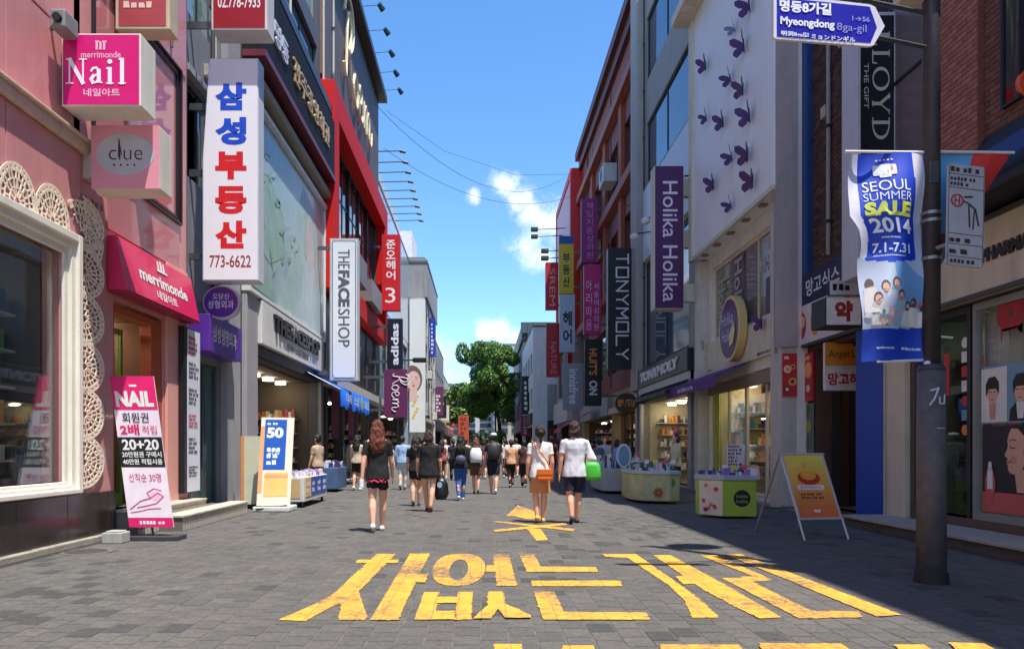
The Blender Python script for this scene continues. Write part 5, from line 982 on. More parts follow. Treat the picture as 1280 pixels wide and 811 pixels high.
ta = thing('black_awning', 'thin black awning over the lit shop with product counters', 'awning', (5.7, 25.5, 2.9)); MB().add([(6.28, 21.9, 3.28), (5.4, 21.9, 2.95), (5.4, 21.9, 2.85), (6.28, 21.9, 3.1), (6.28, 29.8, 3.28), (5.4, 29.8, 2.95), (5.4, 29.8, 2.85), (6.28, 29.8, 3.1)], [(0, 1, 2, 3), (7, 6, 5, 4), (0, 4, 5, 1), (1, 5, 6, 2), (2, 6, 7, 3), (0, 3, 7, 4)]).build('awning_cloth', BLACK, ta)
R4.interior(22.2, 29.2, .1, 2.98, 4, mat((206, 198, 172), .7), lights=5, shelves=1, seed=71, emit=12)
R4.part('light_column', [(22.35, 22.5, .1, 2.95, -.2, -.05)], mat((240, 238, 225), .4))
for k in range(4):
    y = 21.6 + k * 1.9; l_ = thing('sign_spotlight', ORD[k] + ' round white spotlight arm beyond the tall purple sign', 'spotlight', (5.8, y, 9), 'white spotlights beyond the tall purple sign'); MB().cyl((6.3, y, 9.2), (5.65, y, 9.1), .025, n=6).build('arm', BLACK, l_); MB().ell((5.6, y, 9.0), .16, .16, .13).build('lamp_head', mat((225, 225, 220), .4), l_, smooth=True)
# TONYMOLY blade
o, fr, w_, h = blade('tall_black_word_sign', 'tall black vertical sign with thin white capitals between magenta and purple signs', 29.8, 760, 795, 310, 461, .4, mat((18, 20, 22), .4), mat((60, 60, 60), .4), 6.3, rim=.0, rimm=BLACK, bh=.8, bw=.3, brackets=(.42,))
mb = MB()
q_ = {'T': [[(0, 1), (1, 1)], [(.5, 1), (.5, 0)]], 'O': [[(0, 0), (1, 0), (1, 1), (0, 1), (0, 0)]], 'N': [[(0, 0), (0, 1), (1, 0), (1, 1)]], 'Y': [[(0, 1), (.5, .5), (1, 1)], [(.5, .5), (.5, 0)]], 'M': [[(0, 0), (0, 1), (.5, .4), (1, 1), (1, 0)]], 'L': [[(0, 1), (0, 0), (1, 0)]]}
f2 = (fr[0] + X * (w_ * .3) + Z * (h * .95), -Z, X); cx = 0; step = h * .9 / 8
for ch in 'TONYMOLY':
    for ln in q_[ch]: stroke(mb, [(cx + a * step * .72, b_ * w_ * .42) for a, b_ in ln], f2, .06, .012)
    cx += step
mb.build('lettering', mat((222, 222, 222), .4), o)

# ---------------- R5 dark red brick
RB = mat((128, 56, 44), .6, .12, 2, dirt=.3); TAN = mat((176, 146, 100), .7, .1, 1, dirt=.3)
R5 = Bld('dark_red_building', 'dark red building with heavy cornice and sloping ledges beyond the grey one', -1, 6.64, 30, 49)
ops = [(30.8 + k * 4.5, 34.6 + k * 4.5, z, z + 2.6) for k in range(4) for z in (5.0, 9.3, 13.6)]
R5.wall(RB, 4.0, 20.2, ops, depth=7, roof=False); R5.wall(TAN, 0, 4.0, [(31, 37, .1, 2.9), (38, 48, .1, 2.9)], depth=7, roof=False, name='ground_floor_wall')
for q in ops: R5.window(*q, 3, 1, rec=.2, pane=dark_glass((44, 52, 60)), frame=mat((120, 70, 58), .5))
R5.part('cornice', [(29.7, 49.3, 20.2, 20.7, -7.4, .45), (29.8, 49.2, 19.6, 20.19, 0, .22)], mat((92, 38, 32), .5)); 
for z in (17.3, 12.9, 8.6): R5.part('ledge', [(29.9, 49.1, z, z + .45, .0, .4)], mat((158, 90, 70), .6, .1, dirt=.3), bevel=.03)
for z in (12.9, 17.3): 
    for k in range(5): R5.part('brick_pier', [(30.0 + k * 4.5, 30.75 + k * 4.5, z - 3.7, z - .01, .0, .18)], mat((158, 84, 62), .7, .12, dirt=.3))
ac = thing('air_conditioner', 'pale air conditioner unit under a ledge of the dark red building', 'air conditioner', (5.9, 36, 14)); y, z = R5.uv(761, 220, .3); MB().box(6.63, 5.95, y - .7, y + .7, z - .5, z + .4).build('case', mat((200, 200, 196), .5, dirt=.3), ac, bevel=.03); MB().cyl((5.945, y, z), (5.935, y, z), .3, n=20).build('fan_grille', DARKM, ac)
R5.interior(31, 37, .1, 2.85, 4, mat((110, 80, 54), .8), lights=3, shelves=1, seed=81, emit=10); R5.interior(38, 48, .1, 2.85, 4, mat((80, 66, 60), .8), lights=3, shelves=1, seed=82, emit=10)
R5.part('fascia', [(30.8, 37.2, 2.92, 3.2, 0, .3)], mat((214, 196, 160), .5)); R5.part('fascia', [(37.8, 48.4, 2.92, 3.9, 0, .25)], mat((150, 160, 160), .5))
R5.part('door_frame', [(33.5, 33.62, .1, 2.9, -.2, -.1), (35.2, 35.32, .1, 2.9, -.2, -.1)], mat((70, 44, 30), .5))
ob = thing('oval_orange_sign', 'dark oval sign with glowing orange letters under the tall black sign', 'sign', (5.9, 29, 3.5)); x0, z1 = P(769, 491, 28.7); x1, z0 = P(797, 516, 28.7); cx, cz = (x0 + x1) / 2, (z0 + z1) / 2
MB().prism(oval(0, 0, (x1 - x0) / 2, (z1 - z0) / 2, 30), frcam(cx, 28.9, cz), .2).build('sign_box', mat((36, 24, 18), .4), ob); lettering(ob, 'BUTS', frcam(cx, 28.7, cz), -.32, -.14, .64, .28, mat((226, 140, 50), .4), bold=.04, off=.006); MB().box(x1 - .02, 6.3, 28.75, 28.85, cz - .03, cz + .03).build('bracket', BLACK, ob)
def far_blade(name, label, y, u0, u1, v0, v1, face, wallx, words, side=None, **k):
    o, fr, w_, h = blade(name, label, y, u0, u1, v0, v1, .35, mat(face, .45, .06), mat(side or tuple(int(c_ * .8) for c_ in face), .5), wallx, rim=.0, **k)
    for q in words:
        mb = MB(); st, a, b_, c_, d_, m = q[:6]
        if q[6] == 'r': txt(mb, st, fr, w_ * a, h * b_, w_ * c_, h * d_, rot=True, off=.0085, bold=q[7])
        elif q[6] == 'v':
            n_ = len(st); [txt(mb, ch, fr, w_ * a, h * (b_ + d_ * (n_ - 1 - i + .08) / n_), w_ * c_, h * d_ / n_ * .82, off=.0085, bold=q[7]) for i, ch in enumerate(st) if ch != ' ']
        mb.build('lettering', mat(m, .45), o)
    return o, fr, w_, h
far_blade('magenta_sign', 'magenta vertical sign with faint Korean letters, upper of two stacked', 40, 727, 747, 248, 328, (140, 30, 106), 6.64, [('제일지움성의원', .3, .05, .42, .9, (200, 130, 180), 'v', .0)])
far_blade('magenta_sign', 'bright magenta vertical sign with white letters, lower of two stacked', 39, 730, 751, 331, 418, (196, 34, 112), 6.64, [('아리따움', .12, .05, .35, .75, (232, 190, 210), 'v', .0), ('서울여성의원', .58, .05, .3, .7, (232, 190, 210), 'v', 0)])
far_blade('yellow_sign', 'yellow vertical sign with dark Korean letters and a blue top', 46, 699, 717, 305, 367, (212, 182, 36), 6.64, [('부동산', .25, .12, .5, .72, (30, 60, 40), 'v', .03)])[0]
x0, z1 = P(699, 295, 46); x1, z0 = P(717, 305, 46); MB().box(x0, x1, 46, 46.35, z0 + .005, z1).build('blue_cap', mat((30, 90, 160), .5), bpy.data.objects['yellow_sign'])
far_blade('white_blue_sign', 'pale blue white vertical sign with two large dark Korean syllables', 45.5, 700, 718.6, 368, 440, (176, 192, 206), 6.64, [('헤어', .2, .12, .6, .62, (24, 36, 50), 'v', .03)])
far_blade('small_red_sign', 'red vertical sign with thin white letters, highest of the two red ones against the sky', 50, 682, 698, 328, 387, (196, 30, 40), 5.95, [('SREM', .3, .08, .45, .8, (230, 160, 160), 'r', .0)], brackets=(.1, .9))
far_blade('lower_red_sign', 'long red vertical sign in front of the white building on the right', 48, 683, 701, 404, 471, (178, 22, 34), 5.95, [('NATURE', .3, .05, .4, .6, (220, 130, 130), 'r', .0)], brackets=(.1, .9))
far_blade('grey_italic_sign', 'silver grey vertical sign with white italic letters above the crowd', 43, 704, 729, 454, 512, (150, 156, 158), 6.64, [('innisfree', .3, .12, .45, .76, (236, 240, 236), 'r', .02)])
far_blade('black_orange_sign', 'black vertical sign with orange and white stacked letters', 36, 731, 752, 424, 507, (22, 20, 20), 6.64, [("HUIT'S", .25, .46, .5, .4, (222, 140, 50), 'r', .03), ('ON', .25, .16, .5, .22, (214, 216, 224), 'r', .04)])
# ---------------- R6 red box building
R6 = Bld('red_box_building', 'building wrapped in a bright red box frame against the cloud', -1, 6.0, 49.3, 59); R6.wall(mat((176, 168, 160), .7, .1), 0, 19.2, [(50, 58.5, .1, 3), (50, 58.4, 5, 8.5)], depth=7, roof=False); R6.window(50, 58.4, 5, 8.5, 4, 1)
R6.part('red_frame', [(49.25, 49.75, 9.0, 19.8, -7, .12), (49.75, 59.0, 19.3, 19.8, -7, .12), (58.6, 59.0, 9, 19.3, -.3, .12), (49.75, 58.6, 9.0, 10.2, -.3, .12)], mat((204, 36, 30), .45, .05), bevel=.03)
R6.part('poster_panel', [(49.8, 58.55, 14.2, 19.2, .0, .06)], mat((206, 150, 156), .4, .1)); R6.part('red_panel', [(49.8, 56, 10.3, 14.0, 0, .07)], mat((178, 40, 40), .4)); R6.interior(50, 58.5, .1, 2.95, 3, mat((70, 50, 46), .8))
R6.part('fascia', [(49.6, 58.8, 3.1, 4.6, 0, .3)], mat((190, 188, 182), .5))
R6.part('red_brace', [(49.3, 49.5, 4.8, 9.0, .0, .3)], mat((190, 40, 34), .5))
for k, (v, y) in enumerate(((287, 53), (296, 55), (314, 50), (323, 49.5))):
    l_ = thing('arm_spotlight', ['highest', 'second highest', 'third highest', 'lowest'][k] + ' dark spotlight on an arm jutting out against the white cloud', 'spotlight', (5, y, 15), 'arm spotlights against the cloud'); x0, z_ = P(668 if k < 2 else 681, v, y); MB().cyl((5.95, y, z_ + .1), (x0, y, z_), .035, n=6).build('arm', DARKM, l_); MB().box(x0 - .25, x0 + .25, y - .2, y + .2, z_ - .12, z_ + .14).build('lamp_head', mat((50, 66, 60), .5), l_, bevel=.03)
# ---------------- R7 white building & R8 black roof
R7 = Bld('white_far_building', 'white building with a dark slanted roof at the end of the right side', -1, 4.15, 60, 76)
R7.wall(mat((222, 224, 220), .6, .05, 1, dirt=.25), 0, 11.0, [(61, 75, .1, 3.1)] + [(61 + k * 3.5, 63.3 + k * 3.5, z, z + 1.7) for k in range(4) for z in (4.5, 7.4)], depth=7)
for k in range(4):
    for z in (4.5, 7.4): R7.window(61 + k * 3.5, 63.3 + k * 3.5, z, z + 1.7, 2, 1)
R7.interior(61, 75, .1, 3.05, 3, mat((70, 60, 60), .8)); R7.part('fascia', [(60.5, 75.5, 3.2, 4.1, 0, .2)], mat((60, 50, 60), .5))
MB().box(5.3, 7.5, 59.9, 59.98, 3.6, 6.4).build('wall_relief', mat((150, 150, 150), .6, .3, 4), R7.o); 
cf = MB().box(5.3, 8.5, 59.8, 59.97, 1.2, 3.5).build('shop_front', mat((110, 34, 36), .5, .3, 3), R7.o); MB().box(5.3, 8.5, 59.7, 59.79, 2.9, 3.5).build('fascia', BLACK, R7.o);
R8 = Bld('mauve_far_building', 'mauve grey building with black overhanging roof far down the right side', -1, 4.3, 76.3, 100)
ops = [(77 + k * 3.6, 79.3 + k * 3.6, z, z + 2) for k in range(6) for z in (4.5, 7.6)]; R8.wall(mat((160, 142, 146), .7, .1, dirt=.3), 0, 12.1, ops + [(77, 99, .1, 3.1)], depth=7)
for q in ops: R8.window(*q, 2, 1)
R8.part('black_roof', [(76.0, 100, 12.2, 13.9, -7, .2)], mat((24, 28, 32), .5, .2), bevel=.1); R8.interior(77, 99, .1, 3.05, 3, mat((70, 60, 60), .8)); R8.part('roof_rail', [(75.9, 76, 13, 14.1, -6, .3)] + [(75.85, 75.9, 12.3, 14.0, -6 + k * .5, -5.9 + k * .5) for k in range(12)], mat((70, 84, 90), .5))
for (u0, u1, v0, v1, y, col, lab, wx) in ((652, 663, 470, 518, 66, (24, 24, 28), 'black vertical sign with tiny white marks on the white far building', 4.15), (651, 664, 519, 545, 68, (150, 40, 70), 'crimson vertical sign under the black one far down the right', 4.15)):
    o, fr, w_, h = far_blade('far_vertical_sign', lab, y, u0, u1, v0, v1, col, wx, []); mb = MB(); scrib(mb, fr, w_ * .3, h * .1, w_ * .5, h * .8, 6, off=.02, seed=v0); mb.build('lettering', WHITE, o)
rp_ = thing('red_parasol', 'faded red slanting shop canopy above the heads on the right', 'canopy', (5, 42, 3)); x0, z0 = P(697, 534, 42); x1, z1 = P(728, 520, 42); MB().add([(x0, 40.5, z0 - .1), (x1, 40.5, z1), (6.2, 40.5, z1 + .3), (x0, 44, z0 - .1), (x1, 44, z1), (6.2, 44, z1 + .3), (x0, 40.5, z0 - .3), (x0, 44, z0 - .3)], [(0, 1, 4, 3), (1, 2, 5, 4), (0, 3, 7, 6)]).build('canopy_cloth', mat((190, 60, 56), .7), rp_)

# ================================================================== END OF THE STREET
def leafcloud(centers, n, size, rnd):
    mb = MB()
    for _ in range(n):
        c = rnd.choice(centers); th = rnd.uniform(0, 6.28); ph = math.acos(rnd.uniform(-1, 1)); rr_ = rnd.uniform(.45, 1.0) ** .5
        p = Vector((c[0] + c[3] * rr_ * math.sin(ph) * math.cos(th), c[1] + c[3] * rr_ * math.sin(ph) * math.sin(th), c[2] + c[4] * rr_ * math.cos(ph)))
        if noise.noise(p * .9) < -.3: continue
        nrm = Vector((rnd.gauss(0, 1), rnd.gauss(0, 1), rnd.gauss(.4, 1))).normalized(); e = nrm.orthogonal().normalized(); g = nrm.cross(e); s_ = size * rnd.uniform(.6, 1.3)
        mb.add([p - e * s_ * .5, p + g * s_ * .28, p + e * s_ * .5, p - g * s_ * .28], [(0, 1, 2, 3)], rnd.choice((0, 0, 1, 1, 2)))
    return mb
LV = [mat(c_, .55, .2, .6) for c_ in ((86, 122, 44), (104, 138, 54), (70, 104, 40))]
def tree(name, lab, x, y, h, rx, rz, trunkh, lean, n, seed, size=.3):
    rnd = random.Random(seed); o = thing(name, lab, 'tree', (x, y, 0)); mb = MB(); top = Vector((x + lean, y, h - rz))
    base = Vector((x + lean * 2.2, y, 0)); mid = base.lerp(top, .45) + Vector((.2, 0, 0)); mb.cyl(base, mid, .28, .2); mb.cyl(mid, top, .2, .1); 
    cs = []
    for k in range(44):
        th = rnd.uniform(0, 6.28); q = rnd.uniform(-1, 1); r_ = rx * max(0, 1 - abs(q) ** 2.4) ** .5 * rnd.uniform(.3, .92); c = (x + r_ * math.cos(th), y + r_ * math.sin(th), h - rz + q * rz * .82, rnd.uniform(.16, .34) * rx * 1.15, rnd.uniform(.15, .3) * rx); cs.append(c)
        if k % 2 == 0: s_ = mid.lerp(top, rnd.uniform(.0, .7)); e = Vector(c[:3]); m2 = s_.lerp(e, .5) + Vector((0, 0, .3)); mb.cyl(s_, m2, .09, .06, 6); mb.cyl(m2, e, .06, .025, 6)
    mb.build('trunk', mat((62, 50, 40), .9, .2), o); leafcloud(cs, n, size, rnd).build('crown', LV, o); return o
tree('street_tree', 'big round green tree filling the end of the street', .1, 84, 14.0, 4.3, 4.6, 5, 1.0, 60000, 4, .25)
tree('street_tree', 'smaller dark green tree half hidden behind the big tree, to its left', -2.6, 92, 9.5, 2.6, 2.6, 4, .2, 4500, 9, .4)
tree('street_tree', 'low tree behind the big trunk, to its right', 4.2, 98, 10.5, 3.0, 3, 4, .2, 4500, 12, .4)
for k, (x, y) in enumerate(((-1.6, 82), (.2, 83), (1.6, 82.5))):
    rnd = random.Random(30 + k); o = thing('hedge_bush', ['left of the three green bushes under the big tree', 'middle of the three green bushes under the big tree', 'right of the three green bushes under the big tree'][k], 'bush', (x, y, 0)); leafcloud([(x + rnd.uniform(-.7, .7), y + rnd.uniform(-.3, .3), rnd.uniform(1.0, 2.8), .7, .6) for _ in range(8)], 1600, .26, rnd).build('foliage', LV, o); MB().cyl((x, y, 0), (x, y, 2), .08).build('stem', mat((62, 50, 40), .9), o)
fl = thing('orange_banner_flag', 'orange and red upright banner flag left of the tree', 'banner', (-1.9, 70, 0)); x0, z1 = P(573, 519, 70); x1, z0 = P(586, 560, 70); MB().box(x0, x1, 70, 70.03, z0, z1).build('banner_cloth', mat((190, 84, 52), .7, .3, 2), fl); MB().cyl((x0 - .04, 70, 0), (x0 - .04, 70, z1 + .1), .03).build('pole', STEEL, fl); mb = MB(); scrib(mb, frcam(x0, 70, z0), .2, .8, .7, 2.2, 5, off=.01, seed=4); mb.build('lettering', mat((150, 30, 30), .5), fl)
def backblock(lab, x0, x1, y0, y1, h, col, wcol=(60, 74, 84), nx=6, nz=5, name='office_building'):
    o = thing(name, lab, 'building', ((x0 + x1) / 2, y0, 0)); MB().box(x0, x1, y0, y1, 0, h).build('wall', mat(col, .6, .08, .4), o); MB().box(x0 - .2, x1 + .2, y0 - .2, y1 + .2, h, h + .6).build('roof', mat((110, 112, 112), .7), o)
    cw_, ch_ = (x1 - x0) / nx, (h - 4) / nz; m_ = dark_glass(wcol)
    for i in range(nx):
        for j in range(nz):
            w1 = MB().box(x0 + cw_ * (i + .15), x0 + cw_ * (i + .85), y0 - .12, y0 + .02, 3.5 + ch_ * (j + .2), 3.5 + ch_ * (j + .85)).build('window', m_, o)
    return o
backblock('pale office block closing the street behind the tree', -14, 2, 128, 145, 9.5, (196, 198, 200)); backblock('beige block behind the tree to the right', 2.5, 16, 125, 145, 10.5, (180, 168, 150))
backblock('distant blue glass tower above the tree top', -6, 10, 400, 430, 57, (110, 150, 165), (90, 140, 165), 8, 14, 'glass_tower'); backblock('distant pale green tower beside the blue glass tower', 11, 24, 380, 410, 54, (140, 170, 165), (120, 160, 165), 6, 12, 'glass_tower')
backblock('low brown block far left beyond the cream building', -26, -4.8, 119, 127, 11, (150, 120, 100))
# overhead cables
for k, (a, b_, s_) in enumerate((((-4.9, 34, 17.0), (5.9, 52, 20.2), 2.3), ((-4.9, 37.4, 16.3), (6.1, 48, 17.6), 1.5))):
    pts = [Vector(a).lerp(Vector(b_), t / 20) - Vector((0, 0, s_ * 4 * (t / 20) * (1 - t / 20))) for t in range(21)]
    c = MB().path(pts, .011, 5).build('overhead_cable', BLACK); tag(c, ['upper sagging black cable crossing the street against the sky', 'lower sagging black cable crossing the street against the sky'][k], 'cable')
# ================================================================== WALL CLUTTER: pipes, cables, junction boxes, air conditioners, brackets
rc = random.Random(77)
def wall_clutter(b, d, ys, z0, z1, n=3, acs=()):
    for k in range(n):
        y = rc.uniform(*ys); r_ = rc.choice((.018, .025, .04)); x = b.x(d + r_ + .01)
        m = mat(rc.choice(((150, 146, 138), (90, 90, 92), (60, 58, 58), (190, 186, 176))), .5, .1, dirt=.3)
        MB().cyl((x, y, z0), (x, y, z1), r_, n=8).build('drain_pipe', m, b.o)
        for q in range(int((z1 - z0) / 1.8)): b.part('pipe_clip', [(y - r_ - .02, y + r_ + .02, z0 + .6 + q * 1.8, z0 + .65 + q * 1.8, d, d + r_ * 2 + .02)], DARKM)
    for k in range(n):
        y = rc.uniform(*ys); y2 = y + rc.uniform(.8, 2.6); z = rc.uniform(z0 + .5, z1 - .4); pts = [(b.x(d + .03), y + (y2 - y) * t / 10, z - .35 * math.sin(math.pi * t / 10) * rc.uniform(.7, 1.1)) for t in range(11)]
        MB().path(pts, .01, 5).build('wall_cable', BLACK, b.o)
        b.part('junction_box', [(y - .09, y + .09, z - .1, z + .12, d, d + .09)], mat((176, 172, 160), .6, dirt=.4), bevel=.01)
    for y, z, lab in acs:
        a = thing('air_conditioner', lab, 'air conditioner', (b.x(d + .2), y, z)); mb = MB(); b.bx(mb, y - .42, y + .42, z, z + .6, d + .04, d + .36); mb.build('case', mat((206, 204, 196), .5, .06, dirt=.35), a, bevel=.02)
        x = b.x(d + .365); MB().cyl((b.x(d + .36), y, z + .3), (x, y, z + .3), .22, n=20).build('fan_grille', DARKM, a); mb = MB()
        for e in (-.3, .3): b.bx(mb, y + e - .02, y + e + .02, z - .06, z - .003, d, d + .4)
        mb.build('bracket', STEEL, a)
wall_clutter(A, .02, (9.8, 13.0), 7.9, 12.5, 2)
wall_clutter(B, .0, (13.2, 15.2), 3.9, 12, 2)
wall_clutter(Cb, .0, (16.4, 23.6), 12.2, 17, 2)
wall_clutter(D, .0, (24.4, 26.3), 13.4, 18.4, 1); wall_clutter(D, .12, (24.6, 36.5), 3.9, 6.3, 4)
wall_clutter(E_, .03, (38, 52), 3.5, 8.4, 3); wall_clutter(Fb, .0, (53.3, 64.5), 3.4, 11.8, 5, ((55.6, 6.4, 'upper air conditioner on the white weathered building'), (61.5, 3.6, 'lower air conditioner on the white weathered building')))
wall_clutter(R2, .02, (12.2, 14.7), 4.9, 13, 3)
wall_clutter(R4, .0, (22.4, 28.6), 8.4, 11.2, 2); wall_clutter(R4, .0, (28.7, 29.9), 3.6, 19, 1)
wall_clutter(R5, .0, (30.5, 48), 4.3, 19.5, 5, ((33, 8.0, 'nearest air conditioner below the middle ledge of the dark red building'), (41.5, 12.2, 'far air conditioner below the upper ledge of the dark red building')))
R3.part('pipe', [(15.3, 15.36, 3.2, 6.4, .325, .37)], mat((150, 144, 134), .5))
tag(MB().path([(-4.8, 37.4, 18.2), (-2, 40, 17.2), (2, 44, 17.4), (6.1, 48, 18.9)], .009, 5).build('overhead_cable', BLACK), 'topmost thin cable crossing the street from the dark roof corner', 'cable')
# ================================================================== STREET FURNITURE
PX, PY = 4.2, 6.95
pole = thing('banner_pole', 'tall grey steel pole with thick lower sleeve standing in the shade on the right', 'pole', (PX, PY, 0))
PM = mat((92, 90, 90), .6, .3, 9, bump=.4, bscale=120, dirt=.5); PM2 = mat((58, 56, 60), .5, .3, 7, dirt=.4)
MB().cyl((PX, PY, 0), (PX, PY, 2.0), .128, .118, 28).build('sleeve', PM, pole, smooth=True); MB().cyl((PX, PY, 2.0), (PX, PY, 9.2), .078, .07, 20).build('upper_pole', PM2, pole, smooth=True); MB().cyl((PX, PY, 0), (PX, PY, .1), .15, .14, 24).build('base_ring', mat((40, 38, 38), .7), pole)
MB().cyl((PX, PY, 1.98), (PX, PY, 2.03), .125, .1, 24).build('collar', PM2, pole)
MB().cyl((PX - .2, PY, 9.1), (PX + 1.35, PY, 9.1), .03, n=10).build('lamp_arm', PM2, pole); MB().ell((PX + .5, PY + .0, 9.1), .36, .3, .12, 16, 8).build('lamp_head', PM2, pole, smooth=True)
mb = MB().box(PX - .3, PX + .1, PY - .12, PY + .12, 5.42, 5.6); mb.build('pole_clamp', mat((200, 190, 175), .6), pole, bevel=.02)
for z in (3.0, 3.35, 3.42): MB().cyl((PX, PY, z), (PX, PY, z + .03), .09, n=16).build('clamp_band', mat((150, 150, 150), .4, metal=.7), pole)
MB().box(PX - .06, PX + .02, PY - .085, PY - .07, 3.7, 3.9).build('pole_clamp', STEEL, pole)
mb = MB(); f_ = frcam(PX - .03, PY - .128, 1.68); stroke(mb, [(-.05, .1), (.02, .12), (-.02, .02), (-.06, -.03)], f_, .016, .0); stroke(mb, [(.03, .04), (.03, -.02), (.07, -.02), (.075, .06)], f_, .012, .0); mb.build('spray_mark', mat((200, 205, 210), .6), pole)
MB().box(PX - .02, PX + .05, PY - .128, PY - .12, 1.43, 1.437).build('sticker_line', mat((190, 190, 190), .6), pole)
# banner
bn = thing('sale_banner', 'blue and white cloth banner reading Seoul Summer Sale 2014 hung from the pole', 'banner', (3.8, PY, 2))
BY = PY - .02; x0, z1 = P(1063, 191, BY); x1, z0 = P(1171, 452, BY); W_, H_ = x1 - x0, z1 - z0
nx_, nz_ = 60, 130; mb = MB(); 
def bdepth(a, b): return .05 * math.sin(a * 7 + b * 3) * (1 - .3 * b) + .03 * math.sin(b * 14 + a * 3)
def edge(b):   # the left edge folds in below the top panel
    if b < .3: return 0.0
    if b < .36: return .1 * (b - .3) / .06
    if b < .5: return .1 + .05 * math.sin((b - .36) * 16)
    return .12 + .06 * (b - .5)
def bpt(a, b, off=0):
    l_ = edge(b); xx = x0 + W_ * (l_ + (1 - l_ - .09 * (1 - b)) * a)
    return (xx, BY + bdepth(a, b) - off, z1 - H_ * b + .01 * math.sin(a * 5))
vs = [bpt(i / nx_, j / nz_) for j in range(nz_ + 1) for i in range(nx_ + 1)]; fs = [(j * (nx_ + 1) + i, j * (nx_ + 1) + i + 1, (j + 1) * (nx_ + 1) + i + 1, (j + 1) * (nx_ + 1) + i) for j in range(nz_) for i in range(nx_)]
def bcol(a, b):
    # 0 white 1 blue 2 sky pale 3 sky blue 4 deep blue
    if b > .845 + .05 * a * (1 - a) - .03 * a: return 4
    if b < .5 + .03 * (1 - abs(a - .42) * 2) and .13 - .18 * max(0, b - .3) < a < .77 + .04 * b: return 1
    if b < .5: return 0 if b < .33 or a < .2 else 2
    return 3 if (a > .45 and b < .74 and b > .55 + .04 * math.sin(a * 9)) else 2
mb.add(vs, fs); mb.m = [bcol((i + .5) / nx_, (j + .5) / nz_) for j in range(nz_) for i in range(nx_)]
BB = [mat((206, 206, 222), .6, .05), mat((16, 62, 190), .55, .06), mat((178, 192, 212), .6, .08), mat((112, 158, 206), .6, .08), mat((10, 60, 176), .55, .05)]
co_ = mb.build('banner_cloth', BB, bn, smooth=True)
def banner_map(mb2, mats, name):     # wrap flat print onto the waving cloth: x = a, z = 1 - b
    v2 = []
    for x, y, z in mb2.v: a, b = x, 1 - z; p = bpt(a, b, .006 - y * .02); v2.append(p)
    mb2.v = v2; return mb2.build(name, mats, bn)
fu = frcam(0, 0, 0)
def btxt(st, a, b, w_, h_, bold=0, mi=0, mb=None): return txt(mb, st, fu, a, 1 - b - h_, w_, h_, bold=bold, off=.0, mi=mi)
mb = MB(); btxt('SEOUL', .18, .138, .52, .052, .0, 0, mb); btxt('SUMMER', .18, .197, .54, .04, -.008, 0, mb); btxt('2014', .18, .32, .54, .068, .03, 0, mb); btxt('7.1-7.31', .16, .435, .52, .046, .02, 0, mb); btxt('SALE', .18, .243, .54, .068, .06, 1, mb)
scrib(mb, fu, .28, .585, .36, .012, 1, off=0, seed=3); scrib(mb, fu, .18, .5, .5, .01, 1, off=0, seed=5); scrib(mb, fu, .18, .055, .3, .015, 1, off=0, seed=7); scrib(mb, fu, .55, .055, .3, .02, 1, off=0, seed=8)
for k in range(5): mb.prism(oval(.36 + .04 * k, .965, .012, .004, 8), fu, .001, 0, 0)
banner_map(mb, [mat((232, 238, 245), .5), mat((214, 226, 90), .5)], 'lettering')
mb = MB()
for cx, cy, rx_, ry_, mi in ((.36, .915, .045, .026, 0), (.51, .915, .045, .026, 0), (.435, .91, .06, .034, 0), (.435, .91, .035, .022, 1), (.365, .92, .02, .013, 2), (.5, .92, .02, .013, 1)): mb.prism(rrect(cx - rx_, cy - ry_, rx_ * 2, ry_ * 2, .012), fu, .001, mi, .02 * (1 + mi))
banner_map(mb, [mat((226, 232, 240), .5), mat((222, 130, 110), .5), mat((120, 190, 220), .5)], 'gift_emblem')
mb = MB(); rg = random.Random(2)
PPL = [(.12, .36, 0), (.3, .345, 0), (.44, .36, 0), (.2, .29, 0), (.72, .27, 0), (.5, .3, 0), (.62, .25, 0), (.87, .255, 0)]
for k, (cx, cy, _) in enumerate(PPL):
    mb.prism([(cx - .09, max(.17, cy - .13)), (cx + .09, max(.17, cy - .13)), (cx + .07, cy - .01), (cx - .07, cy - .01)], fu, .001, (0, 0, 4, 0, 0, 4, 0, 0)[k], .02 + .01 * k); mb.prism(oval(cx, cy + .012, .05, .026, 12), fu, .001, 2, .03 + .01 * k); mb.prism(oval(cx, cy + .003, .04, .022, 12), fu, .001, 1, .035 + .01 * k)
for k in range(22): mb.prism(oval(rg.uniform(.04, .96), rg.uniform(.17, .24), rg.uniform(.02, .05), rg.uniform(.008, .016), 9), fu, .001, rg.choice((3, 4, 5, 6, 1, 0)), .12 + .002 * k)
mb.prism([(.8, .27), (.98, .28), (.96, .295), (.82, .29)], fu, .001, 3, .1)
banner_map(mb, [mat((222, 218, 214), .6), mat((222, 176, 152), .6), mat((92, 74, 72), .6), mat((200, 90, 96), .6), mat((150, 190, 206), .6), mat((60, 150, 130), .6), mat((230, 170, 180), .6)], 'printed_picture')
MB().cyl((x0 - .05, BY, z1 + .01), (PX, PY, z1 + .01), .014, n=8).build('banner_arm', WHITE, bn); MB().cyl((x0 + .25, BY, z0 + .0), (PX, PY, z0 + .02), .012, n=8).build('banner_arm', WHITE, bn); MB().ell((PX - .06, BY - .02, z0 - .02), .03, .03, .03).build('arm_cap', WHITE, bn)
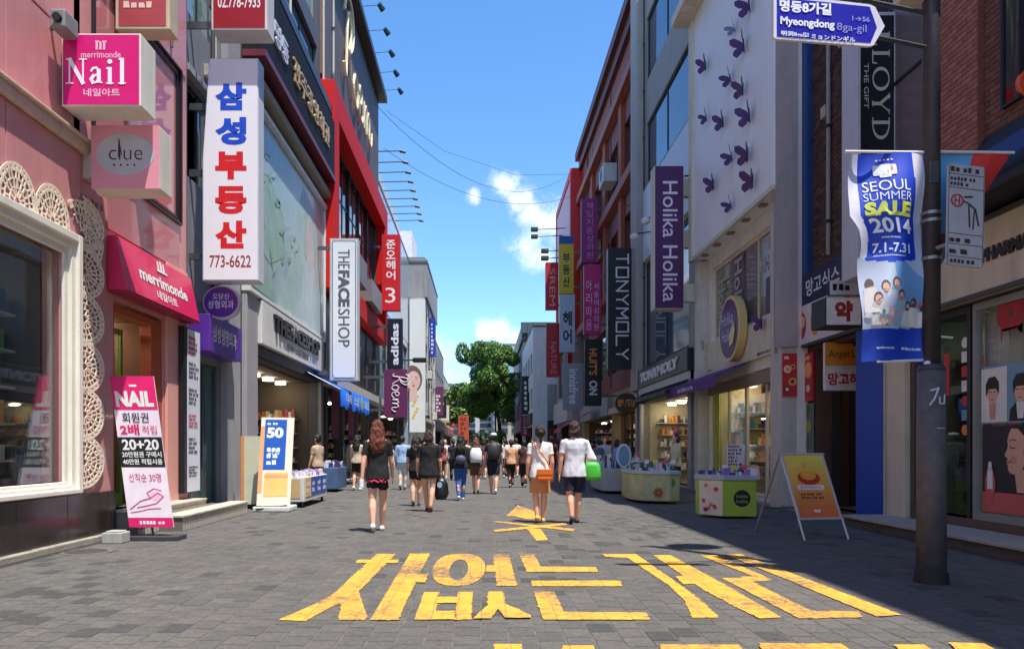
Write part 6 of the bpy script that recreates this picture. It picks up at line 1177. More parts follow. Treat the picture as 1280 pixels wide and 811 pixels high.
# second banner, twisted away
b2 = thing('twisted_banner', 'light blue banner with red corner, twisted away on the right of the pole', 'banner', (4.7, PY, 2)); xa, za = P(1172, 191, PY); xb, _ = P(1265, 193, PY); _, zb = P(0, 420, PY); n_ = 30; mb = MB()
vs = []; fs = []; m_ = []
for j in range(n_ + 1):
    b_ = j / n_; xr = xa + (xb - xa) * max(.12, 1 - b_ * 1.25) 
    for i in range(9): a = i / 8; vs.append((xa + (xr - xa) * a, PY + .02 + .5 * b_ * a * .8 + .03 * math.sin(a * 6 + b_ * 5), za + (zb - za) * b_))
for j in range(n_):
    for i in range(8): q = j * 9 + i; fs.append((q, q + 1, q + 10, q + 9)); a = (i + .5) / 8; b_ = j / n_; m_.append(1 if (a > .5 and b_ < .22 and a > .5 + b_ * .8) else 2 if b_ > .55 else 3 if .42 < b_ < .55 and a < .4 else 0)
mb.add(vs, fs); mb.m = m_; mb.build('banner_cloth', [mat((96, 168, 214), .6, .1), mat((214, 52, 52), .6), mat((196, 140, 70), .6, .2, 5), mat((120, 70, 60), .6, .3, 8)], b2, smooth=True); MB().cyl((PX, PY, za + .01), (xb + .02, PY, za), .014, n=8).build('banner_arm', WHITE, b2); MB().cyl((PX, PY, zb), (xa + .2, PY + .1, zb), .012, n=8).build('banner_arm', WHITE, b2)
# notice sign
ns = thing('parking_notice_sign', 'tilted grey notice plate with red ring and small printed lines right of the pole', 'sign', (4.5, 6.7, 2.9)); NYY = 6.7; x0, z1 = P(1183, 204, NYY); x1, z0 = P(1229, 334, NYY); w_, h = x1 - x0, z1 - z0
fr = (Vector((x0, NYY, z0 + .03)), (X * 1 - Z * .12).normalized(), Vector((0, 0, 1))); fr = (fr[0], fr[1], (Z + X * .02).normalized()); MB().prism(rrect(0, 0, w_, h * .97, .02), fr, -.02).build('plate', mat((176, 178, 180), .5, .1, dirt=.3), ns)
mb = MB()
for yy_ in (.08, .2, .3, .74, .87): mb.prism(rect(.008, h * yy_, w_ - .016, .005), fr, .001, 0, .003)
mb.prism(rect(.006, .006, .004, h * .95), fr, .001, 0, .003); mb.prism(rect(w_ - .01, .006, .004, h * .95), fr, .001, 0, .003)
scrib(mb, fr, .02, h * .885, w_ - .04, h * .07, 1, off=.004, seed=1); scrib(mb, fr, .02, h * .755, w_ - .04, h * .1, 2, off=.004, seed=2); scrib(mb, fr, .02, h * .21, w_ - .04, h * .07, 1, off=.004, seed=3); scrib(mb, fr, .02, h * .1, w_ - .04, h * .07, 1, off=.004, seed=4); scrib(mb, fr, .03, h * .015, w_ - .06, h * .05, 1, off=.004, seed=5)
stroke(mb, [(.14, h * .62), (.19, h * .6), (.25, h * .55), (.28, h * .4)], fr, .012, .004); stroke(mb, [(.19, h * .58), (.2, h * .38)], fr, .012, .004); stroke(mb, [(.24, h * .54), (.23, h * .36)], fr, .01, .004); stroke(mb, [(.15, h * .66), (.22, h * .67)], fr, .014, .004)
cx, cy = .085, h * .62; 
for k in range(20): a, e = 2 * math.pi * k / 20, 2 * math.pi * (k + 1) / 20; stroke(mb, [(cx + .052 * math.cos(a), cy + .052 * math.sin(a)), (cx + .052 * math.cos(e), cy + .052 * math.sin(e))], fr, .012, .004, .001, 1)
stroke(mb, [(cx - .02, cy - .03), (cx - .02, cy + .03)], fr, .01, .004, .001, 1); stroke(mb, [(cx + .02, cy - .03), (cx + .02, cy + .03)], fr, .01, .004, .001, 1); stroke(mb, [(cx - .02, cy), (cx + .02, cy)], fr, .01, .004, .001, 1)
mb.build('lettering', [mat((50, 50, 54), .5), mat((170, 50, 50), .5)], ns); MB().cyl((PX, PY, 3.1), (x0 + .05, NYY + .03, 3.1), .02, n=8).build('bracket', mat((150, 150, 148), .4), ns); MB().box(x0 + .02, x0 + .3, NYY + .021, NYY + .04, 3.07, 3.13).build('bracket', STEEL, ns)
# street name sign
sn = thing('street_name_sign', 'blue arrow shaped street name sign with white Korean and English letters at the top', 'street sign', (3.2, 6.6, 5)); SY_ = 6.6
def sp(u, v): x_, z_ = P(u, v, SY_); return (x_, z_)
o0 = frcam(0, SY_, 0); MB().prism([sp(967, 47), sp(967, -6), sp(971, -8), sp(1088, 6), sp(1094, 9), sp(1106, 33), sp(1092, 57), sp(1086, 58), sp(971, 49)], o0, -.03).build('sign_plate', mat((216, 216, 226), .4), sn)
MB().prism([sp(971, 46), sp(971, -3), sp(1087, 9), sp(1096, 35), sp(1088, 54)], o0, .003).build('blue_face', mat((20, 22, 168), .35, .05, coat=.3), sn)
x_, z_ = sp(974, 15); r_ = (X - Z * .085).normalized(); f4 = (Vector((x_, SY_, z_)), r_, Z); s_ = SY_ / F
mb = MB(); txt(mb, '명동8가길', f4, 0, .0, 65 * s_, 15 * s_, bold=.04, off=.008); f5 = (Vector((sp(975, 32)[0], SY_, sp(975, 34)[1])), r_, Z); txt(mb, 'Myeongdong', f5, 0, 0, 68 * s_, 13 * s_, bold=.035, off=.008); f6 = (Vector((sp(976, 46)[0], SY_, sp(976, 46)[1])), r_, Z); txt(mb, '明洞8ga街', f6, 0, 0, 35 * s_, 7 * s_, bold=.02, off=.008); txt(mb, 'ミョンドンギル', f6, 38 * s_, 0, 55 * s_, 6.5 * s_, bold=.02, off=.008)
mb.build('lettering', mat((235, 238, 250), .4), sn); mb = MB(); txt(mb, '8ga-gil', f5, 71 * s_, -1 * s_, 37 * s_, 12 * s_, bold=.0, off=.008); txt(mb, '1→56', f4, 91 * s_, -4 * s_, 22 * s_, 6 * s_, bold=.02, off=.008); mb.build('lettering', mat((150, 155, 220), .4), sn)
MB().cyl((PX, PY, 4.98), (sp(1060, 0)[0], SY_ + .05, 4.98), .02, n=8).build('bracket', STEEL, sn); MB().cyl((PX, PY, 5.3), (sp(1050, 0)[0], SY_ + .05, 5.3), .02, n=8).build('bracket', STEEL, sn)
# A-frame
af = thing('a_frame_board', 'white framed folding board with yellow and orange food poster standing in the shade', 'a-frame sign', (4.6, 10.4, 0)); AY = 10.15
def ap(u, v, y): x_, z_ = P(u, v, y); return Vector((x_, y, z_))
bl, br_, tr_, tl_ = Vector((4.33, AY, .27)), Vector((4.98, AY + .12, .27)), Vector((4.86, AY + .42, 1.18)), Vector((4.19, AY + .3, 1.18)); ro = (br_ - bl).normalized(); uo = (tl_ - bl); hh = uo.length; uo = uo.normalized(); W_ = (br_ - bl).length
fr = (bl, ro, uo); MB().prism(rect(0, 0, W_, hh), fr, -.02).build('board', mat((206, 206, 206), .4), af)
mb = MB(); st_ = 10
for k in range(st_): mb.prism(rect(.03, .03 + (hh - .06) * k / st_, W_ - .06, (hh - .06) / st_), fr, .001, k, .003)
mb.prism(oval(W_ * .5, hh * .62, .17, .1), fr, .001, st_, .006); mb.prism(oval(W_ * .5, hh * .66, .12, .07), fr, .001, st_ + 1, .008); mb.prism(oval(W_ * .46, hh * .8, .04, .035), fr, .001, st_ + 1, .008); mb.prism(rrect(W_ * .17, hh * .44, W_ * .62, .07, .02), fr, .001, st_ + 2, .008)
txt(mb, '열대과일주스', fr, W_ * .22, hh * .455, W_ * .52, .04, off=.012, mi=st_); scrib(mb, fr, W_ * .2, hh * .3, W_ * .6, .1, 2, off=.006, mi=st_ + 3, seed=4); scrib(mb, fr, W_ * .4, hh * .1, W_ * .2, .06, 1, off=.006, mi=st_ + 2, seed=2)
mb.build('printed_poster', [mat((int(222 + 8 * k / 9), int(110 + 100 * k / 9), int(60 + 30 * k / 9)), .45) for k in range(st_)] + [mat((190, 50, 30), .5), mat((240, 160, 60), .5), mat((232, 226, 216), .5), mat((120, 50, 30), .5)], af)
mb = MB()
for a, b_, c_, d_ in ((0, 0, W_, .03), (0, hh - .03, W_, .03), (0, .03, .03, hh - .06), (W_ - .03, .03, .03, hh - .06)): mb.prism(rect(a, b_, c_, d_), fr, .012, 0, .001)
mb.build('aluminium_frame', mat((200, 200, 204), .35, .05, metal=.4), af, bevel=.003)
for p, q in ((bl, -1), (br_, 1)): MB().cyl(p + uo * .02, p - uo * .28, .016, n=8).build('leg', mat((190, 190, 194), .35, metal=.4), af)
for p in (tl_, tr_): MB().cyl(p, p + Vector((-.12, .62, -1.18)), .016, n=8).build('leg', mat((150, 150, 156), .35, metal=.4), af)
MB().cyl(tl_ + Vector((-.08, .4, -.8)), tr_ + Vector((-.08, .4, -.8)), .01, n=6).build('cross_bar', STEEL, af)
# counters with goods
PALG = [mat(c_, .35, .1) for c_ in ((70, 60, 110), (222, 222, 230), (44, 130, 90), (200, 205, 215), (150, 120, 180), (60, 70, 90), (220, 190, 200))]
def goods(mb, x0, x1, y0, y1, z, n, rnd, hmin=.05, hmax=.16, cols=range(7)):
    cols = list(cols)
    for _ in range(n):
        x = rnd.uniform(x0, x1); y = rnd.uniform(y0, y1); s_ = rnd.uniform(.018, .06); hh = rnd.uniform(hmin, hmax); ci = rnd.choice(cols)
        if rnd.random() < .5: mb.cyl((x, y, z), (x, y, z + hh * .75), s_, s_ * .9, 8, ci); mb.cyl((x, y, z + hh * .75), (x, y, z + hh), s_ * .5, s_ * .5, 6, rnd.choice(cols))
        else: mb.box(x - s_, x + s_, y - s_, y + s_, z, z + hh, ci)
hc = thing('display_counter', 'lime green display counter with dark round logo, loaded with small bottles', 'counter', (4.4, 13.5, 0)); rnd = random.Random(4)
xa, xb, xc = 3.98, 4.28, 4.88; prof = [(xa, 13.62), (xb, 13.2), (xc, 13.2), (xc, 13.85), (xa, 13.85)]
MB().prism([(p, q) for p, q in prof], (Vector((0, 0, .04)), X, Y), .64).build('counter_body', mat((172, 196, 62), .45, .06), hc, bevel=.01); MB().prism([(p * 1.0, q) for p, q in [(xa - .02, 13.62), (xb, 13.17), (xc + .02, 13.17), (xc + .02, 13.87), (xa - .02, 13.87)]], (Vector((0, 0, .682)), X, Y), .09).build('tray_rim', mat((176, 180, 186), .4), hc, bevel=.008)
MB().prism(oval(xb + .34, .36, .15, .15), (Vector((0, 13.2, 0)), X, Z), .004).build('round_logo', mat((30, 30, 34), .4), hc); mb = MB(); f_ = frcam(xb + .24, 13.195, .37); txt(mb, 'holika', f_, 0, 0, .2, .06, off=.004); txt(mb, 'holika', f_, 0, -.09, .2, .06, off=.004); mb.build('lettering', mat((180, 200, 120), .4), hc)
l_ = Vector((xb - xa, -.42, 0)); lf = (Vector((xa, 13.62, .04)), l_.normalized(), Z); mb = MB(); mb.prism(rect(.01, .01, l_.length - .02, .62), lf, .002, 0, .001)
for k in range(10): mb.prism(oval(rnd.uniform(.08, .42), rnd.uniform(.05, .58), .045, .04, 7), lf, .001, 1 + k % 2, .005)
mb.build('printed_panel', [mat((226, 210, 190), .45), mat((206, 60, 60), .45), mat((220, 130, 90), .45)], hc)
mb = MB(); goods(mb, xb, xc - .05, 13.24, 13.8, .70, 60, rnd, .08, .2, (0, 1, 4, 5, 3)); goods(mb, xa + .05, xb, 13.6, 13.8, .7, 14, rnd); mb.build('bottle', PALG, hc, kind='stuff')
MB().box(4.52, 4.84, 13.7, 13.72, .9, 1.33).build('price_board', mat((214, 206, 200), .5), hc); mb = MB(); scrib(mb, frcam(4.52, 13.7, .9), .02, .02, .28, .4, 6, off=.004, seed=9); mb.build('lettering', mat((120, 70, 90), .5), hc)
tc_ = thing('display_counter', 'cream counter with orange flower print and green wrapped goods under the black awning', 'counter', (4.0, 17.5, 0)); pts = [(3.5, 18.6), (3.45, 17.3), (3.65, 16.8), (4.2, 16.6), (4.45, 16.7), (4.5, 18.6)]
MB().prism(pts, (Vector((0, 0, .06)), X, Y), .6).build('counter_body', mat((196, 192, 140), .5, .25, 4, dirt=.3), tc_, bevel=.02); MB().prism([(4 + (p - 4) * 1.04, 17.8 + (q - 17.8) * 1.02) for p, q in pts], (Vector((0, 0, .664)), X, Y), .08).build('tray_rim', mat((190, 200, 196), .4), tc_, bevel=.01)
mb = MB(); goods(mb, 3.6, 4.4, 16.9, 18.5, .7, 260, rnd, .06, .22, (2, 1, 2, 3, 6, 5, 1, 0)); mb.build('bottle', PALG, tc_, kind='stuff'); mb = MB(); f_ = frcam(3.62, 16.66, .06)
for k in range(6): a = 2 * math.pi * k / 6; mb.prism(oval(.33 + .07 * math.cos(a), .2 + .07 * math.sin(a), .05, .05, 8), f_, .002, 0, .035)
mb.prism(oval(.62, .42, .08, .1), f_, .002, 1, .04); mb.build('printed_picture', [mat((222, 120, 70), .5), mat((90, 130, 60), .5)], tc_)
t3 = thing('display_counter', 'grey wheeled counter with white goods beyond the cream counter on the right', 'counter', (3.6, 21, 0)); MB().box(3.3, 4.6, 20.3, 22.6, .08, .7).build('counter_body', mat((176, 178, 174), .5, .15), t3, bevel=.02); mb = MB(); goods(mb, 3.35, 4.5, 20.3, 22.5, .7, 120, rnd, .1, .35, (1, 3, 5, 1)); mb.build('bottle', PALG, t3, kind='stuff')
for par_, xs_, y_, zc in ((hc, (4.35, 4.5, 4.7), 13.3, .86), (tc_, (3.75, 3.95, 4.15, 4.35), 16.9, .9), (t3, (3.5, 3.9, 4.3), 20.4, 1.0)):
    for i, x in enumerate(xs_):
        pc_ = MB().box(x - .05, x + .05, y_, y_ + .004, zc, zc + .09); pc_.cyl((x, y_ + .004, zc - .12), (x, y_ + .004, zc), .004, n=5); o = pc_.build('price_card', mat(((236, 234, 226), (240, 210, 80), (226, 90, 110))[i % 3], .5), par_)
mr_ = thing('oval_mirror_stand', 'white oval framed stand board beside the grey counter', 'stand', (3.7, 20, 0)); MB().prism(oval(3.78, 1.05, .2, .32), frcam(0, 19.8, 0), .03).build('oval_board', mat((214, 218, 224), .4), mr_); MB().prism(oval(3.78, 1.05, .15, .26), frcam(0, 19.79, 0), .01, base=.031).build('printed_face', mat((120, 150, 190), .4, .3), mr_); MB().cyl((3.78, 19.82, 0), (3.78, 19.82, .75), .03).build('post', STEEL, mr_)
# left poster stand and cart in front of cosmetics shop
lp = thing('sale_poster_stand', 'leaning poster stand with blue sheet reading 50 in front of the cosmetics shop', 'poster stand', (-4.6, 14.9, 0)); y_ = 14.9; bl = Vector((-4.42, 14.6, .12)); up_ = Vector((.0, .35, 1.75)); r_ = Vector((.62, .16, 0)); hh, W_ = up_.length, r_.length; fr = (bl, r_.normalized(), up_.normalized())
MB().prism(rect(0, 0, W_, hh), fr, -.03).build('board', mat((222, 214, 196), .5, .06), lp); mb = MB(); mb.prism(rect(.0, .25, .08, 1.35), fr, .001, 3, .002); mb.prism(rect(.08, .72, .42, 1.02), fr, .001, 0, .004); mb.prism(rect(.12, .18, .45, .48), fr, .001, 1, .003); mb.prism(rect(.12, .56, .45, .06), fr, .001, 3, .006); mb.build('printed_sheet', [mat((20, 84, 178), .4), mat((222, 190, 110), .4), WHITE, mat((224, 160, 110), .4)], lp)
mb = MB(); txt(mb, '50', fr, .12, 1.36, .32, .22, bold=.05, off=.008); scrib(mb, fr, .12, 1.62, .34, .07, 1, off=.008, seed=4); scrib(mb, fr, .14, .8, .3, .4, 3, off=.008, seed=5); txt(mb, '더블', fr, .17, 1.02, .22, .12, off=.008); mb.build('lettering', mat((225, 235, 245), .4), lp); MB().box(-4.5, -3.78, 14.6, 15.25, .0, .1).build('stand_base', mat((210, 210, 206), .5), lp, bevel=.02); MB().cyl((-4.4, 15.3, 0), (-4.4, 14.95, 1.6), .015).build('stand_leg', BLACK, lp); MB().cyl((-4.43, 14.58, .05), (-3.85, 14.7, .12), .015).build('stand_leg', BLACK, lp)
cd = thing('cardboard_poster', 'pale narrow upright card with orange edge left of the blue sale poster', 'poster', (-4.7, 15.4, 0)); MB().box(-4.95, -4.5, 15.3, 15.34, .1, 1.5).build('card', mat((206, 206, 180), .5), cd); MB().box(-4.95, -4.88, 15.285, 15.298, .1, 1.5).build('card_edge', mat((216, 150, 90), .5), cd); MB().box(-4.9, -4.6, 15.35, 15.6, 0, .1).build('foot', BLACK, cd)
ct = thing('sale_cart', 'low white cart with blue sale sheets and piled goods outside the cosmetics shop', 'cart', (-3.9, 16.3, 0)); MB().box(-4.25, -3.72, 15.6, 17.9, .12, .64).build('cart_body', mat((206, 206, 204), .5, .06, dirt=.2), ct, bevel=.015)
for k in range(4): y_ = 15.7 + k * .54; MB().box(-3.719, -3.71, y_, y_ + .5, .22, .62).build('sale_sheet', mat((24, 76, 170) if k != 0 else (216, 180, 120), .4), ct); mb = MB(); scrib(mb, frwall(1, -3.708, y_, .22), .06, .06, .36, .28, 2, off=.002, seed=k); mb.build('lettering', WHITE, ct)
MB().box(-4.18, -3.8, 15.592, 15.598, .2, .6).build('sale_sheet', mat((200, 170, 120), .4), ct)
mb = MB(); goods(mb, -4.2, -3.77, 15.65, 17.85, .64, 170, rnd, .04, .13, (1, 3, 6, 4)); mb.build('bottle', PALG, ct, kind='stuff')
for x in (-4.18, -3.8):
    for y_ in (15.75, 17.7): MB().cyl((x - .02, y_, .06), (x + .02, y_, .06), .06, n=14).build('wheel', BLACK, ct)
c2_ = thing('blue_cart', 'blue and white low cart further along the left shops', 'cart', (-4, 21, 0)); MB().box(-4.6, -4.1, 21.2, 22.6, .08, .7).build('cart_body', mat((66, 92, 130), .6, .3, 3), c2_, bevel=.02); mb = MB(); goods(mb, -4.55, -4.15, 21.3, 22.5, .7, 70, rnd, .06, .2, (1, 3, 0, 1)); mb.build('bottle', PALG, c2_, kind='stuff')
for k, (x, y, h_, c_) in enumerate(((-4.5, 25.5, 1.4, (190, 180, 170)), (-4.4, 28, 1.2, (90, 60, 70)), (-4.45, 31, 1.5, (60, 90, 150)), (-4.4, 35, 1.3, (200, 200, 196)))):
    o = thing('clothes_rack', ['pale', 'plum', 'blue', 'white'][k] + ' goods on a rack by the left shopfronts beyond the blue awning', 'rack', (x, y, 0)); mb = MB()
    for a in (0, 1.2): mb.cyl((x, y + a, 0), (x, y + a, h_ + .1), .02)
    mb.cyl((x, y, h_ + .08), (x, y + 1.2, h_ + .08), .02); mb.build('rack_frame', STEEL, o); mb = MB()
    for j in range(9): mb.loft([(x, y + .12 + j * .12, .35 + rnd.uniform(0, .2), .2, .04), (x, y + .12 + j * .12, h_ - .2, .18, .04), (x, y + .12 + j * .12, h_, .05, .02)], 8, j % 3)
    mb.build('hanging_clothes', [mat(c_, .8, .2), mat(tuple(int(q * .7) for q in c_), .8, .2), mat((210, 206, 200), .8)], o)

# ================================================================== PEOPLE
SKIN = mat((222, 168, 138), .5, .05, 6, name='skin'); SKIN2 = mat((206, 150, 122), .5, .05, 6)
QUEUE = []
def blob(parts, name, m, parent, vox, sm=3, disp=0, dscale=.1):
    """closed volumes melted into one continuous surface"""
    mb = MB()
    for p in parts:
        if p[0] == 'c':
            _, a, b_, r0, r1 = p; mb.cyl(a, b_, r0, r1, 14); mb.ell(a, r0, r0, r0, 12, 8); mb.ell(b_, r1, r1, r1, 12, 8)
        elif p[0] == 'e': mb.ell(p[1], *p[2], n=18, m=12)
        elif p[0] == 'l': mb.loft(p[1], 22)
        elif p[0] == 't': mb.cyl(p[1], p[2], p[3], p[4], 16)
    o = mb.build(name, m, parent, smooth=True, local=True)
    r = o.modifiers.new('r', 'REMESH'); r.mode = 'VOXEL'; r.voxel_size = vox; r.use_smooth_shade = True
    s_ = o.modifiers.new('s', 'SMOOTH'); s_.factor = .5; s_.iterations = sm
    QUEUE.append((o, disp, dscale)); return o
def person(lab, u, v, H, head=0.0, top=(30, 30, 34), bottom='shorts', bcol=(30, 30, 36), hair='short', hcol=(34, 26, 24), stride=.1, lead=1, arms=((.02, .0), (.02, .0)), sleeve=.55, skin=None, shoes=(230, 230, 228), wide=1.0, hem=.49, pos=None, fine=False, group=None, cap=None, blen=None, legskin=True, fleet=None, toptone=.08):
    x, y = pos if pos else G(u, v); rt = thing('person', lab, 'person', (x, y, 0), group); rt.rotation_euler = (0, 0, R(head)); S = H; sk = skin or SKIN
    def s(*p): return tuple(q * S for q in p)
    vox = .0085 if fine else (.014 if y < 19 else .02); W = wide
    parts = []; A_ = lambda *a: parts.append(a)
    # torso
    A_('l', [(0, 0, .465 * S, .07 * S * W, .05 * S), (0, -.004 * S, .5 * S, .093 * S * W, .064 * S), (0, -.004 * S, .54 * S, .092 * S * W, .064 * S), (0, 0, .6 * S, .075 * S * W, .053 * S), (0, .003 * S, .66 * S, .08 * S * W, .058 * S), (0, .004 * S, .73 * S, .096 * S * W, .064 * S), (0, 0, .79 * S, .094 * S * W, .052 * S), (0, -.004 * S, .82 * S, .056 * S, .038 * S), (0, 0, .845 * S, .032 * S, .032 * S)])
    A_('c', s(0, -.004, .82), s(0, .008, .89), .031 * S, .029 * S)
    A_('e', s(0, .008, .938), s(.043, .053, .062)); A_('e', s(0, .03, .905), s(.028, .028, .03)); A_('c', s(0, .058, .935), s(0, .07, .918), .007 * S, .009 * S)
    for e in (-1, 1): A_('e', s(e * .044, .004, .93), s(.006, .011, .017))
    legs = []
    for e in (-1, 1):
        f = stride * (1 if e == lead else -1); hip = Vector(s(e * .047 * W, 0, .5)); back = f < 0
        foot = Vector(s(e * .034, f, .04 + (.035 if back and stride > .04 else 0))); knee = hip.lerp(foot, .49) + Vector(s(e * .004, .03 if back else .02, 0)); legs.append((hip, knee, foot))
        A_('c', hip, knee, .052 * S * W, .033 * S); A_('c', knee, knee.lerp(foot, .35) + Vector(s(0, -.008, 0)), .033 * S, .034 * S); A_('c', knee.lerp(foot, .35) + Vector(s(0, -.008, 0)), foot, .034 * S, .0205 * S)
    arm_ = []
    for i, e in enumerate((-1, 1)):
        sw, bend = arms[i]; sh = Vector(s(e * .098 * W, -.002, .792)); A_('c', Vector(s(e * .06, 0, .805)), sh, .033 * S, .032 * S)
        el = sh + Vector(s(e * .026, sw, -.165)); wr = el + Vector(s(e * .012 - e * bend * .3, sw + .02 + bend, -.14 + abs(bend) * .35)); A_('c', sh, el, .0305 * S, .023 * S); A_('c', el, wr, .0235 * S, .0145 * S)
        d = (wr - el).normalized(); palm = wr + d * .028 * S; side = Vector((0, 1, 0)) if abs(d.y) < .8 else Vector((0, 0, 1)); A_('e', palm, (.0095 * S, .021 * S, .027 * S)) if fine else A_('e', palm, (.012 * S, .02 * S, .028 * S))
        ln = (.030, .037, .034, .026)
        for k in range(4):
            a = palm + d * .018 * S + side * (.017 - .0115 * k) * S; kn = a + d * ln[k] * .5 * S + Vector((-e * .002 * S, 0, 0)); tp = kn + (d + Vector((-e * .45, 0, 0))).normalized() * ln[k] * .5 * S; A_('c', a, kn, .0052 * S, .0049 * S); A_('c', kn, tp, .0049 * S, .0042 * S)
        th = wr + d * .012 * S + side * .014 * S; A_('c', th, th + (d * .6 + side * .75).normalized() * .026 * S, .006 * S, .005 * S); arm_.append((sh, el, wr, palm, d))
    blob(parts, 'body', sk, rt, vox, 2)
    if fine or y < 19:
        for e in (-1, 1): MB().ell(s(e * .017, .0565, .943), .0065 * S, .003 * S, .0038 * S).build('eye', mat((30, 22, 20), .2), rt, local=True)
        MB().ell(s(0, .062, .9), .013 * S, .004 * S, .004 * S).build('mouth', mat((176, 80, 78), .4), rt, local=True)
    # shirt
    k = .012 * S; parts = [('l', [(0, -.004 * S, hem * S, .114 * S * W, .086 * S), (0, -.003 * S, (hem + .05) * S, .109 * S * W, .08 * S), (0, 0, .61 * S, .092 * S * W, .068 * S), (0, .003 * S, .67 * S, .092 * S * W, .067 * S), (0, .004 * S, .735 * S, .104 * S * W, .073 * S), (0, 0, .785 * S, .104 * S * W, .062 * S), (0, -.004 * S, .825 * S, .07 * S, .048 * S), (0, -.002 * S, .842 * S, .042 * S, .04 * S)])]
    for i, e in enumerate((-1, 1)):
        sh, el, wr, palm, d = arm_[i]
        parts.append(('c', Vector(s(e * .06, 0, .8)), sh + Vector((0, 0, -.002 * S)), .037 * S, .036 * S))
        if sleeve <= 1: parts.append(('c', sh, sh.lerp(el, sleeve * .85), .036 * S, .032 * S)); parts.append(('t', sh.lerp(el, sleeve * .8), sh.lerp(el, sleeve), .033 * S, .035 * S))
        else: parts += [('c', sh, el, .036 * S, .03 * S), ('c', el, wr, .03 * S, .022 * S)]
    blob(parts, 'shirt', mat(top, .85, toptone, 5, bump=.15), rt, vox * 1.1, 2, .009, .06)
    parts = []
    top_z = .545
    if bottom == 'skirt':
        L_ = blen or .36; parts = [('l', [(0, 0, L_ * S, .112 * S * W, .085 * S), (0, 0, (L_ + .06) * S, .108 * S * W, .082 * S), (0, -.004 * S, .5 * S, .1 * S * W, .072 * S), (0, 0, top_z * S, .088 * S * W, .064 * S)])]
    else:
        parts = [('l', [(0, 0, .46 * S, .09 * S * W, .064 * S), (0, -.006 * S, .5 * S, .098 * S * W, .07 * S), (0, -.004 * S, top_z * S, .086 * S * W, .06 * S)])]
        for hip, knee, foot in legs:
            if bottom == 'shorts':
                q = (.52 - (blen or .34)) / .23; q = min(q, 1.0); parts += [('c', hip, hip.lerp(knee, q * .8), .058 * S * W, .052 * S * W), ('t', hip.lerp(knee, q * .6), hip.lerp(knee, q), .054 * S * W, .054 * S * W)]
            else: parts += [('c', hip, knee, .057 * S * W, .041 * S), ('c', knee, knee.lerp(foot, .92), .041 * S, .03 * S), ('t', knee.lerp(foot, .7), foot, .033 * S, .034 * S)]
    blob(parts, {'skirt': 'skirt', 'shorts': 'shorts'}.get(bottom, 'trousers'), mat(bcol, .85, .12, 6, bump=.2), rt, vox * 1.1, 2, .010, .06)
    # shoes
    for hip, knee, foot in legs:
        f = foot; lift = f.z - .04 * S; blob([('c', (f.x, f.y - .018 * S, .021 * S + lift), (f.x, f.y + .075 * S, .016 * S), .024 * S, .019 * S), ('c', (f.x, f.y + .06 * S, .014 * S), (f.x, f.y + .1 * S, .012 * S), .018 * S, .013 * S), ('c', (f.x, f.y - .012 * S, .02 * S + lift), f, .024 * S, .02 * S)], 'shoe', mat(shoes, .5, .08), rt, vox * .9, 1)
    # hair
    hm = mat(hcol, .42, .35, 14, stretch=(9, 9, .8), bump=.5, bscale=60); cap_ = [('e', s(0, -.006, .95), s(.051, .057, .062)), ('e', s(0, -.02, .93), s(.05, .045, .055))]
    if hair == 'long': cap_ += [('l', [(0, -.052 * S, .7 * S, .04 * S, .014 * S), (.004 * S, -.062 * S, .74 * S, .06 * S, .022 * S), (0, -.06 * S, .8 * S, .072 * S, .03 * S), (0, -.045 * S, .86 * S, .062 * S, .035 * S), (0, -.026 * S, .93 * S, .054 * S, .045 * S)]), ('c', s(-.045, -.012, .93), s(-.062, -.02, .8), .018 * S, .016 * S), ('c', s(.045, -.012, .93), s(.06, -.02, .8), .018 * S, .016 * S)]
    elif hair == 'bob': cap_ += [('l', [(0, -.02 * S, .855 * S, .05 * S, .035 * S), (0, -.02 * S, .89 * S, .062 * S, .046 * S), (0, -.014 * S, .94 * S, .054 * S, .05 * S)])]
    elif hair == 'pony': cap_ += [('c', s(0, -.05, .955), s(0, -.075, .93), .018 * S, .022 * S), ('c', s(0, -.075, .93), s(.004, -.07, .83), .02 * S, .012 * S)]
    elif hair == 'bun': cap_ += [('e', s(0, -.05, .985), s(.028, .026, .026))]
    blob(cap_, 'hair', hm, rt, vox, 1, .018, .022)
    if cap: MB().ell(s(0, .002, .972), .056 * S, .064 * S, .04 * S, 16, 8).ell(s(0, .065, .962), .045 * S, .05 * S, .006 * S).build('cap', mat(cap, .7), rt, smooth=True, local=True)
    rt['_h'] = H; return rt, arm_, S
def local_tube(rt, name, pts, r, m): return MB().path([Vector(p) for p in pts], r, 6).build(name, m, rt, local=True)
# -- the near walkers
rt, ar, S = person('woman with long auburn hair in black tee and print shorts, nearest on the left', 472, 664, 1.66, 4, (20, 19, 22), 'shorts', (26, 20, 24), 'long', (100, 50, 32), .1, 1, ((-.03, .0), (.03, .02)), .6, shoes=(226, 226, 222), fine=True, blen=.41, hem=.475)
mb = MB(); 
for k in range(26):
    a = R(200 + k * 5.4); rr_ = random.Random(k).uniform(-.018, .02); mb.ell((.103 * S * math.cos(a), .084 * S * math.sin(a), (.462 + rr_) * S), .012, .008, .016, 6, 5)
mb.build('pink_print', mat((214, 60, 92), .7, .2), rt, local=True)
w_ = ar[0][3]; MB().box(w_.x - .03, w_.x + .03, w_.y - .05, w_.y + .06, w_.z - .1, w_.z + .02).build('phone', mat((228, 228, 230), .4), rt, local=True, bevel=.01)
rt, ar, S = person('woman in loose black top carrying a black shopping bag', 536, 639, 1.60, -3, (22, 21, 24), 'skirt', (20, 20, 22), 'bob', (58, 42, 38), .09, -1, ((.0, .02), (.0, .02)), .75, shoes=(120, 60, 44), fine=True, blen=.41, wide=1.16, hem=.44)
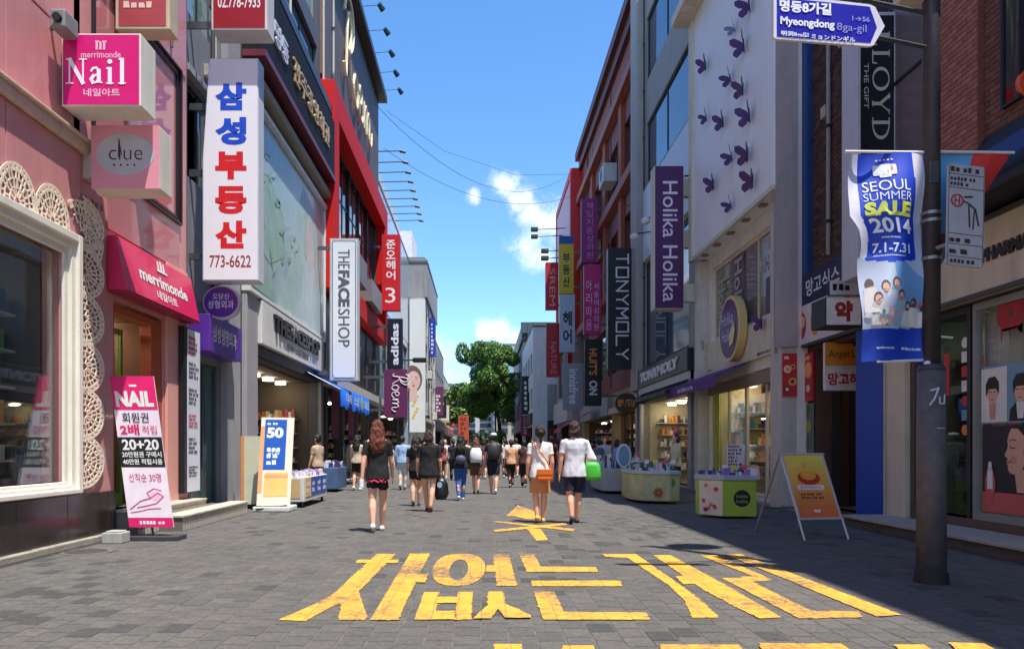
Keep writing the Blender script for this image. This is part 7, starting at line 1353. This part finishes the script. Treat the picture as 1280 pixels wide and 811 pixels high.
hb = thing('shopping_bag', 'black glossy shopping bag in the right hand of the woman in loose black top', 'bag', (rt.location.x + .3, rt.location.y, .3)); hx, hy = rt.location.x + ar[1][3].x, rt.location.y + ar[1][3].y; hz = ar[1][3].z
MB().loft([(hx, hy, hz - .52, .1, .06), (hx + .01, hy, hz - .4, .15, .08), (hx, hy, hz - .2, .14, .07), (hx, hy, hz - .08, .06, .03)], 14).build('bag_body', mat((26, 26, 30), .3, .3, 8, bump=.5, bscale=12), hb, smooth=True); MB().path([(hx - .05, hy, hz - .1), (hx - .03, hy, hz - .01), (hx + .03, hy, hz - .01), (hx + .05, hy, hz - .1)], .006).build('handle', BLACK, hb); MB().prism(oval(hx - .02, hz - .22, .05, .06), frcam(0, hy - .085, 0), .003).build('print', mat((150, 170, 190), .4), hb)
person('girl in black tee half hidden behind the woman with black shopping bag', 520, 632, 1.52, 0, (26, 24, 28), 'shorts', (28, 28, 34), 'long', (40, 30, 28), .08, 1, shoes=(60, 50, 50), blen=.4)
person('man in light blue shirt and white trousers walking away in front of the dark shops', 503, 612, 1.62, 0, (140, 170, 206), 'trousers', (196, 196, 196), 'short', (34, 28, 26), .06, 1, ((.0, .03), (0, .03)), 1.2, shoes=(40, 34, 32))
# white tee and orange bag
rt, ar, S = person('woman in white blouse and tan skirt with a small orange shoulder bag', 675, 653, 1.62, 0, (216, 216, 212), 'skirt', (190, 132, 82), 'pony', (40, 26, 24), .045, 1, ((-.005, .02), (.0, .02)), .5, shoes=(222, 170, 90), fine=True, blen=.31, hem=.47)
ob_ = thing('shoulder_bag', 'small orange shoulder bag on the hip of the woman in white blouse', 'bag', (rt.location.x, rt.location.y - .1, .8)); bx_, by_ = rt.location.x + .06, rt.location.y - .17
MB().box(bx_ - .13, bx_ + .13, by_ - .05, by_ + .04, .72, .9).build('bag_body', mat((226, 116, 30), .45, .08), ob_, bevel=.03); MB().box(bx_ - .125, bx_ + .125, by_ - .06, by_ - .045, .81, .905).build('flap', mat((214, 100, 24), .45), ob_, bevel=.01)
MB().path([(bx_ + .1, by_ + .02, .9), (bx_ + .04, rt.location.y - .135, 1.05), (bx_ - .08, rt.location.y - .135, 1.2), (bx_ - .17, rt.location.y - .09, 1.34), (bx_ - .2, rt.location.y - .02, 1.37)], .012).build('strap', mat((200, 104, 36), .5), ob_)
rt, ar, S = person('man in pale grey tee and navy shorts with a green bag', 718, 654, 1.69, 0, (198, 198, 206), 'shorts', (28, 28, 54), 'bob', (60, 38, 28), .075, 1, ((.0, .0), (.02, .04)), .62, shoes=(40, 40, 52), fine=True, blen=.33, wide=1.08, hem=.46)
gb = thing('tote_bag', 'white and green tote bag hanging at the right side of the man in grey tee', 'bag', (rt.location.x + .3, rt.location.y, .7)); gx, gy = rt.location.x + .3, rt.location.y - .02
MB().loft([(gx, gy, .72, .11, .045), (gx + .01, gy, .78, .14, .06), (gx, gy, .95, .12, .055), (gx - .01, gy, 1.02, .1, .05)], 16).build('green_part', mat((74, 190, 60), .5, .08), gb, smooth=True); MB().loft([(gx - .01, gy, 1.021, .1, .05), (gx - .02, gy, 1.1, .08, .04), (gx - .06, gy, 1.25, .04, .025), (gx - .09, gy, 1.38, .02, .02)], 16).build('white_part', mat((226, 224, 220), .5), gb, smooth=True)
# -- the middle crowd
rt, ar, S = person('woman with long black hair in black top and blue jeans', 576, 625, 1.56, 3, (30, 30, 36), 'trousers', (44, 86, 160), 'long', (26, 22, 22), .09, 1, ((0, .02), (0, .02)), 1.2, shoes=(200, 205, 215))
b_ = MB().ell((rt.location.x, rt.location.y - .15, .98), .13, .07, .11).build('waist_bag', mat((70, 74, 100), .6, .1), None, smooth=True); tag(b_, 'grey blue bag across the back of the woman in blue jeans', 'bag')
rt, ar, S = person('woman with white backpack and brown skirt beside the woman in jeans', 595, 617, 1.54, 0, (70, 60, 60), 'skirt', (96, 62, 48), 'long', (96, 56, 40), .06, -1, shoes=(60, 60, 64), blen=.33)
b_ = MB().loft([(rt.location.x, rt.location.y - .17, .86, .15, .08), (rt.location.x, rt.location.y - .19, .95, .17, .1), (rt.location.x, rt.location.y - .18, 1.15, .16, .09), (rt.location.x, rt.location.y - .16, 1.26, .1, .06)], 16).build('backpack', mat((214, 216, 222), .6, .06), None, smooth=True, bevel=0); tag(b_, 'white backpack on the woman with brown skirt', 'backpack')
rt, ar, S = person('man in white cap and black shorts with a dark backpack', 617, 617, 1.66, 0, (28, 28, 32), 'shorts', (26, 28, 44), 'short', (30, 26, 26), .1, -1, shoes=(200, 200, 200), cap=(196, 198, 204), blen=.33, wide=1.08)
b_ = MB().loft([(rt.location.x, rt.location.y - .17, .95, .14, .08), (rt.location.x, rt.location.y - .2, 1.05, .17, .11), (rt.location.x, rt.location.y - .19, 1.3, .16, .1), (rt.location.x, rt.location.y - .16, 1.42, .1, .06)], 16).build('backpack', mat((44, 44, 50), .6, .1), None, smooth=True); tag(b_, 'dark backpack on the man in white cap', 'backpack')
person('woman in tan sleeveless top and black trousers in the middle of the crowd', 639, 609, 1.52, 8, (206, 156, 120), 'trousers', (26, 24, 26), 'short', (30, 22, 22), .07, 1, shoes=(170, 150, 140), sleeve=.3)
person('person in dark brown shirt and black trousers next to the tan top', 655, 609, 1.50, -4, (70, 40, 36), 'trousers', (24, 24, 28), 'short', (28, 22, 22), .07, -1, shoes=(150, 150, 156))
person('woman in patterned grey dress under the counters on the right, facing away', 748, 611, 1.52, 20, (104, 106, 118), 'skirt', (92, 92, 104), 'short', (36, 28, 34), .04, 1, blen=.3, shoes=(160, 140, 130))
person('woman in blue top bending near the grey counter on the right', 772, 614, 1.50, -60, (110, 156, 204), 'trousers', (60, 66, 84), 'bob', (40, 28, 24), .03, 1, shoes=(60, 60, 64))
person('shop assistant in cream shirt and black trousers behind the cream counter', 845, 622, 1.62, 100, (206, 196, 156), 'trousers', (38, 34, 46), 'bob', (44, 30, 26), .02, 1, ((.04, .1), (.04, .1)), shoes=(40, 40, 44))
person('woman in beige top and dark skirt standing at the open cosmetics shopfront', 397, 622, 1.58, 60, (176, 150, 128), 'skirt', (36, 34, 40), 'bun', (34, 26, 24), .02, 1, blen=.3, shoes=(40, 36, 36))
# -- small far figures, each its own colours
rnd = random.Random(21); FAR = [(449, 610, (190, 170, 150), 'pale brown'), (521, 606, (110, 150, 190), 'sky blue'), (528, 600, (40, 40, 44), 'charcoal'), (549, 604, (150, 60, 60), 'brick red'), (560, 598, (214, 214, 210), 'white'), (568, 602, (44, 44, 60), 'navy'), (586, 598, (190, 186, 180), 'light grey'),
    (604, 597, (90, 60, 60), 'maroon'), (612, 600, (214, 180, 120), 'yellow tan'), (628, 599, (214, 214, 216), 'white'), (633, 594, (60, 90, 150), 'royal blue'), (647, 596, (222, 222, 220), 'white'), (662, 600, (60, 34, 34), 'dark maroon'), (668, 594, (150, 160, 170), 'grey'), (690, 603, (96, 36, 36), 'wine red'), (697, 596, (36, 40, 60), 'dark navy'), (708, 598, (60, 60, 64), 'dark grey'), (738, 600, (44, 48, 70), 'slate blue'), (730, 592, (214, 206, 200), 'cream'), (757, 606, (184, 190, 196), 'silver grey'), (766, 602, (50, 44, 60), 'deep violet'), (598, 588, (200, 200, 206), 'white'), (618, 588, (60, 50, 50), 'brown'), (642, 588, (150, 50, 70), 'pink red'), (575, 589, (60, 100, 90), 'teal green'), (540, 594, (200, 180, 60), 'mustard')]
plan = {}
for u, v, c_, nm in FAR: 
    k = plan.get(nm, 0); plan[nm] = k + 1; lr = 'left side' if u < 560 else 'right side' if u > 680 else 'middle'
    u += rnd.uniform(-4, 4); v += rnd.uniform(-3, 5)
    person(f'distant walker in {nm} top, {lr} of the far crowd' + (['', ', further right', ', rightmost', ', rightmost of all'][k]), u, v, rnd.uniform(1.52, 1.7), rnd.choice((0, 0, 10, -12, 180)), c_, rnd.choice(('shorts', 'trousers', 'skirt')), rnd.choice(((30, 30, 40), (60, 70, 110), (120, 110, 100), (26, 24, 26))), rnd.choice(('short', 'long', 'bob', 'pony')), rnd.choice(((30, 24, 22), (60, 40, 30), (26, 22, 22))), rnd.uniform(.04, .1), rnd.choice((1, -1)), shoes=rnd.choice(((220, 220, 220), (50, 46, 46), (160, 120, 90))), group='distant walkers in the crowd')
# bake the melted surfaces and crease the cloth and hair
dg_ = bpy.context.evaluated_depsgraph_get(); dg_.update(); ev = []
for o, disp, ds in QUEUE: ev.append(bpy.data.meshes.new_from_object(o.evaluated_get(dg_)))
for (o, disp, ds), me in zip(QUEUE, ev):
    o.modifiers.clear(); me.name = o.name; o.data = me
    if disp:
        n_ = [v.normal.copy() for v in me.vertices]; sd_ = o.parent.location.x
        for v, q in zip(me.vertices, n_):
            p = v.co; f = noise.noise(Vector((p.x / ds + sd_, p.y / ds, p.z / (ds * (3.5 if o.name.startswith('hair') else 2.2))))); v.co = p + q * (f * disp)
    me.polygons.foreach_set('use_smooth', [True] * len(me.polygons))
